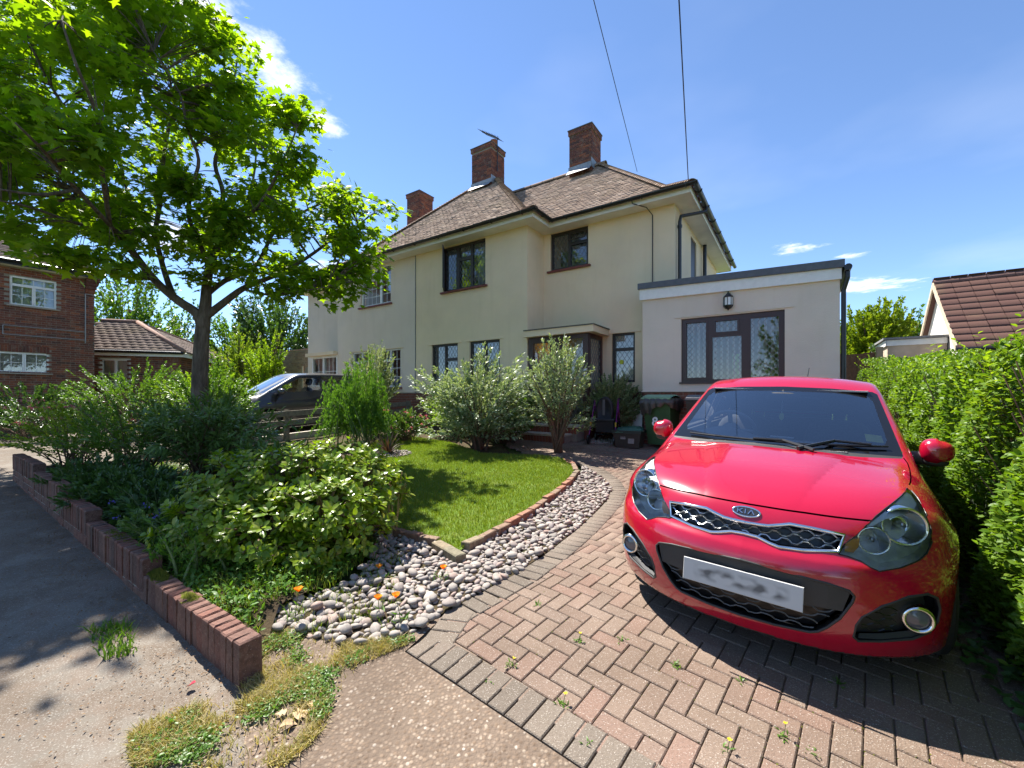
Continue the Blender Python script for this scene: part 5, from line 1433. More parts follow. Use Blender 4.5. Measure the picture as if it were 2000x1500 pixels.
def surface_net(f, lo, hi, h):
    ax = [np.arange(l, u+h, h) for l, u in zip(lo, hi)]
    X, Y, Z = np.meshgrid(*ax, indexing='ij'); D = f(X, Y, Z); S = D < 0
    nx, ny, nz = D.shape
    acc = np.zeros((nx-1, ny-1, nz-1, 3)); cnt = np.zeros((nx-1, ny-1, nz-1))
    def edge(axis, oy, oz):
        # edges along axis at corner offset (oy, oz) of the other two axes
        sl0 = [None]*3; sl1 = [None]*3; oth = [i for i in range(3) if i != axis]
        sl0[axis] = slice(0, -1); sl1[axis] = slice(1, None)
        for o_, a in zip((oy, oz), oth): sl0[a] = sl1[a] = slice(o_, -1 if o_ == 0 else None)
        a, b = D[tuple(sl0)], D[tuple(sl1)]; m = (a < 0) != (b < 0)
        t = np.where(m, a/np.where(m, a-b, 1), 0)
        p = np.zeros(a.shape+(3,)); p[..., axis] = t
        p[..., oth[0]] = oy; p[..., oth[1]] = oz
        acc[m] += p[m]; cnt[m] += 1
    for axis in range(3):
        for oy in (0, 1):
            for oz in (0, 1): edge(axis, oy, oz)
    act = cnt > 0; idx = -np.ones(act.shape, np.int64); idx[act] = np.arange(act.sum())
    ijk = np.argwhere(act); V = (ijk+acc[act]/cnt[act][:, None])*h+np.array([a[0] for a in ax])
    F = []
    for axis in range(3):
        o1, o2 = [(1, 2), (2, 0), (0, 1)][axis]
        s0 = [slice(1, -1)]*3; s1 = [slice(1, -1)]*3; s0[axis] = slice(0, -1); s1[axis] = slice(1, None)
        a, b = S[tuple(s0)], S[tuple(s1)]; m = a != b
        e = np.argwhere(m); off = np.ones(3, int); off[axis] = 0; e = e+off; inside = a[m]
        def c(d1, d2):
            q = e.copy(); q[:, o1] -= d1; q[:, o2] -= d2; return idx[q[:, 0], q[:, 1], q[:, 2]]
        quad = np.stack([c(1, 1), c(0, 1), c(0, 0), c(1, 0)], 1)
        quad[~inside] = quad[~inside][:, ::-1]; F.append(quad)
    F = np.concatenate(F)
    def grad(V):
        e = 2e-3; g = np.zeros_like(V)
        for k in range(3):
            d = np.zeros(3); d[k] = e; g[:, k] = (f(*(V+d).T)-f(*(V-d).T))/(2*e)
        return g
    for _ in range(3):
        g = grad(V); d = f(*V.T)[:, None]*g/np.maximum((g*g).sum(1, keepdims=True), .05)
        V = V-np.clip(d, -h*.5, h*.5)
    return V, F, grad
def mirror_poly(p): return [(-x, z) for x, z in reversed(p)]
class Shell:
    """car shell that can be cut along outlines and split into parts"""
    def __init__(s, f, lo, hi, h):
        V, F, s.grad = surface_net(f, lo, hi, h); s.f = f; s.h = h
        me = bpy.data.meshes.new('shell'); me.from_pydata(V.tolist(), [], F.tolist())
        s.bm = bmesh.new(); s.bm.from_mesh(me); bpy.data.meshes.remove(me)
        s.lay = s.bm.faces.layers.int.new('reg')
    def cut(s, poly, ij, region, cond, only=(0,)):
        """poly in the plane of axes ij; cond(center, normal) picks the side of the shell"""
        i, j = ij; bm = s.bm; bm.faces.ensure_lookup_table()
        k = 3-i-j
        ps = [p[0] for p in poly]; qs = [p[1] for p in poly]; m = s.h*2
        lo_, hi_ = (min(ps)-m, min(qs)-m), (max(ps)+m, max(qs)+m)
        fs = []
        for f in bm.faces:
            c = f.calc_center_median()
            if lo_[0] < c[i] < hi_[0] and lo_[1] < c[j] < hi_[1] and f[s.lay] in only and cond(c, f.normal): fs.append(f)
        live = set(fs)
        n = len(poly)
        for e in range(n):
            p, q = poly[e], poly[(e+1) % n]
            d = (q[0]-p[0], q[1]-p[1]); L = math.hypot(*d)
            if L < 1e-6: continue
            d = (d[0]/L, d[1]/L); no = [0, 0, 0]; co = [0, 0, 0]
            no[i], no[j] = d[1], -d[0]; co[i], co[j] = p
            g = []
            for f in live:
                if not f.is_valid: continue
                c = f.calc_center_median(); dx, dy = c[i]-p[0], c[j]-p[1]
                t = dx*d[0]+dy*d[1]; w = abs(dx*d[1]-dy*d[0])
                if -s.h*1.6 < t < L+s.h*1.6 and w < s.h*2.2: g.append(f)
            if not g: continue
            ge = set(g)
            for f in g: ge.update(f.edges); ge.update(f.verts)
            r = bmesh.ops.bisect_plane(bm, geom=list(ge), dist=1e-5, plane_co=co, plane_no=no)
            live.update(x for x in r['geom'] if isinstance(x, bmesh.types.BMFace))
        live = [f for f in live if f.is_valid]
        if not live: return
        c = np.array([f.calc_center_median()[:] for f in live]); ok = inpoly(c[:, i], c[:, j], poly)
        for f, o_ in zip(live, ok):
            if o_: f[s.lay] = region
    def strip(s, line, ij, region, cond, hw_=.003, only=(0,)):
        for a in range(len(line)-1):
            p, q = Vector(line[a]), Vector(line[a+1]); d = (q-p).normalized(); nn = Vector((-d.y, d.x))*hw_
            e = d*.001
            s.cut([tuple(p-e-nn), tuple(q+e-nn), tuple(q+e+nn), tuple(p-e+nn)], ij, region, cond, only)
    def part(s, name, regs, mat, parent, offset=0., keep=None, solid=True):
        bm = s.bm; vm = {}; V = []; F = []
        for f in bm.faces:
            if f[s.lay] in regs and (keep is None or keep(f.calc_center_median())):
                q = []
                for v in f.verts:
                    if v not in vm: vm[v] = len(V); V.append(v.co[:])
                    q.append(vm[v])
                F.append(q)
        if not F: return None
        V = np.array(V); g = s.grad(V); N = g/np.linalg.norm(g, axis=1, keepdims=True); V = V+N*offset
        me = bpy.data.meshes.new(name); me.from_pydata(V.tolist(), [], F); me.materials.append(mat)
        me.polygons.foreach_set('use_smooth', [True]*len(F)); me.update()
        o = link(name, me, parent); me.normals_split_custom_set_from_vertices(N.tolist())
        return o
    def ysurf(s, x, z, lo=-.15, hi=2.2, n=500):
        x = np.atleast_1d(np.asarray(x, float)); z = np.atleast_1d(np.asarray(z, float))
        y = np.linspace(lo, hi, n)[:, None]; d = s.f(x[None]+0*y, y+0*x[None], z[None]+0*y) < 0
        i = np.argmax(d, 0); r = y[i, 0]
        return np.where(d.any(0), r, hi)
def paint(name, c, rough=.22, metal=.0, flake=.0):
    t = NT(name); n = t.noise(900, 2)
    t.col(t.mix(t.mr(n, .3, .7, 0, .12), c, tuple(min(1, x*1.5+.01) for x in c))).set(rough, metal, .5, 1.0, .03)
    return t.m
M_RED = paint('red_car_paint', (.37, .002, .024))
M_CHROME = plain('chrome', (.75, .76, .78), .12, metal=1, var=.04)
M_SATIN = plain('satin_chrome', (.55, .56, .57), .28, metal=1, var=.05)
M_TRIMB = plain('black_textured_plastic', (.034, .033, .033), .6, var=.15, bump=.25, bscale=400)
M_GRILB = plain('gloss_black', (.010, .010, .011), .3, var=.1)
M_RUBBER = plain('tyre_rubber', (.018, .018, .018), .8, var=.2)
M_CGLASS = glassmat('windscreen_glass', (.90, .94, .95), 3.6)
M_LENS = glassmat('lamp_lens', (.95, .97, .98), 1.3)
M_FRIT = plain('black_glass_band', (.008, .008, .009), .06, var=.05)
M_CABIN = plain('grey_cabin_trim', (.30, .29, .28), .8, var=.1)
M_DASH = plain('dark_dash_plastic', (.22, .22, .225), .65, var=.12, bump=.15, bscale=300)
M_SEAT = plain('black_seat_cloth', (.09, .09, .095), .95, var=.2, scale=60)
def platemat():
    t = NT('number_plate_white'); tc = t.N.new('ShaderNodeTexCoord'); mp = t.N.new('ShaderNodeMapping'); mp.inputs['Scale'].default_value = (1, 1.4, 1)
    t.L.new(tc.outputs['Object'], mp.inputs[0]); n = t.noise(17, 1, .3, vec=mp.outputs[0]); sx = t.N.new('ShaderNodeSeparateXYZ'); t.L.new(tc.outputs['Object'], sx.inputs[0])
    band = t.mr(t.mth('ABSOLUTE', sx.outputs[1]), .015, .042, 1, 0); ends = t.mr(t.mth('ABSOLUTE', sx.outputs[0]), .17, .215, 1, 0)
    t.col(t.mix(t.mth('MULTIPLY', t.mth('MULTIPLY', t.mr(n, .42, .66), band), ends), (.50, .50, .49), (.13, .13, .13))).set(.45, 0, .4); return t.m
M_PLATE = platemat()
M_AMBER = plain('amber_lens', (.55, .22, .05), .25, var=.1)
M_REFL = plain('lamp_reflector', (.72, .74, .76), .18, metal=.95, var=.12, scale=80)
M_LAMPW = plain('lamp_white_strip', (.86, .86, .84), .3, var=.05)

def wheel(parent, x, y, z, R, side, rim=M_SATIN):
    w = MB(); W = .19
    prof = [(R*.66, -W*.42), (R*.70, -W*.5), (R*.90, -W*.5), (R*.975, -W*.42), (R, -W*.28), (R, W*.28), (R*.975, W*.42), (R*.90, W*.5), (R*.70, W*.5), (R*.66, W*.42)]
    w.lathe(prof, (x, y, z), (1, 0, 0), 40)
    for i in range(60):
        t = 2*math.pi*i/60; c, s_ = math.cos(t), math.sin(t); a = .004
        w.box(x-W*.28, x+W*.28, y+c*R-.004, y+c*R+.004, z+s_*R-.004, z+s_*R+.004)
    wo = w.build('wheel', M_RUBBER, parent, smooth=False)
    r = MB(); s = side
    r.lathe([(R*.66, -W*.42*s), (R*.655, W*.3*s), (R*.67, W*.46*s), (R*.62, W*.46*s), (R*.58, W*.25*s)], (x, y, z), (1, 0, 0), 32)
    for i in range(5):
        t = 2*math.pi*i/5+.3; d = Vector((0, math.cos(t), math.sin(t))); n = Vector((0, -math.sin(t), math.cos(t))); c = Vector((x+s*W*.36, y, z))
        for q in (-1, 1):
            p0 = c+d*.03+n*.012*q; p1 = c+d*R*.62+n*.05*q-Vector((s*.012, 0, 0))
            r.prism([p0-n*.014, p0+n*.014, p1+n*.016, p1-n*.016], (-s*.03, 0, 0))
    r.lathe([(0, W*.40*s), (.035, W*.40*s), (.05, W*.32*s), (.05, 0)], (x, y, z), (1, 0, 0), 16)
    r.build('rim', rim, wo)
    return wo
def blob(name, c, r, mat, parent, seg=(20, 12), flat=None, rot=None, p=2.0):
    """superellipsoid"""
    k = MB(); nu, nv = seg; vs = []
    def sp(v): return math.copysign(abs(v)**(2/p), v)
    for j in range(nv+1):
        ph = -math.pi/2+math.pi*j/nv
        for i in range(nu):
            th = 2*math.pi*i/nu
            q = Vector((r[0]*sp(math.cos(ph))*sp(math.cos(th)), r[1]*sp(math.cos(ph))*sp(math.sin(th)), r[2]*sp(math.sin(ph))))
            if flat: q = flat(q)
            if rot: q = rot@q
            vs.append(q+Vector(c))
    k.add(vs, [(j*nu+i, j*nu+(i+1) % nu, (j+1)*nu+(i+1) % nu, (j+1)*nu+i) for j in range(nv) for i in range(nu)])
    return k.build(name, mat, parent, smooth=True)
def seat(parent, x, y, z0=.45, w=.25, tall=.62):
    R_ = Matrix.Rotation(math.radians(-14), 3, 'X')
    k = blob('seat_back', (x, y, z0+tall*.52), (w, .075, tall*.5), M_SEAT, parent, rot=R_, p=3.5)
    blob('seat_cushion', (x, y-.30, z0-.03), (w, .28, .09), M_SEAT, parent, p=3.5)
    blob('headrest', (x, y+.13, z0+tall+.15), (.13, .045, .095), M_SEAT, parent, rot=R_, p=3)
    q = MB(); 
    for s in (-1, 1): q.tube([(x+s*.05, y+.09, z0+tall-.02), (x+s*.05, y+.12, z0+tall+.10)], .006, 6)
    q.build('headrest_posts', M_CHROME, parent)

def build_red_car():
    car = thing('red_hatchback', 'shiny red five door hatchback parked nose out on the block paving', 'car')
    M4 = Matrix(CARM.tolist()).to_4x4(); M4.translation = Vector(CARP.tolist()); car.matrix_world = M4
    S = Shell(red_field, (-.96, -.06, .09), (.96, 4.12, 1.50), .0165)
    front = lambda c, n: c.y < .72 and n.y < .35 and math.hypot(c.y-.83, c.z-.29) > .37
    HEAD = [(.378, .622), (.400, .668), (.423, .690), (.470, .744), (.510, .784), (.545, .810), (.585, .835), (.615, .853), (.643, .871), (.660, .862), (.677, .842), (.697, .792), (.710, .735), (.712, .680), (.692, .637), (.660, .612), (.597, .590), (.521, .574), (.490, .587), (.455, .606), (.410, .618)]
    FOG = [(.442, .270), (.450, .330), (.468, .372), (.533, .428), (.625, .474), (.690, .482), (.728, .458), (.742, .405), (.736, .345), (.708, .300), (.651, .274), (.541, .258), (.460, .250)]
    half = [(0, .690), (.065, .691), (.10, .694), (.150, .707), (.187, .718), (.283, .713), (.395, .702), (.376, .630), (.243, .616), (.150, .613), (.112, .620), (.06, .635), (0, .639)]
    GR = half+[(-x, z) for x, z in reversed(half[1:-1])]
    lowh = [(0, .528), (.25, .512), (.345, .503), (.42, .484), (.438, .462), (.432, .435), (.392, .352), (.345, .295), (.315, .266), (.285, .254), (.15, .246), (0, .244)]
    LO = lowh+[(-x, z) for x, z in reversed(lowh[1:-1])]
    S.cut(HEAD, (0, 2), 2, lambda c, n: c.y < .75 and c.x > 0 and n.y < .5 and math.hypot(c.y-.83, c.z-.29) > .37); S.cut(mirror_poly(HEAD), (0, 2), 3, lambda c, n: c.y < .75 and c.x < 0 and n.y < .5 and math.hypot(c.y-.83, c.z-.29) > .37)
    S.cut(GR, (0, 2), 4, front); S.cut(LO, (0, 2), 5, front)
    S.cut(FOG, (0, 2), 6, front); S.cut(mirror_poly(FOG), (0, 2), 6, front)
    HF = [(-.492, .766), (-.25, .771), (0, .771), (.25, .771), (.492, .766)]
    S.strip(HF, (0, 2), 1, lambda c, n: c.y < .45 and n.y < .6, .0035)
    for s in (1, -1):
        S.strip([(s*.658, .70), (s*.668, .76), (s*.680, .866), (s*.688, 1.0), (s*.683, 1.06), (s*.668, 1.10)], (0, 1), 1, lambda c, n: c.z > .8 and n.z > .2, .003)
    wsf = lambda c, n: .85 < c.y < 2.1 and n.y < -.05 and c.z > .93
    WS = [(-.668, .968), (-.662, 1.0), (-.60, 1.225), (-.572, 1.322), (-.545, 1.338), (-.3, 1.358), (0, 1.366), (.3, 1.358), (.545, 1.338), (.572, 1.322), (.60, 1.225), (.662, 1.0), (.668, .968), (.47, .972), (.25, .978), (0, .982), (-.25, .978), (-.47, .972)]
    S.cut(WS, (0, 2), 7, lambda c, n: wsf(c, n) and c.y > 1.0+.25*abs(c.x)**2-.02)
    WI = [(-.600, 1.045), (-.545, 1.27), (-.515, 1.305), (-.3, 1.325), (0, 1.332), (.3, 1.325), (.515, 1.305), (.545, 1.27), (.600, 1.045), (.585, 1.020), (.4, 1.008), (0, 1.005), (-.4, 1.008), (-.585, 1.020)]
    S.cut(WI, (0, 2), 8, wsf, only=(7,))
    CW = [(-.662, 1.09), (-.47, 1.0), (-.30, .945), (-.15, .912), (0, .905), (.15, .912), (.30, .945), (.47, 1.0), (.662, 1.09), (.668, 1.16), (.4, 1.10), (0, 1.05), (-.4, 1.10), (-.668, 1.16)]
    S.cut(CW, (0, 1), 9, lambda c, n: c.z > .9 and n.z > .3)
    for s in (1, -1):
        sc = lambda c, n: c.x*s > .45 and abs(n.x) > .5
        S.cut([(1.33, .985), (1.50, 1.085), (1.80, 1.235), (1.97, 1.305), (2.40, 1.345), (2.42, .985)], (1, 2), 10, sc)
        S.cut([(2.50, .985), (2.48, 1.345), (2.9, 1.33), (3.22, 1.27), (3.42, 1.08), (3.38, .99)], (1, 2), 10, sc)
        for ln_ in ([(1.18, .93), (1.16, .75), (1.20, .45), (1.22, .22)], [(2.45, .98), (2.46, .6), (2.44, .22)], [(1.22, .22), (2.44, .22)], [(2.46, .55), (3.0, .58)]):
            S.strip(ln_, (1, 2), 1, lambda c, n: c.x*s > .6 and abs(n.x) > .5, .003)
    S.cut([(-.5, 1.03), (.5, 1.03), (.45, 1.27), (-.45, 1.27)], (0, 2), 10, lambda c, n: c.y > 3.3 and n.y > .3)
    # lower valance and sills in black plastic
    for f in S.bm.faces:
        c = f.calc_center_median()
        if f[S.lay] == 0 and c.z < .168: f[S.lay] = 11
        # inside of the wheel arches
        if f[S.lay] == 0 and abs(c.x) < .80 and min(math.hypot(c.y-.83, c.z-.29), math.hypot(c.y-3.4, c.z-.29)) < .346: f[S.lay] = 11
    body = S.part('body', (0,), M_RED, car)
    S.part('valance', (11,), M_TRIMB, car)
    S.part('windscreen_border', (7,), M_FRIT, car); S.part('windscreen', (8,), M_CGLASS, car)
    S.part('cowl', (9,), M_TRIMB, car); S.part('side_glass', (10,), M_CGLASS, car)
    S.part('cabin_lining', (0,), M_CABIN, car, -.028, keep=lambda c: c.z > .985 and c.y > 1.05)
    k = MB(); k.box(-.66, .66, .75, 3.8, .30, .33); k.box(-.72, -.70, 1.2, 3.7, .33, .97); k.box(.70, .72, 1.2, 3.7, .33, .97); k.box(-.60, .60, .90, .93, .33, .86); k.box(-.7, .7, 3.7, 3.72, .33, .98); k.box(-.40, .40, .32, .90, .60, .61); k.build('floor_pan', M_SEAT, car)
    # headlamps
    for s, reg, nm_ in ((1, 2, 'headlight'), (-1, 3, 'headlight')):
        lens = S.part('headlight', (reg,), M_LENS, car)
        pts = [(s*x, z) for x, z in HEAD]; ys = S.ysurf([p[0] for p in pts], [p[1] for p in pts])
        cx, cz = s*.57, .70
        k = MB(); n = len(pts); vs = []
        for (sh, dy) in ((1.0, .004), (.98, .035), (.90, .075)):
            for (x, z), y in zip(pts, ys): vs.append((cx+(x-cx)*sh, y+dy, cz+(z-cz)*sh))
        k.add(vs, [(l*n+i, l*n+(i+1) % n, (l+1)*n+(i+1) % n, (l+1)*n+i) for l in range(2) for i in range(n)]); k.add([(cx, .40, cz)]+vs[2*n:], [(0, i+1, (i+1) % n+1) for i in range(n)])
        k.build('housing', plain('lamp_housing', (.66, .67, .68), .35, metal=.3, var=.15, scale=30), lens)
        for (x, z, r, dp) in ((.612, .738, .078, .07), (.500, .676, .056, .05)):
            y = float(S.ysurf(s*x, z)[0]); ax_ = Vector((s*.30, -1, .10)).normalized(); c = Vector((s*x, y+.055, z))-ax_*.0
            k = MB(); k.lathe([(r*1.10, .012), (r*1.04, .016), (r, .008), (r*.9, -.015), (r*.65, -.045), (r*.32, -.066), (r*.30, -.06)], c, ax_, 28); k.build('reflector', M_REFL, lens, smooth=True)
            k = MB(); k.lathe([(0, .0), (r*.18, -.004), (r*.22, -.03), (r*.22, -.07)], c, ax_, 14); k.build('bulb', M_SATIN, lens, smooth=True)
            k = MB(); k.lathe([(r*1.16, -.05), (r*1.16, .010), (r*1.08, .018), (r*1.06, .008)], c, ax_, 28); k.build('bezel', M_CHROME, lens, smooth=True)
        st = [(.475, .742), (.545, .803), (.585, .829), (.640, .864), (.656, .855), (.672, .828), (.650, .800), (.600, .790), (.545, .775), (.50, .748)]
        sy = S.ysurf([s*a for a, b in st], [b for a, b in st])
        pp = np.array([(s*a, y, b) for (a, b), y in zip(st, sy)]); gg_ = S.grad(pp); pp = pp-gg_/np.linalg.norm(gg_, axis=1, keepdims=True)*.006
        k = MB(); k.add(pp.tolist(), [(i, i+1, len(st)-2-i, len(st)-1-i) if s < 0 else (len(st)-1-i, len(st)-2-i, i+1, i) for i in range(len(st)//2-1)]); k.build('side_strip', M_LAMPW, lens)
        st = [(.398, .655), (.425, .684), (.452, .690), (.448, .650), (.43, .628), (.40, .63)]
        sy = S.ysurf([s*a for a, b in st], [b for a, b in st])
        k = MB(); k.add([(s*a, y+.016, b) for (a, b), y in zip(st, sy)], [list(range(len(st)))]); k.build('indicator', M_AMBER, lens)
        # rim seal round the lens
        k = MB(); k.tube([(a, y-.001, b) for (a, b), y in zip(pts+pts[:1], list(ys)+[ys[0]])], .0035, 5, cap=False); k.build('seal', M_GRILB, lens)
    # openings: lips, black backs and bar patterns
    def opening(poly, depth, name, back, lipmat, lip, reg, side=None):
        ys = S.ysurf([p[0] for p in poly], [p[1] for p in poly]); n = len(poly)
        k = MB(); vs = []
        for d in (0, depth):
            for (x, z), y in zip(poly, ys): vs.append((x*(1 if d == 0 else .985), y+d, z))
        k.add(vs, [(i, (i+1) % n, (i+1) % n+n, i+n) for i in range(n)])
        cx = sum(p[0] for p in poly)/n; cz = sum(p[1] for p in poly)/n; cy = max(ys)+depth
        yc = [y+depth for y in ys]
        # back: fan of strips following the outline's depth
        xs_ = sorted(set(round(p[0], 4) for p in poly)); 
        o = k.build(name, back, car)
        S.part('backing', (reg,), back, o, -depth*.97, keep=side)
        if lip:
            k = MB(); k.tube([(x, y-.001, z) for (x, z), y in zip(poly+poly[:1], list(ys)+[ys[0]])], lip, 6, cap=False); k.build('rim', lipmat, o, smooth=True)
        return o
    def bars(poly, o, rows, amp, wl, rad, mat, inset, ph=0):
        zs = np.array([p[1] for p in poly]); xs_ = np.array([p[0] for p in poly])
        k = MB()
        for r_, z0 in enumerate(np.linspace(zs.min(), zs.max(), rows+2)[1:-1]):
            seg = []
            for x in np.arange(xs_.min(), xs_.max(), wl/8):
                q = ((x/wl+.5*(r_ % 2)+ph) % 1.0)
                zz = z0+amp*max(-1, min(1, 2.2*math.cos(2*math.pi*q)))
                if inpoly(np.array([x]), np.array([zz]), poly)[0]: seg.append((x, zz))
                else:
                    if len(seg) > 2: put(k, seg, rad, inset)
                    seg = []
            if len(seg) > 2: put(k, seg, rad, inset)
        k.build('mesh_bars', mat, o)
    def put(k, seg, rad, inset):
        ys = S.ysurf([a for a, b in seg], [b for a, b in seg]); k.tube([(a, y+inset, b) for (a, b), y in zip(seg, ys)], rad, 4)
    go = opening(GR, .045, 'grille', M_GRILB, M_CHROME, .0095, 4)
    bars(GR, go, 3, .0075, .085, .0042, M_SATIN, .012)
    lo_ = opening(LO, .05, 'lower_grille', M_GRILB, M_TRIMB, .006, 5)
    bars([(x*.93, z) for x, z in LO if z < .45]+[], lo_, 5, .008, .11, .0036, plain('grille_bar_grey', (.09, .09, .09), .5), .016)
    # flat black panel above the lower mesh, behind the plate
    pan = [(-.425, .478), (-.345, .497), (-.25, .506), (0, .522), (.25, .506), (.345, .497), (.425, .478), (.428, .455), (.40, .385), (.30, .385), (0, .385), (-.30, .385), (-.40, .385), (-.428, .455)]
    k = MB(); up = pan[:7]; dn = [(-.40, .385), (-.345, .385), (-.25, .385), (0, .385), (.25, .385), (.345, .385), (.40, .385)]
    yu = S.ysurf([p[0] for p in up], [p[1] for p in up])+.006; yd = S.ysurf([p[0] for p in dn], [p[1] for p in dn])+.004
    k.add([(x, y, z) for (x, z), y in zip(up, yu)]+[(x, y, z) for (x, z), y in zip(dn, yd)], [(i+7, i+8, i+1, i) for i in range(6)]); k.build('plate_panel', M_TRIMB, car)
    k = MB(); k.cbox(-.26, .26, -.0555, .0555, -.004, .004, .002); o = k.build('number_plate', M_PLATE, car, loc=(0, -.012, .424)); o.rotation_euler = (math.radians(84), 0, 0)
    for s in (1, -1):
        P = [(s*x, z) for x, z in FOG]
        fo = opening(P, .055, 'fog_recess', M_TRIMB, M_TRIMB, .006, 6, (lambda c: c.x > 0) if s > 0 else (lambda c: c.x < 0))
        Q = [(.46, .285), (.478, .36), (.54, .41), (.60, .43), (.60, .30), (.55, .275)]
        bars([(s*x, z) for x, z in Q], fo, 5, .006, .08, .003, M_GRILB, .03)
        y = float(S.ysurf(s*.667, .357)[0]); ax_ = Vector((s*.25, -1, 0)).normalized(); c = Vector((s*.667, y+.012, .357))
        k = MB(); k.lathe([(.062, -.05), (.062, -.005), (.055, .004), (.046, .004), (.043, -.004)], c, ax_, 28); k.build('fog_ring', M_CHROME, fo, smooth=True)
        k = MB(); k.lathe([(.0, .004), (.02, .002), (.043, -.008)], c, ax_, 24); k.build('fog_lens', plain('fog_lens_glass', (.10, .10, .12), .08, var=.1, spec=.8), fo, smooth=True)
        k = MB(); k.lathe([(.043, -.004), (.0435, -.03)], c, ax_, 24); k.build('fog_barrel', M_GRILB, fo)
        if True:
            b0 = [(.46, .262), (.54, .266), (.65, .281), (.70, .303)]; b1 = [(.462, .276), (.545, .284), (.64, .300), (.685, .322)]
            ya = S.ysurf([s*a for a, b in b0], [b for a, b in b0])+.006; yb = S.ysurf([s*a for a, b in b1], [b for a, b in b1])+.03
            k = MB(); k.add([(s*a, q, b) for (a, b), q in zip(b0, ya)]+[(s*a, q, b) for (a, b), q in zip(b1, yb)], [(i, i+1, i+5, i+4) for i in range(3)]); k.build('fog_blade', M_TRIMB, fo)
    # badge with raised letters
    zb = .738; yb = float(S.ysurf(0, zb)[0]); tilt = math.radians(-38)
    bo = MB(); n = 40
    def ell(a, b, y): return [(a*math.cos(2*math.pi*i/n), y, b*math.sin(2*math.pi*i/n)) for i in range(n)]
    rings = [ell(.066, .030, .004), ell(.066, .030, -.003), ell(.062, .0265, -.006), ell(.058, .023, -.004)]
    bo.add([p for r in rings for p in r], [(l*n+i, l*n+(i+1) % n, (l+1)*n+(i+1) % n, (l+1)*n+i) for l in range(3) for i in range(n)])
    b_ = bo.build('badge', M_CHROME, car, smooth=True, loc=(0, yb-.002, zb)); b_.rotation_euler.x = tilt
    k = MB(); e = ell(.058, .023, -.0035); k.add(e, [tuple(range(n))]); k.build('badge_field', plain('badge_dark', (.05, .05, .055), .25, metal=.5), b_)
    k = MB()
    def stroke(x0, z0, x1, z1, w=.0042):
        d = Vector((x1-x0, z1-z0)).normalized(); nn = Vector((-d.y, d.x))*w/2; d = d*.001
        k.prism([(x0-d.x+nn.x, -.0035, z0-d.y+nn.y), (x0-d.x-nn.x, -.0035, z0-d.y-nn.y), (x1+d.x-nn.x, -.0035, z1+d.y-nn.y), (x1+d.x+nn.x, -.0035, z1+d.y+nn.y)], (0, -.003, 0))
    H_ = .0115
    stroke(-.039, -H_, -.039, H_); stroke(-.036, -.001, -.018, H_); stroke(-.033, .001, -.016, -H_)
    stroke(-.004, -H_, -.004, H_); stroke(.010, -H_, .022, H_); stroke(.022, H_, .036, -H_)
    k.build('badge_letters', M_CHROME, b_, fixn=True)
    # wipers and cowl vent
    for pts, piv in ((([(-.54, .992), (-.35, .992), (-.1, .993), (.10, .994), (.20, .992)]), (.24, .972)), (([(.24, .996), (.40, 1.0), (.52, 1.004), (.60, 1.006)]), (.16, .974))):
        ys = S.ysurf([a for a, b in pts], [b for a, b in pts]); k = MB()
        k.tube([(a, y-.016, b+.012) for (a, b), y in zip(pts, ys)], [.006]+[.008]*(len(pts)-2)+[.006], 6)
        y0 = float(S.ysurf(piv[0], piv[1])[0]); m_ = len(pts)//2
        k.tube([(piv[0], y0-.01, piv[1]+.012), ((piv[0]+pts[m_][0])/2, ys[m_]-.03, pts[m_][1]+.028), (pts[m_][0], ys[m_]-.02, pts[m_][1]+.022)], [.014, .010, .008], 6)
        k.build('wiper', M_BLACK, car)
    k = MB()
    for i in range(46):
        x = -.14+i*.0078; y = .955+.34*x*x; z_ = .978
        k.box(x, x+.004, y, y+.022, .972, z_+.004)
    for i in range(14):
        x = .30+i*.0078; k.box(x, x+.004, .955+.34*x*x, .977+.34*x*x, .966, .977)
    k.build('cowl_vent', plain('pale_vent', (.30, .30, .30), .6), car)
    # door mirrors
    for s in (-1, 1):
        fl = lambda q: Vector((q.x, q.y*(1.0 if q.y < 0 else .55), q.z*(1-.15*(q.x*s > 0))))
        mo = blob('door_mirror', (s*.845, 1.40, .985), (.080, .080, .080), M_RED, car, (28, 16), flat=fl, p=2.5)
        blob('mirror_base', (s*.838, 1.41, .92), (.066, .06, .032), M_TRIMB, mo, p=2.5); blob('mirror_stalk', (s*.765, 1.43, .93), (.08, .055, .04), M_TRIMB, mo, p=2.5)
        k = MB(); k.quad((s*.785, 1.447, .94), (s*.90, 1.447, .94), (s*.90, 1.447, 1.03), (s*.785, 1.447, 1.03)); k.build('mirror_glass', M_CHROME, mo)
    for y in (.83, 3.40):
        for s in (-1, 1): wheel(car, s*.745, y, .297, .297, s)
    # aerial on the roof
    k = MB(); k.tube([(.06, 3.35, 1.36), (.075, 3.52, 1.56)], [.007, .004], 6); k.build('roof_aerial', M_BLACK, car)
    # cabin
    k = MB(); n = 25
    for i in range(n-1): pass
    vs = []; 
    for j, (yy, zz) in enumerate(((1.02, .93), (1.15, .975), (1.35, .985), (1.52, .965), (1.58, .90), (1.56, .70), (1.5, .5))):
        for i in range(n):
            x = -.67+1.34*i/(n-1); hump = .07*math.exp(-((x+.36)/.16)**2)*(1 if j in (2, 3) else .35 if j == 1 else .6 if j == 4 else 0)
            vs.append((x, yy+.1*abs(x)**2*(j < 2), zz+hump-.03*abs(x)**2))
    k.add(vs, [(j*n+i, j*n+i+1, (j+1)*n+i+1, (j+1)*n+i) for j in range(6) for i in range(n-1)]); k.build('dashboard', M_DASH, car, smooth=True)
    R_ = Matrix.Rotation(math.radians(-62), 3, 'X')
    k = MB(); c = Vector((-.36, 1.66, .99)); vs = []; ns, nt_ = 32, 8
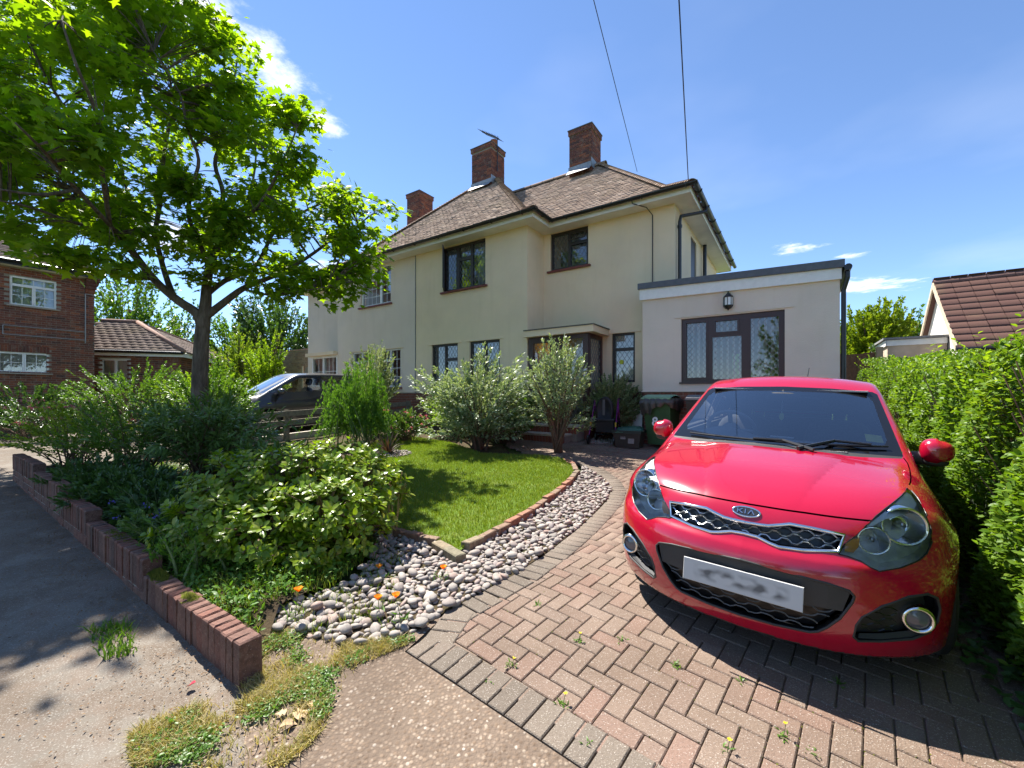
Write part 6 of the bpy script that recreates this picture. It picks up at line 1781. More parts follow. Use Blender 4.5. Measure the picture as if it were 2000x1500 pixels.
    for i in range(ns):
        a = 2*math.pi*i/ns
        for j in range(nt_):
            b = 2*math.pi*j/nt_; q = Vector(((.182+.016*math.cos(b))*math.cos(a), (.182+.016*math.cos(b))*math.sin(a), .016*math.sin(b))); vs.append(c+R_@q)
    k.add(vs, [(i*nt_+j, ((i+1) % ns)*nt_+j, ((i+1) % ns)*nt_+(j+1) % nt_, i*nt_+(j+1) % nt_) for i in range(ns) for j in range(nt_)])
    for a in (0, math.pi, -math.pi/2): k.tube([c+R_@Vector((.05*math.cos(a), .05*math.sin(a), 0)), c+R_@Vector((.18*math.cos(a), .18*math.sin(a), 0))], .018, 6)
    k.lathe([(0, .02), (.07, .015), (.08, -.02), (.03, -.12)], c, R_@Vector((0, 0, 1)), 16); k.build('steering_wheel', M_DASH, car, smooth=True)
    for x in (-.36, .36): seat(car, x, 2.28)
    for x in (-.36, .36): seat(car, x, 3.15, .50, .28, .50)
    k = MB(); k.box(-.70, .70, 3.45, 3.5, .5, 1.0); k.build('parcel_shelf', M_SEAT, car)
    blob('rear_view_mirror', (0, 1.66, 1.285), (.12, .022, .035), M_TRIMB, car, p=3); k = MB(); k.tube([(0, 1.66, 1.29), (0, 1.69, 1.335)], .012, 6); k.build('mirror_stem', M_TRIMB, car)
    for s in (-1, 1):
        k = MB(); k.box(s*.33-.19, s*.33+.19, 1.72, 1.86, 1.335, 1.345); k.build('sun_visor', plain('visor_grey', (.45, .44, .42), .8), car)
    ht = thing('air_freshener', 'small yellow green oval tag hanging below the rear view mirror', 'air freshener'); ht.matrix_world = M4@Matrix.Translation((.0, 1.64, 1.13))
    k = MB(); k.lathe([(0, -.003), (.016, -.003), (.016, .003), (0, .003)], (0, 0, 0), (0, -1, 0), 14); k.v = [(x, y, z*1.9) for x, y, z in k.v]; k.build('tag', plain('tag_yellow', (.55, .60, .10), .6), ht); k = MB(); k.tube([(0, 0, .03), (0, .01, .13)], .0015, 4); k.build('cord', M_WHITE, ht)
    # yellow sticker on the inside of the glass
    q = [(.50, 1.035), (.585, 1.030), (.575, 1.068), (.492, 1.075)]; ys = S.ysurf([a for a, b in q], [b for a, b in q], .8)
    k = MB(); k.add([(a, y+.010, b) for (a, b), y in zip(q, ys)], [(0, 1, 2, 3)]); k.build('windscreen_sticker', plain('sticker_yellow', (.65, .62, .10), .6), car)
    k = MB(); k.box(-.05, .10, 1.42, 1.46, .985, .992); k.build('dash_card', plain('card_white', (.6, .6, .6), .7), car)
    S.bm.free()
build_red_car()

def build_grey_car():
    # nose towards the street on the neighbour's drive
    x, y = hw(-5.95, -4.45); car = thing('grey_hatchback', 'dark metallic grey tall hatchback parked on the neighbouring drive', 'car')
    rz = HROT; sl = math.atan(.048)
    M4 = Matrix.Translation((x, y, g1(x, y)+.005))@Matrix.Rotation(rz, 4, 'Z')@Matrix.Rotation(sl, 4, 'X'); car.matrix_world = M4
    S = Shell(grey_field, (-.96, -.06, .09), (.96, 4.14, 1.60), .03)
    inv = lambda v: float(np.interp(v, GW[1], GW[0]))
    zs = 1/.945
    WS = [(-.655, .985), (-.56, 1.315), (-.3, 1.35), (0, 1.36), (.3, 1.35), (.56, 1.315), (.655, .985), (.25, .995), (0, 1.0), (-.25, .995)]
    S.cut([(a, b*zs) for a, b in WS], (0, 2), 8, lambda c, n: inv(.85) < c.y < inv(2.1) and n.y < -.05 and c.z > 1.0)
    for s in (1, -1):
        sc = lambda c, n: c.x*s > .45 and abs(n.x) > .5
        for P in ([(1.05, .985), (1.16, .985), (1.36, 1.10), (1.36, .99)], [(1.42, .985), (1.42, 1.09), (1.80, 1.245), (1.97, 1.31), (2.40, 1.345), (2.42, .985)], [(2.50, .985), (2.48, 1.345), (2.9, 1.33), (3.22, 1.27), (3.42, 1.08), (3.38, .99)]):
            S.cut([(inv(a), b*zs) for a, b in P], (1, 2), 10, sc)
        for ln_ in ([(1.40, 1.03), (1.30, .8), (1.30, .26)], [(2.45, 1.03), (2.46, .6), (2.44, .26)]):
            S.strip([(inv(a), b) for a, b in ln_], (1, 2), 1, lambda c, n: c.x*s > .6 and abs(n.x) > .5, .004)
        S.cut([(s*.40, .70), (s*.44, .80), (s*.60, .90), (s*.69, .86), (s*.71, .74), (s*.6, .68)] if s > 0 else [(s*.40, .70), (s*.6, .68), (s*.71, .74), (s*.69, .86), (s*.60, .90), (s*.44, .80)], (0, 2), 3, lambda c, n: c.y < .7 and n.y < .4)
    S.cut([(-.35, .68), (.35, .68), (.33, .60), (-.33, .60)], (0, 2), 4, lambda c, n: c.y < .5 and n.y < 0); S.cut([(-.5, .42), (.5, .42), (.42, .26), (-.42, .26)], (0, 2), 4, lambda c, n: c.y < .5 and n.y < 0)
    for f in S.bm.faces:
        c = f.calc_center_median()
        if f[S.lay] == 0 and (c.z < .20 or (abs(c.x) < .79 and min(math.hypot(c.y-.86, c.z-.30), math.hypot(c.y-3.42, c.z-.30)) < .357)): f[S.lay] = 11
    m = paint('grey_car_paint', (.035, .034, .038), .35, .3)
    S.part('body', (0,), m, car); S.part('valance', (11,), M_TRIMB, car); S.part('windscreen', (8,), M_CGLASS, car); S.part('side_glass', (10,), M_CGLASS, car); S.part('headlight', (3,), M_REFL, car, keep=lambda c: c.x > 0); S.part('headlight', (3,), M_REFL, car, keep=lambda c: c.x < 0); S.part('grille', (4,), M_GRILB, car)
    S.part('cabin_lining', (0,), M_CABIN, car, -.03, keep=lambda c: c.z > 1.03 and c.y > .8)
    k = MB(); k.box(-.68, .68, .7, 3.8, .32, .36); k.box(-.66, .66, .78, 1.1, .8, 1.02); k.build('dashboard', M_DASH, car)
    for x_ in (-.36, .36): seat(car, x_, 2.05, .52, .25, .62); seat(car, x_, 3.0, .55, .26, .55)
    for y_ in (.86, 3.42):
        for s in (-1, 1): wheel(car, s*.745, y_, .305, .305, s)
    for s in (-1, 1):
        mo = blob('door_mirror', (s*.92, inv(1.40), 1.06), (.11, .08, .075), m, car, (16, 10), p=2.5); blob('mirror_stalk', (s*.80, inv(1.42), 1.01), (.08, .05, .03), M_TRIMB, mo, (12, 8))
        k = MB(); k.tube([(s*.865, 2.2, .88), (s*.885, 2.15, .885), (s*.885, 2.05, .885), (s*.865, 2.0, .88)], .012, 6); k.build('door_handle', m, car)
        k = MB(); k.box(s*.862-.004, s*.862+.004, inv(1.12), inv(1.2), .78, .795); k.build('wing_badge', M_CHROME, car)
    S.bm.free()
build_grey_car()
# ------------------------------------------------------------------ vegetation
def T_oval(w=.45, fold=.12, curl=.12):
    v = [(0, 0, 0), (.3, w*.42, fold*w), (.3, 0, 0), (.3, -w*.42, fold*w), (.68, w*.46, fold*w-curl*.4), (.68, 0, -curl*.45), (.68, -w*.46, fold*w-curl*.4), (1, 0, -curl)]
    f = [(0, 2, 1), (0, 3, 2), (1, 2, 5), (1, 5, 4), (2, 3, 6), (2, 6, 5), (4, 5, 7), (5, 6, 7)]
    return np.array(v), np.array(f)
def T_small(w=.5, fold=.12):
    return np.array([(0, 0, 0), (.5, w*.5, fold), (1, 0, 0), (.5, -w*.5, fold)]), np.array([(0, 2, 1), (0, 3, 2)])
def T_willow(w=.2, curl=.25):
    return np.array([(0, 0, 0), (.4, w*.5, .0), (.4, -w*.5, .0), (.75, w*.35, -curl*.5), (.75, -w*.35, -curl*.5), (1, 0, -curl)]), np.array([(0, 2, 1), (1, 2, 4), (1, 4, 3), (3, 4, 5)])
def T_maple():
    tips = [(0.0, 0), (.10, .42), (.30, .20), (.46, .62), (.55, .22), (1.0, 0)]
    out = [(x, y, -.10*y*y-.06*x*x) for x, y in tips[1:]]
    low = [(x, -y, z) for x, y, z in reversed(out[:-1])]
    v = [(.32, 0, .03), (0, 0, 0)]+out+low
    n = len(v)-1; f = [(0, 1+i, 1+(i+1) % n) for i in range(n)]
    return np.array(v), np.array([(a, c, b) for a, b, c in f])
def leaves(name, P, D, N, S, tpl, mat, parent, kind=None, rng=None):
    """P positions, D leaf direction, N approximate normal, S lengths"""
    tv, tf = tpl
    D = D/np.linalg.norm(D, axis=1, keepdims=True); N = N-D*(N*D).sum(1, keepdims=True)
    l = np.linalg.norm(N, axis=1, keepdims=True); N = np.where(l > 1e-4, N/np.maximum(l, 1e-4), np.array([[0, 0, 1.]]))
    B = np.cross(N, D); k = len(tv)
    V = P[:, None]+S[:, None, None]*(tv[None, :, 0:1]*D[:, None]+tv[None, :, 1:2]*B[:, None]+tv[None, :, 2:3]*N[:, None])
    F = (tf[None]+k*np.arange(len(P))[:, None, None]).reshape(-1, 3)
    return npmesh(name, V.reshape(-1, 3), F, mat, parent, kind=kind)
def runit(r, n):
    v = r.normal(size=(n, 3)); return v/np.linalg.norm(v, axis=1, keepdims=True)
M_STEM = plain('brown_stem', (.13, .085, .05), .9, var=.3, scale=30)
M_STEMG = plain('green_stem', (.12, .16, .05), .8, var=.3, scale=30)
def bush(name, label, cat, xy, r3, nst, lps, size, tpl, mat, seed, group=None, low=-.15, zc=.55, stem=M_STEM, out=.55, up=.25, s0=.35, basew=.15, lump=.18, base_z=None, flat=1.0, part='foliage', upright=0.0, root=None, srad=.006, leafy=1.0):
    """stems from a common base to a lumpy ellipsoid, leaves along their outer part"""
    r = np.random.default_rng(seed); x, y = xy; z = g1(x, y) if base_z is None else base_z
    if root is None: root = thing(name, label, cat, (0, 0, 0), group=group)
    rx, ry, rz = r3; C = np.array([x, y, z+rz*zc*2*.5])
    d = runit(r, nst*3); d = d[d[:, 2] > low][:nst]; nst = len(d)
    lum = 1+lump*np.sin(d[:, 0]*4+seed)*np.cos(d[:, 1]*5+seed*1.7)+lump*.7*np.sin(d[:, 2]*6+d[:, 0]*3+seed*.3)
    ctr = np.array([x, y, z+rz*zc])
    rad = np.array([rx, ry, rz*np.where(True, 1-zc, 1)])
    scale = np.where(d[:, 2:3] > 0, np.array([[rx, ry, rz*(1-zc)]]), np.array([[rx, ry, rz*zc*.92]]))
    E = ctr+d*scale*(lum*r.uniform(.78, 1.08, nst))[:, None]
    E[:, 2] = np.maximum(E[:, 2], z+.03)
    B = np.array([x, y, z-.03])+np.stack([r.normal(0, basew*rx, nst), r.normal(0, basew*ry, nst), 0*E[:, 2]], 1)
    if upright: B[:, :2] += (E[:, :2]-np.array([x, y]))*upright
    mid = B*.5+E*.5; mid[:, 2] += .12*rz; mid[:, :2] = mid[:, :2]*.65+np.array([x, y])*.35*(1-upright)+B[:, :2]*.35*upright
    t = s0+(1-s0)*np.sqrt(r.random((nst, lps))); t1 = t[..., None]
    Q = (1-t1)**2*B[:, None]+2*t1*(1-t1)*mid[:, None]+t1*t1*E[:, None]
    T = 2*(1-t1)*(mid-B)[:, None]+2*t1*(E-mid)[:, None]; T /= np.linalg.norm(T, axis=2, keepdims=True)
    Q = Q.reshape(-1, 3); T = T.reshape(-1, 3); n = len(Q)
    O = (Q-ctr)/np.array([rx, ry, rz]); O /= np.maximum(np.linalg.norm(O, axis=1, keepdims=True), 1e-3)
    Rn = runit(r, n)
    D = T*.55+Rn*(1-out*.5)+O*out+np.array([[0, 0, up]])
    Nn = O*.5+runit(r, n)*.55+np.array([[0, 0, .9*flat]])
    S = size*r.uniform(.6, 1.2, n)
    leaves(part, Q+Rn*size*.15, D, Nn, S, tpl, mat, root, rng=r)
    k = MB()
    for i in r.choice(nst, min(nst, 40), replace=False):
        pts = [((1-q)**2)*B[i]+2*q*(1-q)*mid[i]+q*q*E[i] for q in (0, .25, .5, .75, .97)]
        k.tube(pts, [srad*1.8, srad*1.5, srad*1.1, srad*.8, srad*.4], 5)
    k.build('stems', stem, root, smooth=True)
    return root

# --- leaf colours
M_MAPLE = leafmat('maple_leaf', [(.075, .165, .010), (.11, .21, .012), (.14, .24, .015), (.10, .19, .012), (.18, .28, .02)], .64, .45, .3, (2.3, 2.0, .35))
M_SPOT = leafmat('variegated_round_leaf', [(.12, .22, .008), (.17, .28, .010), (.23, .32, .016), (.14, .24, .008), (.33, .37, .07), (.09, .18, .008)], .42, .3, .5, (1.4, 1.35, .5))
M_PRIVET = leafmat('privet_leaf', [(.075, .16, .012), (.11, .205, .016), (.15, .25, .022), (.09, .18, .015), (.20, .29, .04)], .42, .45, .3)
M_DARKLEAF = leafmat('dark_leaf', [(.04, .09, .022), (.055, .12, .03), (.075, .145, .035), (.045, .10, .03)], .3, .35, .45)
M_BLUEGREEN = leafmat('blue_green_leaf', [(.07, .14, .025), (.10, .185, .04), (.14, .22, .06), (.08, .155, .025)], .28, .4, .4)
M_MIDLEAF = leafmat('mid_green_leaf', [(.06, .14, .015), (.09, .19, .02), (.12, .22, .03), (.07, .15, .02)], .38, .4, .35)
M_VARIEG = leafmat('cream_variegated_leaf', [(.16, .22, .09), (.24, .31, .14), (.36, .41, .22), (.13, .20, .07), (.46, .49, .30), (.20, .27, .10)], .32, .4, .4, (1.3, 1.3, .7))
M_GREYGREEN = leafmat('grey_green_leaf', [(.16, .23, .11), (.23, .31, .16), (.33, .39, .24), (.13, .20, .08), (.42, .47, .32)], .32, .4, .4, (1.3, 1.3, .6))
M_LIME = leafmat('lime_leaf', [(.14, .26, .015), (.20, .33, .02), (.26, .38, .03)], .45, .45, .3)
M_FEATHER = leafmat('feathery_leaf', [(.07, .17, .02), (.10, .22, .03), (.13, .25, .04)], .4, .5, .25)
M_SPIREA = leafmat('spirea_leaf', [(.16, .26, .02), (.24, .34, .03), (.10, .19, .02), (.30, .36, .06)], .42, .45, .3)
M_PINK = leafmat('pink_flower', [(.50, .10, .16), (.58, .20, .22), (.44, .07, .14), (.60, .28, .26)], .3, .7, .2, (1.2, .7, .8))
M_BLUEF = leafmat('blue_flower', [(.10, .09, .42), (.14, .12, .5), (.20, .15, .5)], .3, .7, .2, (1, 1, 1.3))
M_ORANGE = leafmat('orange_petal', [(.85, .33, .02), (.90, .42, .03), (.80, .26, .02)], .35, .6, .2, (1.2, .9, .4))
M_YELLOW = leafmat('yellow_petal', [(.75, .60, .03), (.80, .66, .05)], .3, .6, .2)
M_MAUVE = leafmat('mauve_petal', [(.42, .34, .55), (.50, .42, .62)], .3, .7, .2, (1, 1, 1.1))
M_PURPLE = leafmat('purple_strap_leaf', [(.045, .025, .02), (.07, .035, .03), (.035, .03, .02)], .2, .35, .4)
M_DRY = leafmat('dry_grass', [(.42, .33, .15), (.50, .41, .22), (.36, .30, .12), (.26, .27, .08), (.55, .47, .28)], .25, .8, .1)
M_CONIFER = leafmat('conifer_spray', [(.17, .26, .015), (.22, .31, .02), (.13, .21, .015), (.28, .34, .03)], .35, .6, .2)

# ---- the big maple
def bark():
    t = NT('maple_bark'); tc = t.N.new('ShaderNodeTexCoord'); mp = t.N.new('ShaderNodeMapping'); mp.inputs['Scale'].default_value = (9, 9, 1.6)
    t.L.new(tc.outputs['Object'], mp.inputs[0]); n = t.noise(2.2, 7, .65, vec=mp.outputs[0]); n2 = t.noise(30, 5)
    c = t.ramp(n, [(.3, (.055, .042, .032)), (.5, (.115, .090, .068)), (.72, (.20, .165, .13))]); c = t.mix(t.mr(n2, .55, .75, 0, .4), c, (.10, .11, .06))
    t.col(c).set(.95, 0, .15); t.bump(t.mth('ADD', n, t.mth('MULTIPLY', n2, .4)), .9, .02); return t.m
M_BARK = bark()
def build_maple():
    Y0 = 7.2
    tree = thing('maple_tree', 'tall spreading maple tree with forked trunk in the front garden', 'tree', (-5.42, 7.2, -1.15))
    def W(u, v, dy=0.): return Vector(atY(u, v, Y0+dy))
    limbs = [
        ([(386, 905, 0), (389, 800, 0), (392, 700, 0), (396, 640, 0), (402, 590, 0), (404, 555, .05), (412, 512, .1), (430, 470, .15), (424, 440, .2), (436, 380, .3), (420, 320, .35), (434, 270, .35), (452, 190, .4), (464, 110, .4)], [.165, .15, .135, .125, .10, .085, .075, .065, .055, .045, .038, .03, .022, .012]),
        ([(395, 640, -.02), (384, 612, -.05), (352, 590, -.1), (322, 566, -.15), (296, 540, -.2), (256, 488, -.3), (236, 455, -.35), (212, 400, -.45), (200, 340, -.5), (166, 280, -.6), (132, 222, -.7), (90, 150, -.8), (60, 90, -.9)], [.10, .09, .08, .072, .068, .06, .052, .045, .04, .034, .028, .02, .012]),
        ([(338, 578, -.12), (326, 545, 0), (315, 508, .1), (304, 455, .2), (312, 400, .35), (316, 340, .5), (328, 256, .6), (340, 216, .7), (330, 140, .8), (322, 60, .9), (330, -20, .9)], [.062, .055, .05, .046, .042, .038, .032, .028, .022, .016, .01]),
        ([(400, 620, .0), (436, 592, .05), (474, 564, .1), (512, 548, .15), (560, 528, .2), (616, 492, .3), (656, 462, .35), (700, 440, .4)], [.085, .072, .06, .05, .042, .033, .025, .014]),
        ([(404, 575, .05), (440, 548, .3), (500, 518, .6), (536, 452, .8), (580, 420, .9), (680, 380, 1.0), (755, 402, 1.0)], [.06, .052, .044, .036, .03, .02, .008]),
        ([(408, 520, .1), (388, 470, .0), (368, 420, -.1), (376, 362, -.2), (388, 312, -.3), (366, 250, -.4), (350, 180, -.5), (300, 100, -.6)], [.05, .045, .04, .035, .03, .025, .018, .01]),
        ([(256, 488, -.3), (200, 452, -.6), (130, 430, -.9), (60, 405, -1.2), (-10, 390, -1.4)], [.04, .034, .027, .02, .01]),
        ([(412, 505, .1), (470, 440, -.1), (520, 380, -.3), (560, 300, -.4), (580, 250, -.4)], [.045, .036, .028, .02, .01]),
        ([(236, 455, -.35), (180, 400, .1), (120, 330, .5), (50, 260, .8), (-30, 200, 1.0)], [.036, .03, .024, .018, .01]),
        ([(304, 455, .2), (250, 380, .8), (230, 280, 1.3), (200, 180, 1.6), (170, 90, 1.8)], [.036, .03, .025, .018, .01]),
        ([(430, 470, .15), (480, 400, .9), (500, 300, 1.4), (480, 200, 1.6)], [.036, .03, .022, .012]),
        ([(256, 488, -.3), (215, 440, -.9), (150, 370, -1.5), (90, 300, -2.0), (30, 240, -2.3)], [.04, .034, .027, .02, .01]),
        ([(215, 440, -.9), (200, 340, -1.4), (190, 230, -1.8), (150, 130, -2.1), (120, 40, -2.2)], [.034, .03, .024, .018, .01]),
        ([(150, 370, -1.5), (80, 380, -1.9), (0, 370, -2.2)], [.027, .02, .01]),
        ([(300, 545, -.2), (240, 540, -.4), (180, 525, -.7), (120, 525, -.9)], [.03, .024, .018, .01]),
        ([(474, 564, .1), (520, 575, -.1), (580, 570, -.2), (640, 560, -.3)], [.03, .022, .016, .008]),
    ]
    r = np.random.default_rng(21); nodes = []
    k = MB(); base = Vector((-5.42, 7.2, -1.15))
    for pts, rad in limbs:
        P = [W(u, v, d*1.25) for u, v, d in pts]; rad = [q*.86 for q in rad]
        # smooth resample
        Q = []; R_ = []
        for i in range(len(P)-1):
            p0, p1, p2, p3 = P[max(i-1, 0)], P[i], P[i+1], P[min(i+2, len(P)-1)]
            for s in range(4):
                t = s/4
                Q.append(.5*((2*p1)+(p2-p0)*t+(2*p0-5*p1+4*p2-p3)*t*t+(3*p1-p0-3*p2+p3)*t**3)); R_.append(rad[i]*(1-t)+rad[i+1]*t)
        Q.append(P[-1]); R_.append(rad[-1])
        sides = 12 if rad[0] > .08 else 8
        k.tube([q-base for q in Q], R_, sides)
        for q, rr in zip(Q, R_):
            if q.z > 1.0: nodes.append((*q, rr))
    # root flare
    k.lathe([(.30, -.08), (.22, .05), (.175, .22), (.155, .45)], (W(386, 905)-base)*1.0-Vector((0, 0, .0)), sides=14)
    trunk = k.build('trunk', M_BARK, tree, smooth=True)
    nodes = np.array(nodes)
    OUT = [(-220, -160), (340, -160), (352, -20), (375, 15), (440, 30), (492, 100), (500, 140), (560, 170), (592, 240), (640, 270), (652, 320), (672, 350), (735, 385), (770, 402), (730, 430), (740, 470), (742, 505), (715, 545), (650, 592), (590, 570), (540, 590), (470, 560), (445, 530), (420, 560), (330, 520), (300, 560), (215, 530), (120, 520), (85, 500), (40, 520), (-60, 500), (-260, 440)]
    HOLES = [(395, 300, 22, 30), (620, 350, 20, 18), (440, 575, 40, 30), (360, 590, 30, 40), (500, 478, 16, 12), (560, 470, 18, 20), (610, 480, 14, 20), (230, 180, 20, 14), (300, 330, 16, 16), (160, 120, 14, 12), (470, 330, 12, 16), (90, 440, 18, 14), (540, 260, 12, 14), (620, 510, 30, 14), (420, 130, 18, 14), (150, 470, 24, 12), (340, 440, 14, 26), (270, 240, 12, 12), (520, 545, 24, 10)]
    n = 2600
    U = r.uniform(-260, 790, n); Vv = r.uniform(-160, 610, n); ok = inpoly(U, Vv, OUT)
    for (hu, hv, hr, hs) in HOLES: ok &= ((U-hu)/hr)**2+((Vv-hv)/hs)**2 > 1
    U, Vv = U[ok], Vv[ok]
    # depth: a rounded crown
    cu, cv = 260, 250
    q = np.clip(1-((U-cu)/560)**2-((Vv-cv)/470)**2, .02, 1)**.5
    dy = r.uniform(-1, 1, len(U))*2.5*q; dy = np.where(dy < 0, dy*np.clip(1.1-(U-170)/120*.75, .35, 1.1), dy)
    X = np.array([atY(u, v, Y0+d) for u, v, d in zip(U, Vv, dy)])
    X[:, 2] = X[:, 2]
    # clump the targets: pull each towards a sparse set of spray centres
    cs = X[r.choice(len(X), 300, replace=False)]
    D2 = ((X[:, None]-cs[None])**2).sum(2); X = X*.35+cs[D2.argmin(1)]*.65+r.normal(0, .05, X.shape)
    LP, LD, LN = [], [], []; tw = MB()
    for x in X:
        d = np.linalg.norm(nodes[:, :3]-x, axis=1)+ .35*np.maximum(0, nodes[:, 2]-x[2])
        i = d.argmin(); a = nodes[i, :3]; dist = np.linalg.norm(x-a)
        if dist > 1.75: continue
        m = (a+x)/2; m[2] += .12*dist
        if dist > .12:
            pts = [Vector(((1-t)**2)*a+2*t*(1-t)*m+t*t*x)-base for t in (0, .35, .7, 1)]
            tw.tube(pts, [min(.012, nodes[i, 3]*.6), .008, .005, .003], 4, cap=False)
        # a flat drooping spray of leaves at the end of the twig
        dr = (x-m); dr /= max(np.linalg.norm(dr), 1e-3)
        nl = 19
        s = r.random(nl); off = r.normal(0, 1, (nl, 3))*np.array([.18, .18, .08])
        p = m+(x-m)*(.35+.75*s[:, None])+off
        dd = dr*.7+r.normal(0, .6, (nl, 3)); dd[:, 2] = dd[:, 2]*.35-.38
        nn = np.tile(np.array([[0, 0, 1.]]), (nl, 1))+r.normal(0, .38, (nl, 3))+dr*.25
        LP.append(p); LD.append(dd); LN.append(nn)
    LP = np.concatenate(LP); LD = np.concatenate(LD); LN = np.concatenate(LN)
    # keep the gaps and the outline
    uu = 1000+815*LP[:, 0]/LP[:, 1]; vv = 772-815*LP[:, 2]/LP[:, 1]
    keep = np.ones(len(LP), bool)
    for (hu, hv, hr, hs) in HOLES: keep &= (((uu-hu)/(hr*.85))**2+((vv-hv)/(hs*.85))**2 > 1) | (np.abs(LP[:, 1]-Y0) > 3)
    LP, LD, LN = LP[keep], LD[keep], LN[keep]
    crown = leaves('crown', LP, LD, LN, r.uniform(.095, .165, len(LP)), T_maple(), M_MAPLE, tree)
    tw.build('twigs', M_BARK, tree)
    for o_ in tree.children:
        if o_.name.startswith('crown'): o_.location = -base
    print('maple leaves', len(LP))
build_maple()

# ---- spotted yellow-green evergreen in front (large round leaves)
def build_spotted():
    x, y = at(560, 1075, .05); z = g1(x, y)+.03
    t = thing('yellow_green_shrub', 'large bushy shrub with glossy rounded yellow green leaves beside the pebbles', 'shrub')
    r = np.random.default_rng(33)
    lobes = [(-.46, -.05, .30, .42, .36, .26), (-.15, -.22, .26, .42, .34, .24), (.30, -.15, .34, .45, .36, .30), (.62, .12, .42, .38, .36, .32), (.0, .30, .52, .50, .42, .34), (-.42, .32, .50, .42, .38, .30), (.40, .40, .55, .45, .40, .32), (.55, -.22, .22, .30, .26, .2), (.12, -.38, .13, .3, .22, .14)]
    right = Vector((.94, .34)); back = Vector((-.34, .94))
    P, D, N, S = [], [], [], []; k = MB()
    for (lx, ly, lz, rx, ry, rz) in lobes:
        c = Vector((x, y, z))+Vector((right.x*lx+back.x*ly, right.y*lx+back.y*ly, lz))
        ns = int(115*(rx/.42)**2)
        d = runit(r, ns*2); d = d[d[:, 2] > -.45][:ns]
        for q in d:
            tip = np.array(c)+q*np.array([rx, ry, rz])*r.uniform(.8, 1.12)
            # rosette of leaves at the shoot tip
            nl = r.integers(7, 11); a0 = r.uniform(0, 6.28); ax = q*.8+np.array([0, 0, .55]); ax /= np.linalg.norm(ax)
            e1 = np.cross(ax, [0.3, .5, .2]); e1 /= np.linalg.norm(e1); e2 = np.cross(ax, e1)
            for j in range(nl):
                a = a0+j*2.4; el = .25+.55*(j/nl); rad = e1*np.cos(a)+e2*np.sin(a)
                P.append(tip-ax*.05*(1-j/nl)+rad*.012); D.append(rad*(1-.45*el)+ax*el*.9); N.append(ax-rad*.5); S.append(r.uniform(.05, .085)*(1-.25*j/nl))
            if r.random() < .35: k.tube([c-Vector((0, 0, lz*.7)), (Vector(tip)+Vector(c))/2, Vector(tip)], [.009, .007, .004], 5)
    P, D, N, S = map(np.array, (P, D, N, S))
    tpl = T_oval(.62, .10, .16)
    # the leaves that show largest are separate objects
    dist = np.linalg.norm(P, axis=1)-.6*np.maximum(0, P[:, 2]-z)*0
    fr = dist+((P-np.array([x, y, z+.3]))@np.array([x, y, 0])/np.hypot(x, y))*.3
    order = np.argsort(fr); big = order[:int(len(order)*.35)]; big = big[r.permutation(len(big))[:280]]
    rest = np.setdiff1d(np.arange(len(P)), big)
    leaves('foliage', P[rest], D[rest], N[rest], S[rest], tpl, M_SPOT, t, kind='stuff')
    me = bpy.data.meshes.new('leaf'); me.from_pydata(tpl[0].tolist(), [], tpl[1].tolist()); me.materials.append(M_SPOT)
    for i in big:
        d = Vector(D[i]).normalized(); n = Vector(N[i]); n = (n-d*n.dot(d)).normalized(); b = n.cross(d)
        M_ = Matrix((d, b, n)).transposed().to_4x4()@Matrix.Scale(S[i], 4); M_.translation = Vector(P[i])
        o = link('leaf', me, t); o.matrix_world = M_
    k.build('stems', M_STEM, t, smooth=True)
    print('spotted', len(P))
build_spotted()

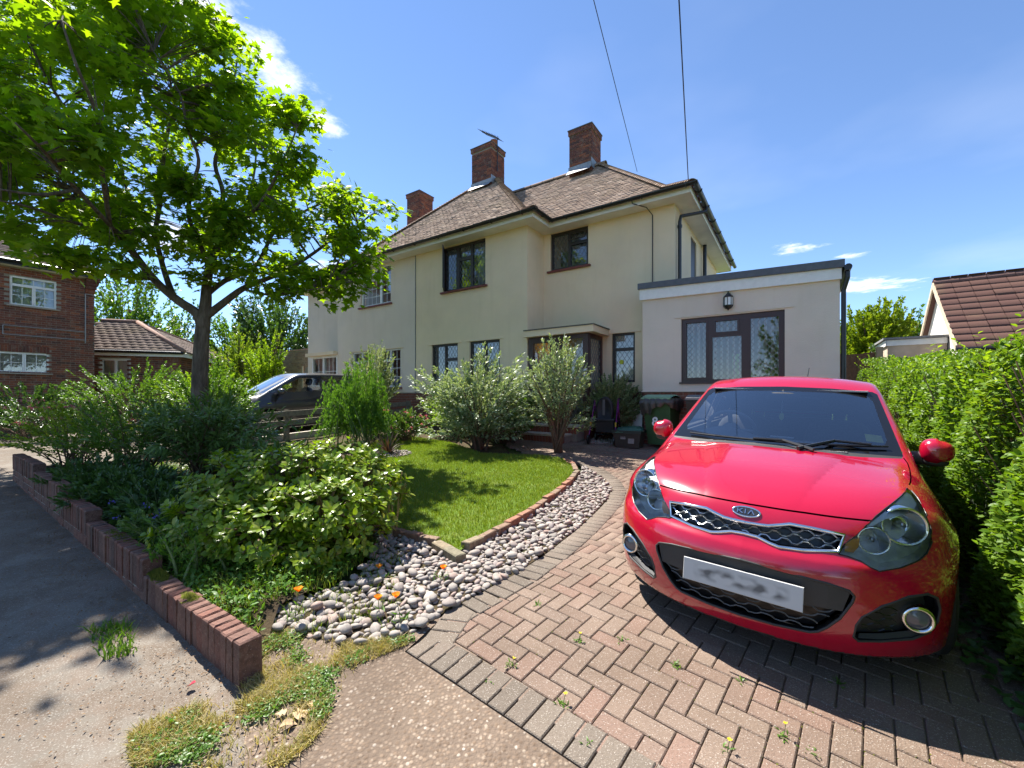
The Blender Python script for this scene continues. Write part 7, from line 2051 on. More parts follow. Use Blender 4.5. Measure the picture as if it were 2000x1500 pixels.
# ---- privet hedge on the right
def build_hedge():
    t = thing('privet_hedge', 'tall bright green clipped hedge along the right of the drive', 'hedge')
    r = np.random.default_rng(44)
    o = Vector((2.42, 1.88)); d = Vector((.561, .828)); nrm = Vector((.828, -.561))     # away from the drive
    L0, L1, Wd = -1.25, 5.4, 1.0
    n = 64000
    s = L0+(L1-L0)*r.random(n)**1.0
    near = r.random(n) < .25; s = np.where(near, L0+2.4*r.random(n), s)
    H = 1.50+.05*np.sin(s*3.1)+.04*np.sin(s*7.3+1)
    face = r.random(n)
    zf = np.where(face < .72, r.random(n)**.9, 1.0); dep = np.where(face < .72, np.abs(r.normal(0, .05, n)), r.random(n)*Wd)
    bul = .05*np.sin(zf*np.pi*.9)+.05*np.sin(s*4.2+zf*5)+.045*np.sin(s*9+zf*11+1)-.12*(zf > .93)*(face < .72)+.10*(1-zf)**2*0
    # the car's flank presses the hedge back a little low down
    off = -bul+dep-.02
    zz = zf*H
    X = o.x+d.x*s+nrm.x*off; Y = o.y+d.y*s+nrm.y*off
    Z = gnd(o.x+d.x*s, o.y+d.y*s)+.04+zz+np.where(face < .72, 0, .05*np.sin(s*5+dep*6)-np.abs(r.normal(0, .03, n)))
    P = np.stack([X, Y, Z], 1)
    # outside the car body
    q = (P-CARP)@CARM; inside = (np.abs(q[:, 0]) < .90) & (q[:, 1] > .1) & (q[:, 1] < 4.1) & (q[:, 2] < 1.15-.3*np.clip(np.abs(q[:, 0])-.7, 0, 1))
    q[inside, 0] = np.sign(q[inside, 0]+1e-9)*(.89+.16*r.random(inside.sum())); drop = inside & (q[:, 0] < 0)
    P = np.where(inside[:, None], q@CARM.T+CARP, P); P = P[~drop]; face = face[~drop]; m = len(P)
    outw = np.array([-nrm.x, -nrm.y, 0])*np.where(face < .72, 1, .15)[:, None]+np.array([0, 0, 1.])*np.where(face < .72, .35, 1)[:, None]
    D = outw*.6+runit(r, m)*.75+np.array([[0, 0, .35]])
    N = outw*.5+runit(r, m)*.6+np.array([[0, 0, .8]])
    leaves('foliage', P, D, N, .040*r.uniform(.55, 1.2, m), T_oval(.50, .12, .1), M_PRIVET, t)
    # dark core boxes added inside the hedge to block light between the leaves
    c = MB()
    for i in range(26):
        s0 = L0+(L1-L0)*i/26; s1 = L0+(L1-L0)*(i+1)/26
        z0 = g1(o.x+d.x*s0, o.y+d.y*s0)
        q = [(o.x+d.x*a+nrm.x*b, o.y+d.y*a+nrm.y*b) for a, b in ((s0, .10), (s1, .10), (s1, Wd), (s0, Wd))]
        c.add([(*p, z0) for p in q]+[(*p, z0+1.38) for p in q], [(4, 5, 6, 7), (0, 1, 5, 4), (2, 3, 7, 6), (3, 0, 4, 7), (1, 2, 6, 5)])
    c.build('light_blocking_core', plain('hedge_core_dark', (.02, .035, .012), .95, var=.5, scale=40), t)
    k = MB()
    for i in range(90):
        s_ = r.uniform(L0, L1); z0 = g1(o.x+d.x*s_, o.y+d.y*s_); zt = z0+r.uniform(.9, 1.58); of = r.uniform(-.12, .05)
        k.tube([(o.x+d.x*s_+nrm.x*.2, o.y+d.y*s_+nrm.y*.2, z0), (o.x+d.x*(s_+.05)+nrm.x*.12, o.y+d.y*(s_+.05)+nrm.y*.12, (z0+zt)/2), (o.x+d.x*(s_+.1)+nrm.x*of, o.y+d.y*(s_+.1)+nrm.y*of, zt)], [.008, .006, .003], 5)
    k.build('stems', M_STEM, t)
    # long shoots standing proud
    P2, D2, N2 = [], [], []
    for i in range(90):
        s_ = r.uniform(L0, L1); z = g1(o.x+d.x*s_, o.y+d.y*s_)+r.uniform(.4, 1.58); b = Vector((o.x+d.x*s_-nrm.x*.10, o.y+d.y*s_-nrm.y*.10, z))
        dr = Vector((-nrm.x*.5+r.normal(0, .3), -nrm.y*.5+r.normal(0, .3), .9)).normalized(); ln_ = r.uniform(.08, .2)
        pq = (np.array(b)-CARP)@CARM
        if abs(pq[0]) < 1.0 and 0 < pq[1] < 4.1 and pq[2] < 1.2: continue
        for j in range(9):
            f = j/8; p = b+dr*ln_*f; sd = 1 if j % 2 else -1
            lat = dr.cross(Vector((0, 0, 1))).normalized()*sd
            P2.append(p[:]); D2.append((dr*.6+lat*.9)[:]); N2.append((Vector((0, 0, 1))+lat*.1)[:])
    leaves('shoots', np.array(P2), np.array(D2), np.array(N2), .036*r.uniform(.7, 1.2, len(P2)), T_oval(.5, .12, .1), M_LIME, t, kind='stuff')
build_hedge()

# ---- ground cover at the hedge foot
gc = thing('ground_cover', 'round leaved ground cover with mauve flowers at the foot of the hedge', 'plant')
def build_cover():
    r = np.random.default_rng(45); n = 900
    s = r.uniform(-.9, 1.5, n); w = r.uniform(-.22, .25, n)-.05*np.sin(s*5)
    x = 2.42+.561*s+.828*w; y = 1.88+.828*s-.561*w
    P = np.stack([x, y, gnd(x, y)+.02+.12*r.random(n)*np.clip(w+.35, 0, 1)], 1)
    leaves('foliage', P, runit(r, n)*np.array([1, 1, .3]), np.tile([[0, 0, 1.]], (n, 1))+runit(r, n)*.4, .05*r.uniform(.5, 1.2, n), T_oval(.95, .1, .15), M_DARKLEAF, gc)
    F = [];
    for k in range(8):
        c = at(1745+r.normal(0, 25)+k*14, 1285+r.normal(0, 12)); z = g1(*c)+.07
        for j in range(22):
            F.append((c[0]+r.normal(0, .018), c[1]+r.normal(0, .018), z+r.uniform(-.02, .05)))
    F = np.array(F); leaves('flowers', F, runit(r, len(F)), runit(r, len(F)), np.full(len(F), .014), T_small(.7), M_MAUVE, gc, kind='stuff')
build_cover()

# ---- shrubs by the lawn and house
def gp(u, v): return at(u, v)
bush('upright_feathery_shrub', 'upright feathery bright green shrub at the far edge of the lawn', 'shrub', gp(697, 872), (.60, .5, 1.62), 320, 80, .06, T_willow(.24, .15), M_FEATHER, 3, zc=.42, up=1.0, out=.35, s0=.12, basew=.5, upright=.8, low=-.4, lump=.3, stem=M_STEMG)
b0 = gp(715, 855); bush('pale_variegated_bush', 'pale cream variegated bush behind the upright feathery shrub', 'shrub', (b0[0]-.02, b0[1]+.55), (.60, .5, 2.15), 190, 52, .055, T_small(.42), M_VARIEG, 4, zc=.62, up=.5, s0=.35, low=-.3)
b1 = gp(935, 880); bush('grey_green_shrub', 'large grey green leaved shrub with bare brown stems on the lawn edge', 'shrub', (b1[0], b1[1]+.05), (1.12, .8, 1.78), 300, 60, .08, T_willow(.34, .3), M_GREYGREEN, 5, zc=.56, s0=.25, low=-.65, up=.35, basew=.06, srad=.012, lump=.22)
b2 = gp(885, 866); bush('round_green_shrub', 'dense rounded mid green shrub below the cream bay windows', 'shrub', (b2[0]+.15, b2[1]+.75), (.95, .6, 1.15), 230, 50, .045, T_oval(.5), M_LIME, 6, zc=.45, s0=.35, low=-.5)
b3 = gp(985, 868); bush('ivy_green_shrub', 'glossy ivy green shrub hanging beside the porch steps', 'shrub', (b3[0]+.05, b3[1]+.25), (.62, .55, 1.25), 200, 50, .055, T_oval(.6), M_MIDLEAF, 7, zc=.48, s0=.35, low=-.6)
b4 = gp(1090, 884); bush('small_olive_tree', 'small multi stemmed grey leaved tree standing beside the path', 'tree', b4, (.66, .60, 2.0), 190, 46, .065, T_willow(.34, .25), M_GREYGREEN, 8, zc=.66, s0=.45, low=-.62, up=.4, basew=.05, srad=.014, lump=.25)
b5 = hw(2.05, .30); bush('speckled_evergreen', 'rounded cream speckled evergreen bush under the narrow window', 'shrub', b5, (.68, .45, 1.42), 300, 70, .05, T_small(.6), M_VARIEG, 9, zc=.5, s0=.3, low=-.6, lump=.1)
b6 = gp(790, 868); bush('pink_rose_bush', 'low leafy rose bush with small pink flowers beside the lawn', 'shrub', (b6[0], b6[1]+.2), (.55, .45, .68), 110, 34, .05, T_oval(.5), M_BLUEGREEN, 10, zc=.4, s0=.3)
def flowers(parent_name, label, cat, centers, rad, n, size, mat, seed, parent=None, name='flowers', tpl=None, squash=.5):
    r = np.random.default_rng(seed); P = []
    for c in centers: P.append(np.array(c)+r.normal(0, 1, (n, 3))*np.array([rad, rad, rad*squash]))
    P = np.concatenate(P); N_ = len(P)
    root = parent or thing(parent_name, label, cat)
    leaves(name, P, runit(r, N_)+np.array([[0, 0, .3]]), runit(r, N_)*.5+np.array([[0, 0, 1.]]), size*r.uniform(.7, 1.2, N_), tpl or T_small(.8), mat, root, kind='stuff')
    return root
def child_of(nm): return next(o for o in COL.objects if o.name == nm)
rr_ = random.Random(8)
z6 = g1(*b6)
flowers('', '', '', [(b6[0]+rr_.uniform(-.45, .5), b6[1]+rr_.uniform(-.25, .2), z6+rr_.uniform(.25, .72)) for _ in range(16)], .02, 9, .035, M_PINK, 5, parent=child_of('pink_rose_bush'))
# cordyline with a ring of white stones
cx_, cy_ = at(757, 892); cz_ = g1(cx_, cy_)+.03
cl = thing('purple_cordyline', 'spiky dark purple strap leaved plant on the lawn', 'plant', (cx_, cy_, cz_))
def strap_plant(root, n, L, w, mat, seed, droop=.7):
    r = np.random.default_rng(seed); V = []; F = []; o = 0
    for i in range(n):
        a = r.uniform(0, 6.28); el = r.uniform(.25, 1.35); l = L*r.uniform(.7, 1.1); d = np.array([math.cos(a)*math.cos(el), math.sin(a)*math.cos(el), math.sin(el)]); s = np.array([-math.sin(a), math.cos(a), 0])*w
        for j in range(6):
            t = j/5; p = d*l*t+np.array([0, 0, -droop*l*t*t*math.cos(el)*.8]); ww = s*(1-t**2)*.5+s*.02
            V += [p-ww, p+ww]
        F += [(o+2*j, o+2*j+1, o+2*j+3, o+2*j+2) for j in range(5)]; o += 12
    npmesh('blades', np.array(V), np.array(F), mat, root)
strap_plant(cl, 60, .62, .028, M_PURPLE, 3)
ring = [(cx_+.42*math.cos(t), cy_+.34*math.sin(t)) for t in [2*math.pi*i/16 for i in range(16)]]
build_pebbles('stone_ring', ring, .018, .032, 260, 'ring of small white stones round the purple spiky plant', 6, maxobj=120, dz=.045, small_far=False)
wp = [at(*p) for p in ((1150, 851), (1200, 849), (1206, 862), (1196, 869), (1152, 866))]
build_pebbles('white_stone_patch', wp, .016, .03, 160, 'patch of small white stones under the walker', 7, maxobj=80, dz=.0, small_far=False)

# ---- the mixed border behind the wall
def wpt(t, n): return tuple(WALL0+WD*t+WN*n)
def bz(p): return g1(*p)+bed_dz(*p)
p = wpt(6.6, .55); bush('pink_spirea', 'yellow green shrub with flat pink flower heads at the far end of the wall', 'shrub', p, (.85, .6, 1.0), 130, 44, .045, T_oval(.5), M_SPIREA, 12, base_z=bz(p), zc=.45, s0=.3)
rr2 = np.random.default_rng(3)
heads = [(p[0]+rr2.normal(0, .45), p[1]+rr2.normal(0, .35), bz(p)+rr2.uniform(.55, 1.05)) for _ in range(20)]
flowers('', '', '', heads, .045, 26, .022, M_PINK, 7, parent=child_of('pink_spirea'), squash=.25)
p = wpt(5.3, .9); bush('twiggy_spirea', 'twiggy olive green shrub with fading flower heads behind the wall', 'shrub', p, (1.0, .7, 1.1), 150, 42, .04, T_oval(.45), M_MIDLEAF, 13, base_z=bz(p), zc=.5, s0=.3)
heads = [(p[0]+rr2.normal(0, .5), p[1]+rr2.normal(0, .4), bz(p)+rr2.uniform(.8, 1.15)) for _ in range(14)]
flowers('', '', '', heads, .04, 14, .02, M_PINK, 9, parent=child_of('twiggy_spirea'), squash=.25)
p = wpt(4.5, 1.5); bush('willow_leaved_bush', 'arching shrub with long narrow grey green leaves round the tree trunk', 'shrub', p, (.95, .75, 1.15), 120, 40, .13, T_willow(.20, .4), M_BLUEGREEN, 14, base_z=bz(p), zc=.5, s0=.25, lump=.3)
p = wpt(3.2, 1.7); bush('dark_arching_bush', 'loose dark leaved arching bush between the tree and the round leaved shrub', 'shrub', p, (.6, .5, .62), 90, 34, .12, T_willow(.22, .4), M_BLUEGREEN, 15, base_z=bz(p), zc=.5, s0=.2, lump=.3)
for i, (t_, n_, rx, h, s) in enumerate(((4.4, .42, .6, .42, 16), (3.5, .45, .55, .42, 17), (2.7, .55, .5, .40, 18))):
    p = wpt(t_, n_); bush('low_dark_perennial', ['low clump of dark pointed leaves furthest along the wall', 'low clump of dark pointed leaves in the middle of the wall bed', 'low clump of dark pointed leaves next to the blue flowers'][i], 'plant', p, (rx, .42, h), 110, 30, .06, T_oval(.36), M_DARKLEAF, s, base_z=bz(p), zc=.35, s0=.2, basew=.2, upright=.7, stem=M_STEMG)
p = wpt(2.0, .45); bush('blue_flowered_plant', 'low plant with pale leaves and small blue flowers behind the wall', 'plant', p, (.45, .35, .34), 90, 24, .045, T_oval(.4), M_BLUEGREEN, 19, base_z=bz(p), zc=.4, s0=.2, basew=.2, upright=.6, stem=M_STEMG)
flowers('', '', '', [(p[0]+rr2.normal(0, .28), p[1]+rr2.normal(0, .22), bz(p)+rr2.uniform(.18, .36)) for _ in range(26)], .014, 9, .016, M_BLUEF, 11, parent=child_of('blue_flowered_plant'))
p = wpt(1.4, .35); bush('ferny_poppy_foliage', 'fine ferny foliage behind the mossy wall step', 'plant', p, (.4, .3, .36), 80, 26, .035, T_willow(.25, .2), M_FEATHER, 20, base_z=bz(p), zc=.35, s0=.1, basew=.2, upright=.8, up=.8, stem=M_STEMG)
# hedge and shrubs of the left neighbour
p = (-7.6, 10.4); bush('lime_hedge_bush', 'rounded lime green bush in front of the brown roofed garage', 'shrub', p, (1.15, .9, 1.75), 240, 48, .06, T_oval(.5), M_LIME, 22, zc=.5, s0=.45, low=-.5)
p = (-9.4, 10.4); bush('olive_hedge_bush', 'dull olive green bush standing before the brick house corner', 'shrub', p, (1.5, 1.0, 1.85), 240, 46, .06, T_oval(.45), M_MIDLEAF, 23, zc=.5, s0=.45, low=-.5)
p = (-6.15, 8.5); bush('deep_green_bush', 'deep green bush just behind the maple trunk', 'shrub', p, (.75, .7, 1.75), 220, 46, .06, T_oval(.45), M_MIDLEAF, 24, zc=.5, s0=.4, low=-.5)
p = (-12.2, 10.6); bush('dark_ivy_hedge', 'low dark hedge at the foot of the brick house', 'hedge', p, (2.0, 1.0, 1.35), 260, 44, .07, T_oval(.5), M_DARKLEAF, 25, zc=.45, s0=.45, low=-.4)
p = (-6.9, 9.9); bush('side_bush', 'rounded glossy green bush beside the grey car nose', 'shrub', p, (.75, .6, 1.5), 160, 44, .06, T_oval(.5), M_MIDLEAF, 31, zc=.5, s0=.4, low=-.5)

# ---- background trees
def bgtree(name, label, u, Y, vtop, vbase_w, h_low, mat, seed, leaf=.16, n=240, lps=34, cat='tree', rz=None, wide=1.0, group=None, lump=.28):
    """tree standing at depth Y behind the gardens: top seen at vtop, half width in px"""
    x = (u-1000)/815*Y; ztop = (772-vtop)/815*Y; rx = vbase_w/815*Y*wide
    z0 = g1(x, Y)
    H = ztop-z0
    t = bush(name, label, cat, (x, Y), (rx, rx*.9, H), n, lps, leaf, T_small(.6), mat, seed, zc=h_low, s0=.4, low=-.75, lump=lump, basew=.04, srad=.03, group=group, part='crown', out=.4)
    k = MB(); k.tube([(x, Y, z0-.1), (x+.1, Y, z0+H*.35), (x+.15, Y+.1, z0+H*.7)], [.05*H*.5, .035*H*.5, .012*H], 8); k.build('trunk', M_BARK, t, smooth=True)
bgtree('dark_evergreen', 'big dark evergreen tree rising behind the yellow brick wall', 545, 24, 575, 85, .5, M_DARKLEAF, 41, .2, 420, 40)
bgtree('dark_leafy_tree', 'dark leafy tree between the garage roof and the pale house', 470, 26, 600, 60, .5, M_MIDLEAF, 42, .2, 300, 36)
bgtree('golden_shrub_tree', 'golden green shrub beside the end of the brown garage roof', 470, 19, 655, 50, .5, M_SPIREA, 43, .11, 260, 40)
bgtree('bright_green_shrub', 'bright green tall shrub left of the yellow brick wall', 520, 17.5, 668, 42, .5, M_LIME, 44, .1, 260, 40)
bgtree('tall_back_tree', 'tall loose tree showing beside the brick house gutter', 245, 24, 520, 95, .58, M_MIDLEAF, 45, .2, 380, 36)
bgtree('back_garden_tree', 'rounded green tree behind the brown tiled ridge', 330, 28, 610, 80, .55, M_DARKLEAF, 46, .2, 300, 36)
bgtree('far_left_tree', 'dense tree behind the brick house roof', 60, 40, 560, 160, .5, M_DARKLEAF, 47, .3, 260, 34)
bgtree('yellow_conifer', 'bushy golden green conifer beyond the extension', 1702, 13.0, 598, 78, .42, M_CONIFER, 48, .10, 900, 90, lump=.12)
bgtree('far_right_tree', 'loose green tree top behind the golden conifer', 1762, 20, 610, 40, .6, M_MIDLEAF, 49, .16, 200, 30)
bgtree('dark_low_shrub', 'dark shrub between conifer and white garage', 1720, 11.5, 690, 45, .5, M_DARKLEAF, 50, .1, 200, 34)
def behind():
    """trees and houses across the road, behind the photographer, that the windows mirror"""
    for i, (x, y, h, w) in enumerate(((-14, -22, 9, 4.0), (-4, -26, 8, 3.5), (7, -24, 10, 4.5), (17, -20, 8, 4))):
        bush('street_tree', ['broad street tree across the road at the far left', 'smaller street tree across the road', 'tallest street tree across the road', 'street tree across the road at the far right'][i], 'tree', (x, y), (w, w, h), 160, 24, .4, T_small(.6), M_MIDLEAF, 60+i, zc=.6, s0=.4, low=-.6, srad=.05, group=None, part='crown')
behind()

# ---- poppies, weeds, litter
def poppy(u, v, h, seed, lab):
    x, y = at(u, v); z = bz((x, y)) if inpoly(np.array([x]), np.array([y]), BED)[0] else g1(x, y)
    t = thing('orange_poppy', lab, 'flower', (x, y, z))
    k = MB(); r = random.Random(seed); tx, ty = r.uniform(-.04, .04), r.uniform(-.04, .04); k.tube([(0, 0, -.01), (tx*.4, ty*.4, h*.5), (tx, ty, h)], [.003, .0025, .002], 5); k.build('stalk', M_STEMG, t)
    P = np.array([(tx, ty, h)]*5); a = np.array([r.uniform(0, 1)+i*1.2566 for i in range(5)]); D = np.stack([np.cos(a), np.sin(a), np.full(5, .75)], 1); N = np.stack([-np.cos(a)*.6, -np.sin(a)*.6, np.full(5, 1.)], 1)
    leaves('petals', P, D, N, np.full(5, .038), T_oval(1.15, .25, -.15), M_ORANGE, t)
    q = np.random.default_rng(seed); m = 14; B = np.stack([q.normal(0, .03, m), q.normal(0, .03, m), q.uniform(.0, h*.45, m)], 1); leaves('leaves', B, runit(q, m)+np.array([[0, 0, .8]]), runit(q, m), np.full(m, .06), T_willow(.15), M_FEATHER, t)
for i, (u, v, h, lab) in enumerate(((575, 1218, .20, 'orange poppy with two blooms beside the wall end pebbles'), (742, 1215, .13, 'orange poppy standing among the middle pebbles'), (784, 1225, .17, 'orange poppy on a tall stalk near the drive edge pebbles'), (296, 1078, .16, 'orange poppy behind the mossy step of the wall'), (318, 1062, .18, 'orange poppy behind the wall next to the round leaved shrub'), (730, 1100, .10, 'orange poppy under the edge of the round leaved shrub'), (740, 1130, .06, 'small red orange poppy bud at the pebble margin'), (860, 1135, .09, 'orange poppy among pebbles by the edging corner'))): poppy(u, v, h, 70+i, lab)
# dried seed stalks by the lawn corner
ds = thing('dried_seed_stalks', 'cluster of tall straw coloured seed stalks at the lawn corner', 'plant', (*at(762, 1048), bz(at(762, 1048))))
k = MB(); rs_ = random.Random(5)
for i in range(11):
    a = rs_.uniform(-.14, .14); b = rs_.uniform(-.1, .1); h = rs_.uniform(.35, .62); x0, y0 = rs_.uniform(-.06, .06), rs_.uniform(-.05, .05)
    k.tube([(x0, y0, 0), (x0+a*.4, y0+b*.4, h*.55), (x0+a, y0+b, h)], [.003, .0026, .002], 5)
    for j in range(6): k.tube([(x0+a, y0+b, h-.012*j), (x0+a+rs_.uniform(-.02, .02), y0+b+rs_.uniform(-.02, .02), h+.012-.012*j)], [.004, .002], 4)
k.build('stalks', plain('straw', (.38, .28, .13), .85), ds)
# low weeds in the bed, one mass of ground cover
BEDFRONT = [wpt(.35, .08), wpt(6.6, .1), wpt(6.2, 1.6), wpt(4., 2.6), at(690, 905), at(680, 1000), at(735, 1040), at(735, 1075), at(650, 1140), at(540, 1185)]
def bed_weeds():
    r = np.random.default_rng(71); n = 30000
    xs = np.array([q[0] for q in BEDFRONT]); ys = np.array([q[1] for q in BEDFRONT]); X = r.uniform(xs.min(), xs.max(), n*2); Y = r.uniform(ys.min(), ys.max(), n*2); ok = inpoly(X, Y, BEDFRONT)
    X, Y = X[ok], Y[ok]; cl_ = np.sin(X*7+1)*np.cos(Y*6)+.6*np.sin(X*15)*np.sin(Y*13); ok = r.random(len(X)) < np.clip(.6+.5*cl_, .2, 1); X, Y = X[ok], Y[ok]
    Z = gnd(X, Y)+np.array([bed_dz(a, b) for a, b in zip(X, Y)])+r.random(len(X))*.05; m = len(X)
    o = leaves('bed_weeds', np.stack([X, Y, Z], 1), runit(r, m)*np.array([1, 1, .4])+np.array([[0, 0, .35]]), runit(r, m)*.5+np.array([[0, 0, 1.]]), .05*r.uniform(.4, 1.3, m), T_oval(.4), M_MIDLEAF, None, kind='stuff')
    tag(o, 'low green weeds and seedlings covering the flower bed', 'weeds')
bed_weeds()
NEARBED = [wpt(.12, .1), wpt(1.3, .12), at(400, 1090), at(560, 1100), at(730, 1060), at(728, 1090), at(650, 1160), at(560, 1185), at(520, 1205)]
def near_weeds():
    r = np.random.default_rng(77); n = 3600
    xs = np.array([q[0] for q in NEARBED]); ys = np.array([q[1] for q in NEARBED]); X = r.uniform(xs.min(), xs.max(), n*3); Y = r.uniform(ys.min(), ys.max(), n*3); ok = inpoly(X, Y, NEARBED); X, Y = X[ok][:n], Y[ok][:n]
    ok = r.random(len(X)) < np.clip(.75+.5*np.sin(X*11)*np.cos(Y*9), .25, 1); X, Y = X[ok], Y[ok]; m = len(X)
    Z = gnd(X, Y)+np.array([bed_dz(a, b) for a, b in zip(X, Y)])+r.random(m)**2*.09
    o = leaves('seedling_mat', np.stack([X, Y, Z], 1), runit(r, m)*np.array([1, 1, .4])+np.array([[0, 0, .5]]), runit(r, m)*.5+np.array([[0, 0, 1.]]), .04*r.uniform(.4, 1.3, m), T_oval(.42), M_FEATHER, None, kind='stuff')
    tag(o, 'fresh green seedlings on the soil between wall and pebbles', 'weeds')
    o = blades('bed_grass', NEARBED, 2600, .03, .11, .0022, M_GRASS, bed_dz, seed=78, lean=.9); tag(o, 'thin grass blades sprouting beside the pebbles', 'grass')
near_weeds()
_pw = [at(*q) for q in ((520, 1240), (560, 1180), (700, 1130), (735, 1070), (790, 1090), (760, 1240))]
o = blades('pebble_weeds', _pw, 700, .03, .10, .002, M_GRASS, 0, seed=79, lean=1.1, dens=lambda x, y: np.clip(.5+1.2*np.sin(x*13+1)*np.cos(y*17), 0, 1)); tag(o, 'thin grass blades growing up between the pebbles', 'grass')
WEED = [at(*q) for q in ((455, 1362), (500, 1222), (545, 1236), (600, 1243), (690, 1258), (775, 1250), (815, 1250), (740, 1285), (700, 1300), (660, 1360), (620, 1440), (560, 1500), (260, 1500), (250, 1440), (330, 1390))]
o = blades('dry_weeds', WEED, 26000, .012, .05, .0022, M_DRY, 0, seed=9, lean=1.6, dens=lambda x, y: np.clip(.25+.8*np.sin(x*9+2)*np.cos(y*11)+.5*np.sin(x*23)*np.sin(y*19), .03, 1)); tag(o, 'dry straw and moss mat spilling round the wall end', 'weeds')
def weed_mat():
    r = np.random.default_rng(72); n = 9000
    xs = np.array([q[0] for q in WEED]); ys = np.array([q[1] for q in WEED]); X = r.uniform(xs.min(), xs.max(), n*3); Y = r.uniform(ys.min(), ys.max(), n*3); ok = inpoly(X, Y, WEED); X, Y = X[ok], Y[ok]
    cl_ = np.sin(X*8+3)*np.cos(Y*9+1)+.7*np.sin(X*21)*np.cos(Y*17); ok = r.random(len(X)) < np.clip(cl_, .0, 1); X, Y = X[ok], Y[ok]; m = len(X)
    P = np.stack([X, Y, gnd(X, Y)+.006+r.random(m)*.025], 1)
    o = leaves('creeping_weeds', P, runit(r, m)*np.array([1, 1, .5]), runit(r, m)*.5+np.array([[0, 0, 1.]]), .016*r.uniform(.5, 1.4, m), T_oval(.6), M_MIDLEAF, None, kind='stuff'); tag(o, 'small green creeping weeds in the straw by the wall end', 'weeds')
weed_mat()
def joint_moss():
    """tufts in the paving joints"""
    r = np.random.default_rng(73)
    spots = [(1130, 1252), (1212, 1249), (1450, 1330), (1420, 1468), (1640, 1335), (1580, 1468), (1100, 1375), (1150, 1452), (1320, 1300), (1000, 1300), (960, 1330), (1050, 1180), (1530, 1440)]
    for i, (u, v) in enumerate(spots):
        x, y = at(u, v); t = thing('paving_weed', 'weed tuft with a tiny yellow flower growing in a paving joint' if i % 3 == 0 else 'small flowerless green weed tuft growing in a paving joint', 'weed', (x, y, g1(x, y)), group='flowering weeds in the paving joints' if i % 3 == 0 else 'weeds in the paving joints')
        m = r.integers(10, 26); P = r.normal(0, .012, (m, 3))*np.array([1, 1, 0]); D = runit(r, m); D[:, 2] = np.abs(D[:, 2])*.8+.15
        leaves('leaves', P, D, np.tile([[0, 0, 1.]], (m, 1))+runit(r, m)*.3, .028*r.uniform(.4, 1., m), T_willow(.28), M_MIDLEAF, t)
        if i % 3 == 0:
            h = r.uniform(.03, .07); a = r.uniform(0, 6.28, 10); leaves('flower', np.tile([[.01, 0, h]], (10, 1)), np.stack([np.cos(a), np.sin(a), np.full(10, .5)], 1), np.tile([[0, 0, 1.]], (10, 1)), np.full(10, .012), T_small(.6), M_YELLOW, t)
            k = MB(); k.tube([(0, 0, 0), (.01, 0, h)], .0015, 4); k.build('stalk', M_STEMG, t)
    # moss and grass threads along random joints
    n = 9000; X = r.uniform(-.6, 3.5, n); Y = r.uniform(1.2, 6, n); th = math.radians(-41); c, s = math.cos(th), math.sin(th)
    lx = (X-.31)*c+(Y-2.0)*s; ly = -(X-.31)*s+(Y-2.0)*c
    lx = np.where(r.random(n) < .5, np.round(lx/.095)*.095, lx); ly = np.where(np.abs(lx/.095-np.round(lx/.095)) < 1e-6, ly, np.round(ly/.095)*.095)
    X = .31+lx*c-ly*s; Y = 2.0+lx*s+ly*c; ok = inpoly(X, Y, DRIVE) & (r.random(n) < np.clip(.3+.6*np.sin(X*3+1)*np.cos(Y*2.3), .06, .9)); X, Y = X[ok], Y[ok]; m = len(X)
    P = np.stack([X, Y, gnd(X, Y)-.004], 1); o = leaves('joint_moss', P, runit(r, m)*np.array([1, 1, .3])+np.array([[0, 0, .4]]), runit(r, m)+np.array([[0, 0, .6]]), .010*r.uniform(.4, 1.3, m), T_small(.5), M_MOSS, None, kind='stuff'); tag(o, 'moss growing along the paving joints', 'moss')
joint_moss()
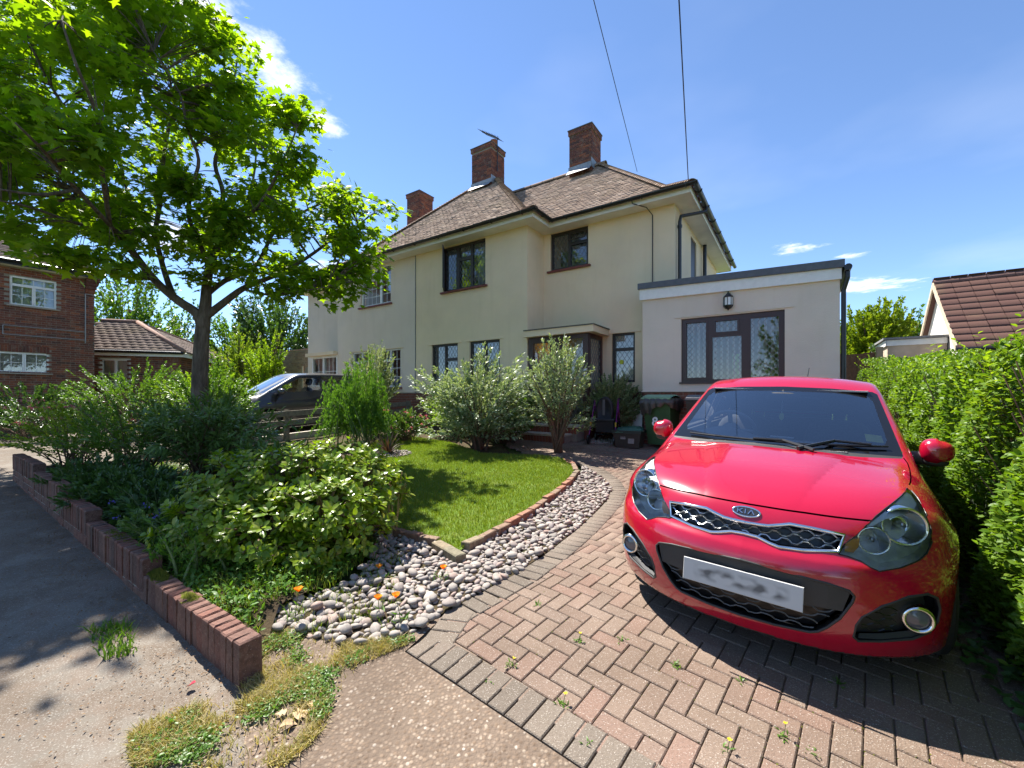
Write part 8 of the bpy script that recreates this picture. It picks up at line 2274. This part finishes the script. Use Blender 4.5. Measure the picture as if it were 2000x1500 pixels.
M_LITTER = leafmat('dead_leaf', [(.16, .09, .045), (.22, .13, .07), (.10, .06, .035), (.30, .20, .11)], .1, .85, .15)
def litter():
    r = np.random.default_rng(74); n = 14000
    t_ = r.uniform(-.6, 6.5, n); w = -np.abs(r.normal(0, 1, n))*np.where(r.random(n) < .6, .16, .7)-.01; X = WALL0.x+WD.x*t_+WN.x*w; Y = WALL0.y+WD.y*t_+WN.y*w
    ok = r.random(n) < np.clip(.45+.5*np.sin(X*4)*np.cos(Y*5), .05, 1); X, Y = X[ok], Y[ok]; m = len(X)
    o = leaves('leaf_litter', np.stack([X, Y, gnd(X, Y)+.002+r.random(m)*.006], 1), runit(r, m)*np.array([1, 1, .1]), np.tile([[0, 0, 1.]], (m, 1))+runit(r, m)*.25, .013*r.random(m)**2+.004, T_oval(.5, .2, .2), M_LITTER, None, kind='stuff'); tag(o, 'small brown leaf litter strewn along the pavement', 'litter')
litter()
for i, (u, v, s) in enumerate(((598, 1382, .075), (575, 1410, .08), (545, 1430, .07), (560, 1398, .05))):
    x, y = at(u, v); t = thing('fallen_leaf', 'curled pale tan fallen leaf lying on the straw', 'leaf', (x, y, g1(x, y)+.02), group='fallen leaves by the wall end')
    q = np.random.default_rng(80+i); leaves('blade', np.zeros((1, 3)), runit(q, 1)*np.array([1, 1, .1]), np.array([[.2, .1, 1.]]), np.array([s]), T_maple() if i % 2 else T_oval(.6, .3, .3), plain('tan_leaf', (.42, .30, .17), .85), t)
x, y = at(368, 1345); rp = thing('red_petal', 'single crimson fallen petal on the pavement by the wall', 'petal', (x, y, g1(x, y)+.012))
leaves('petal', np.zeros((2, 3)), np.array([[1, .2, .3], [.6, -.8, .4]]), np.array([[0, 0, 1.], [.3, 0, 1]]), np.array([.035, .03]), T_oval(.8, .3, -.2), plain('crimson', (.55, .03, .06), .6), rp)
o = blades('pavement_weeds', [at(*q) for q in ((170, 1230), (250, 1215), (270, 1275), (200, 1290))], 260, .02, .07, .004, M_MIDLEAF, 0, seed=12, lean=1.3); tag(o, 'tuft of green weeds growing from the pavement', 'weeds')
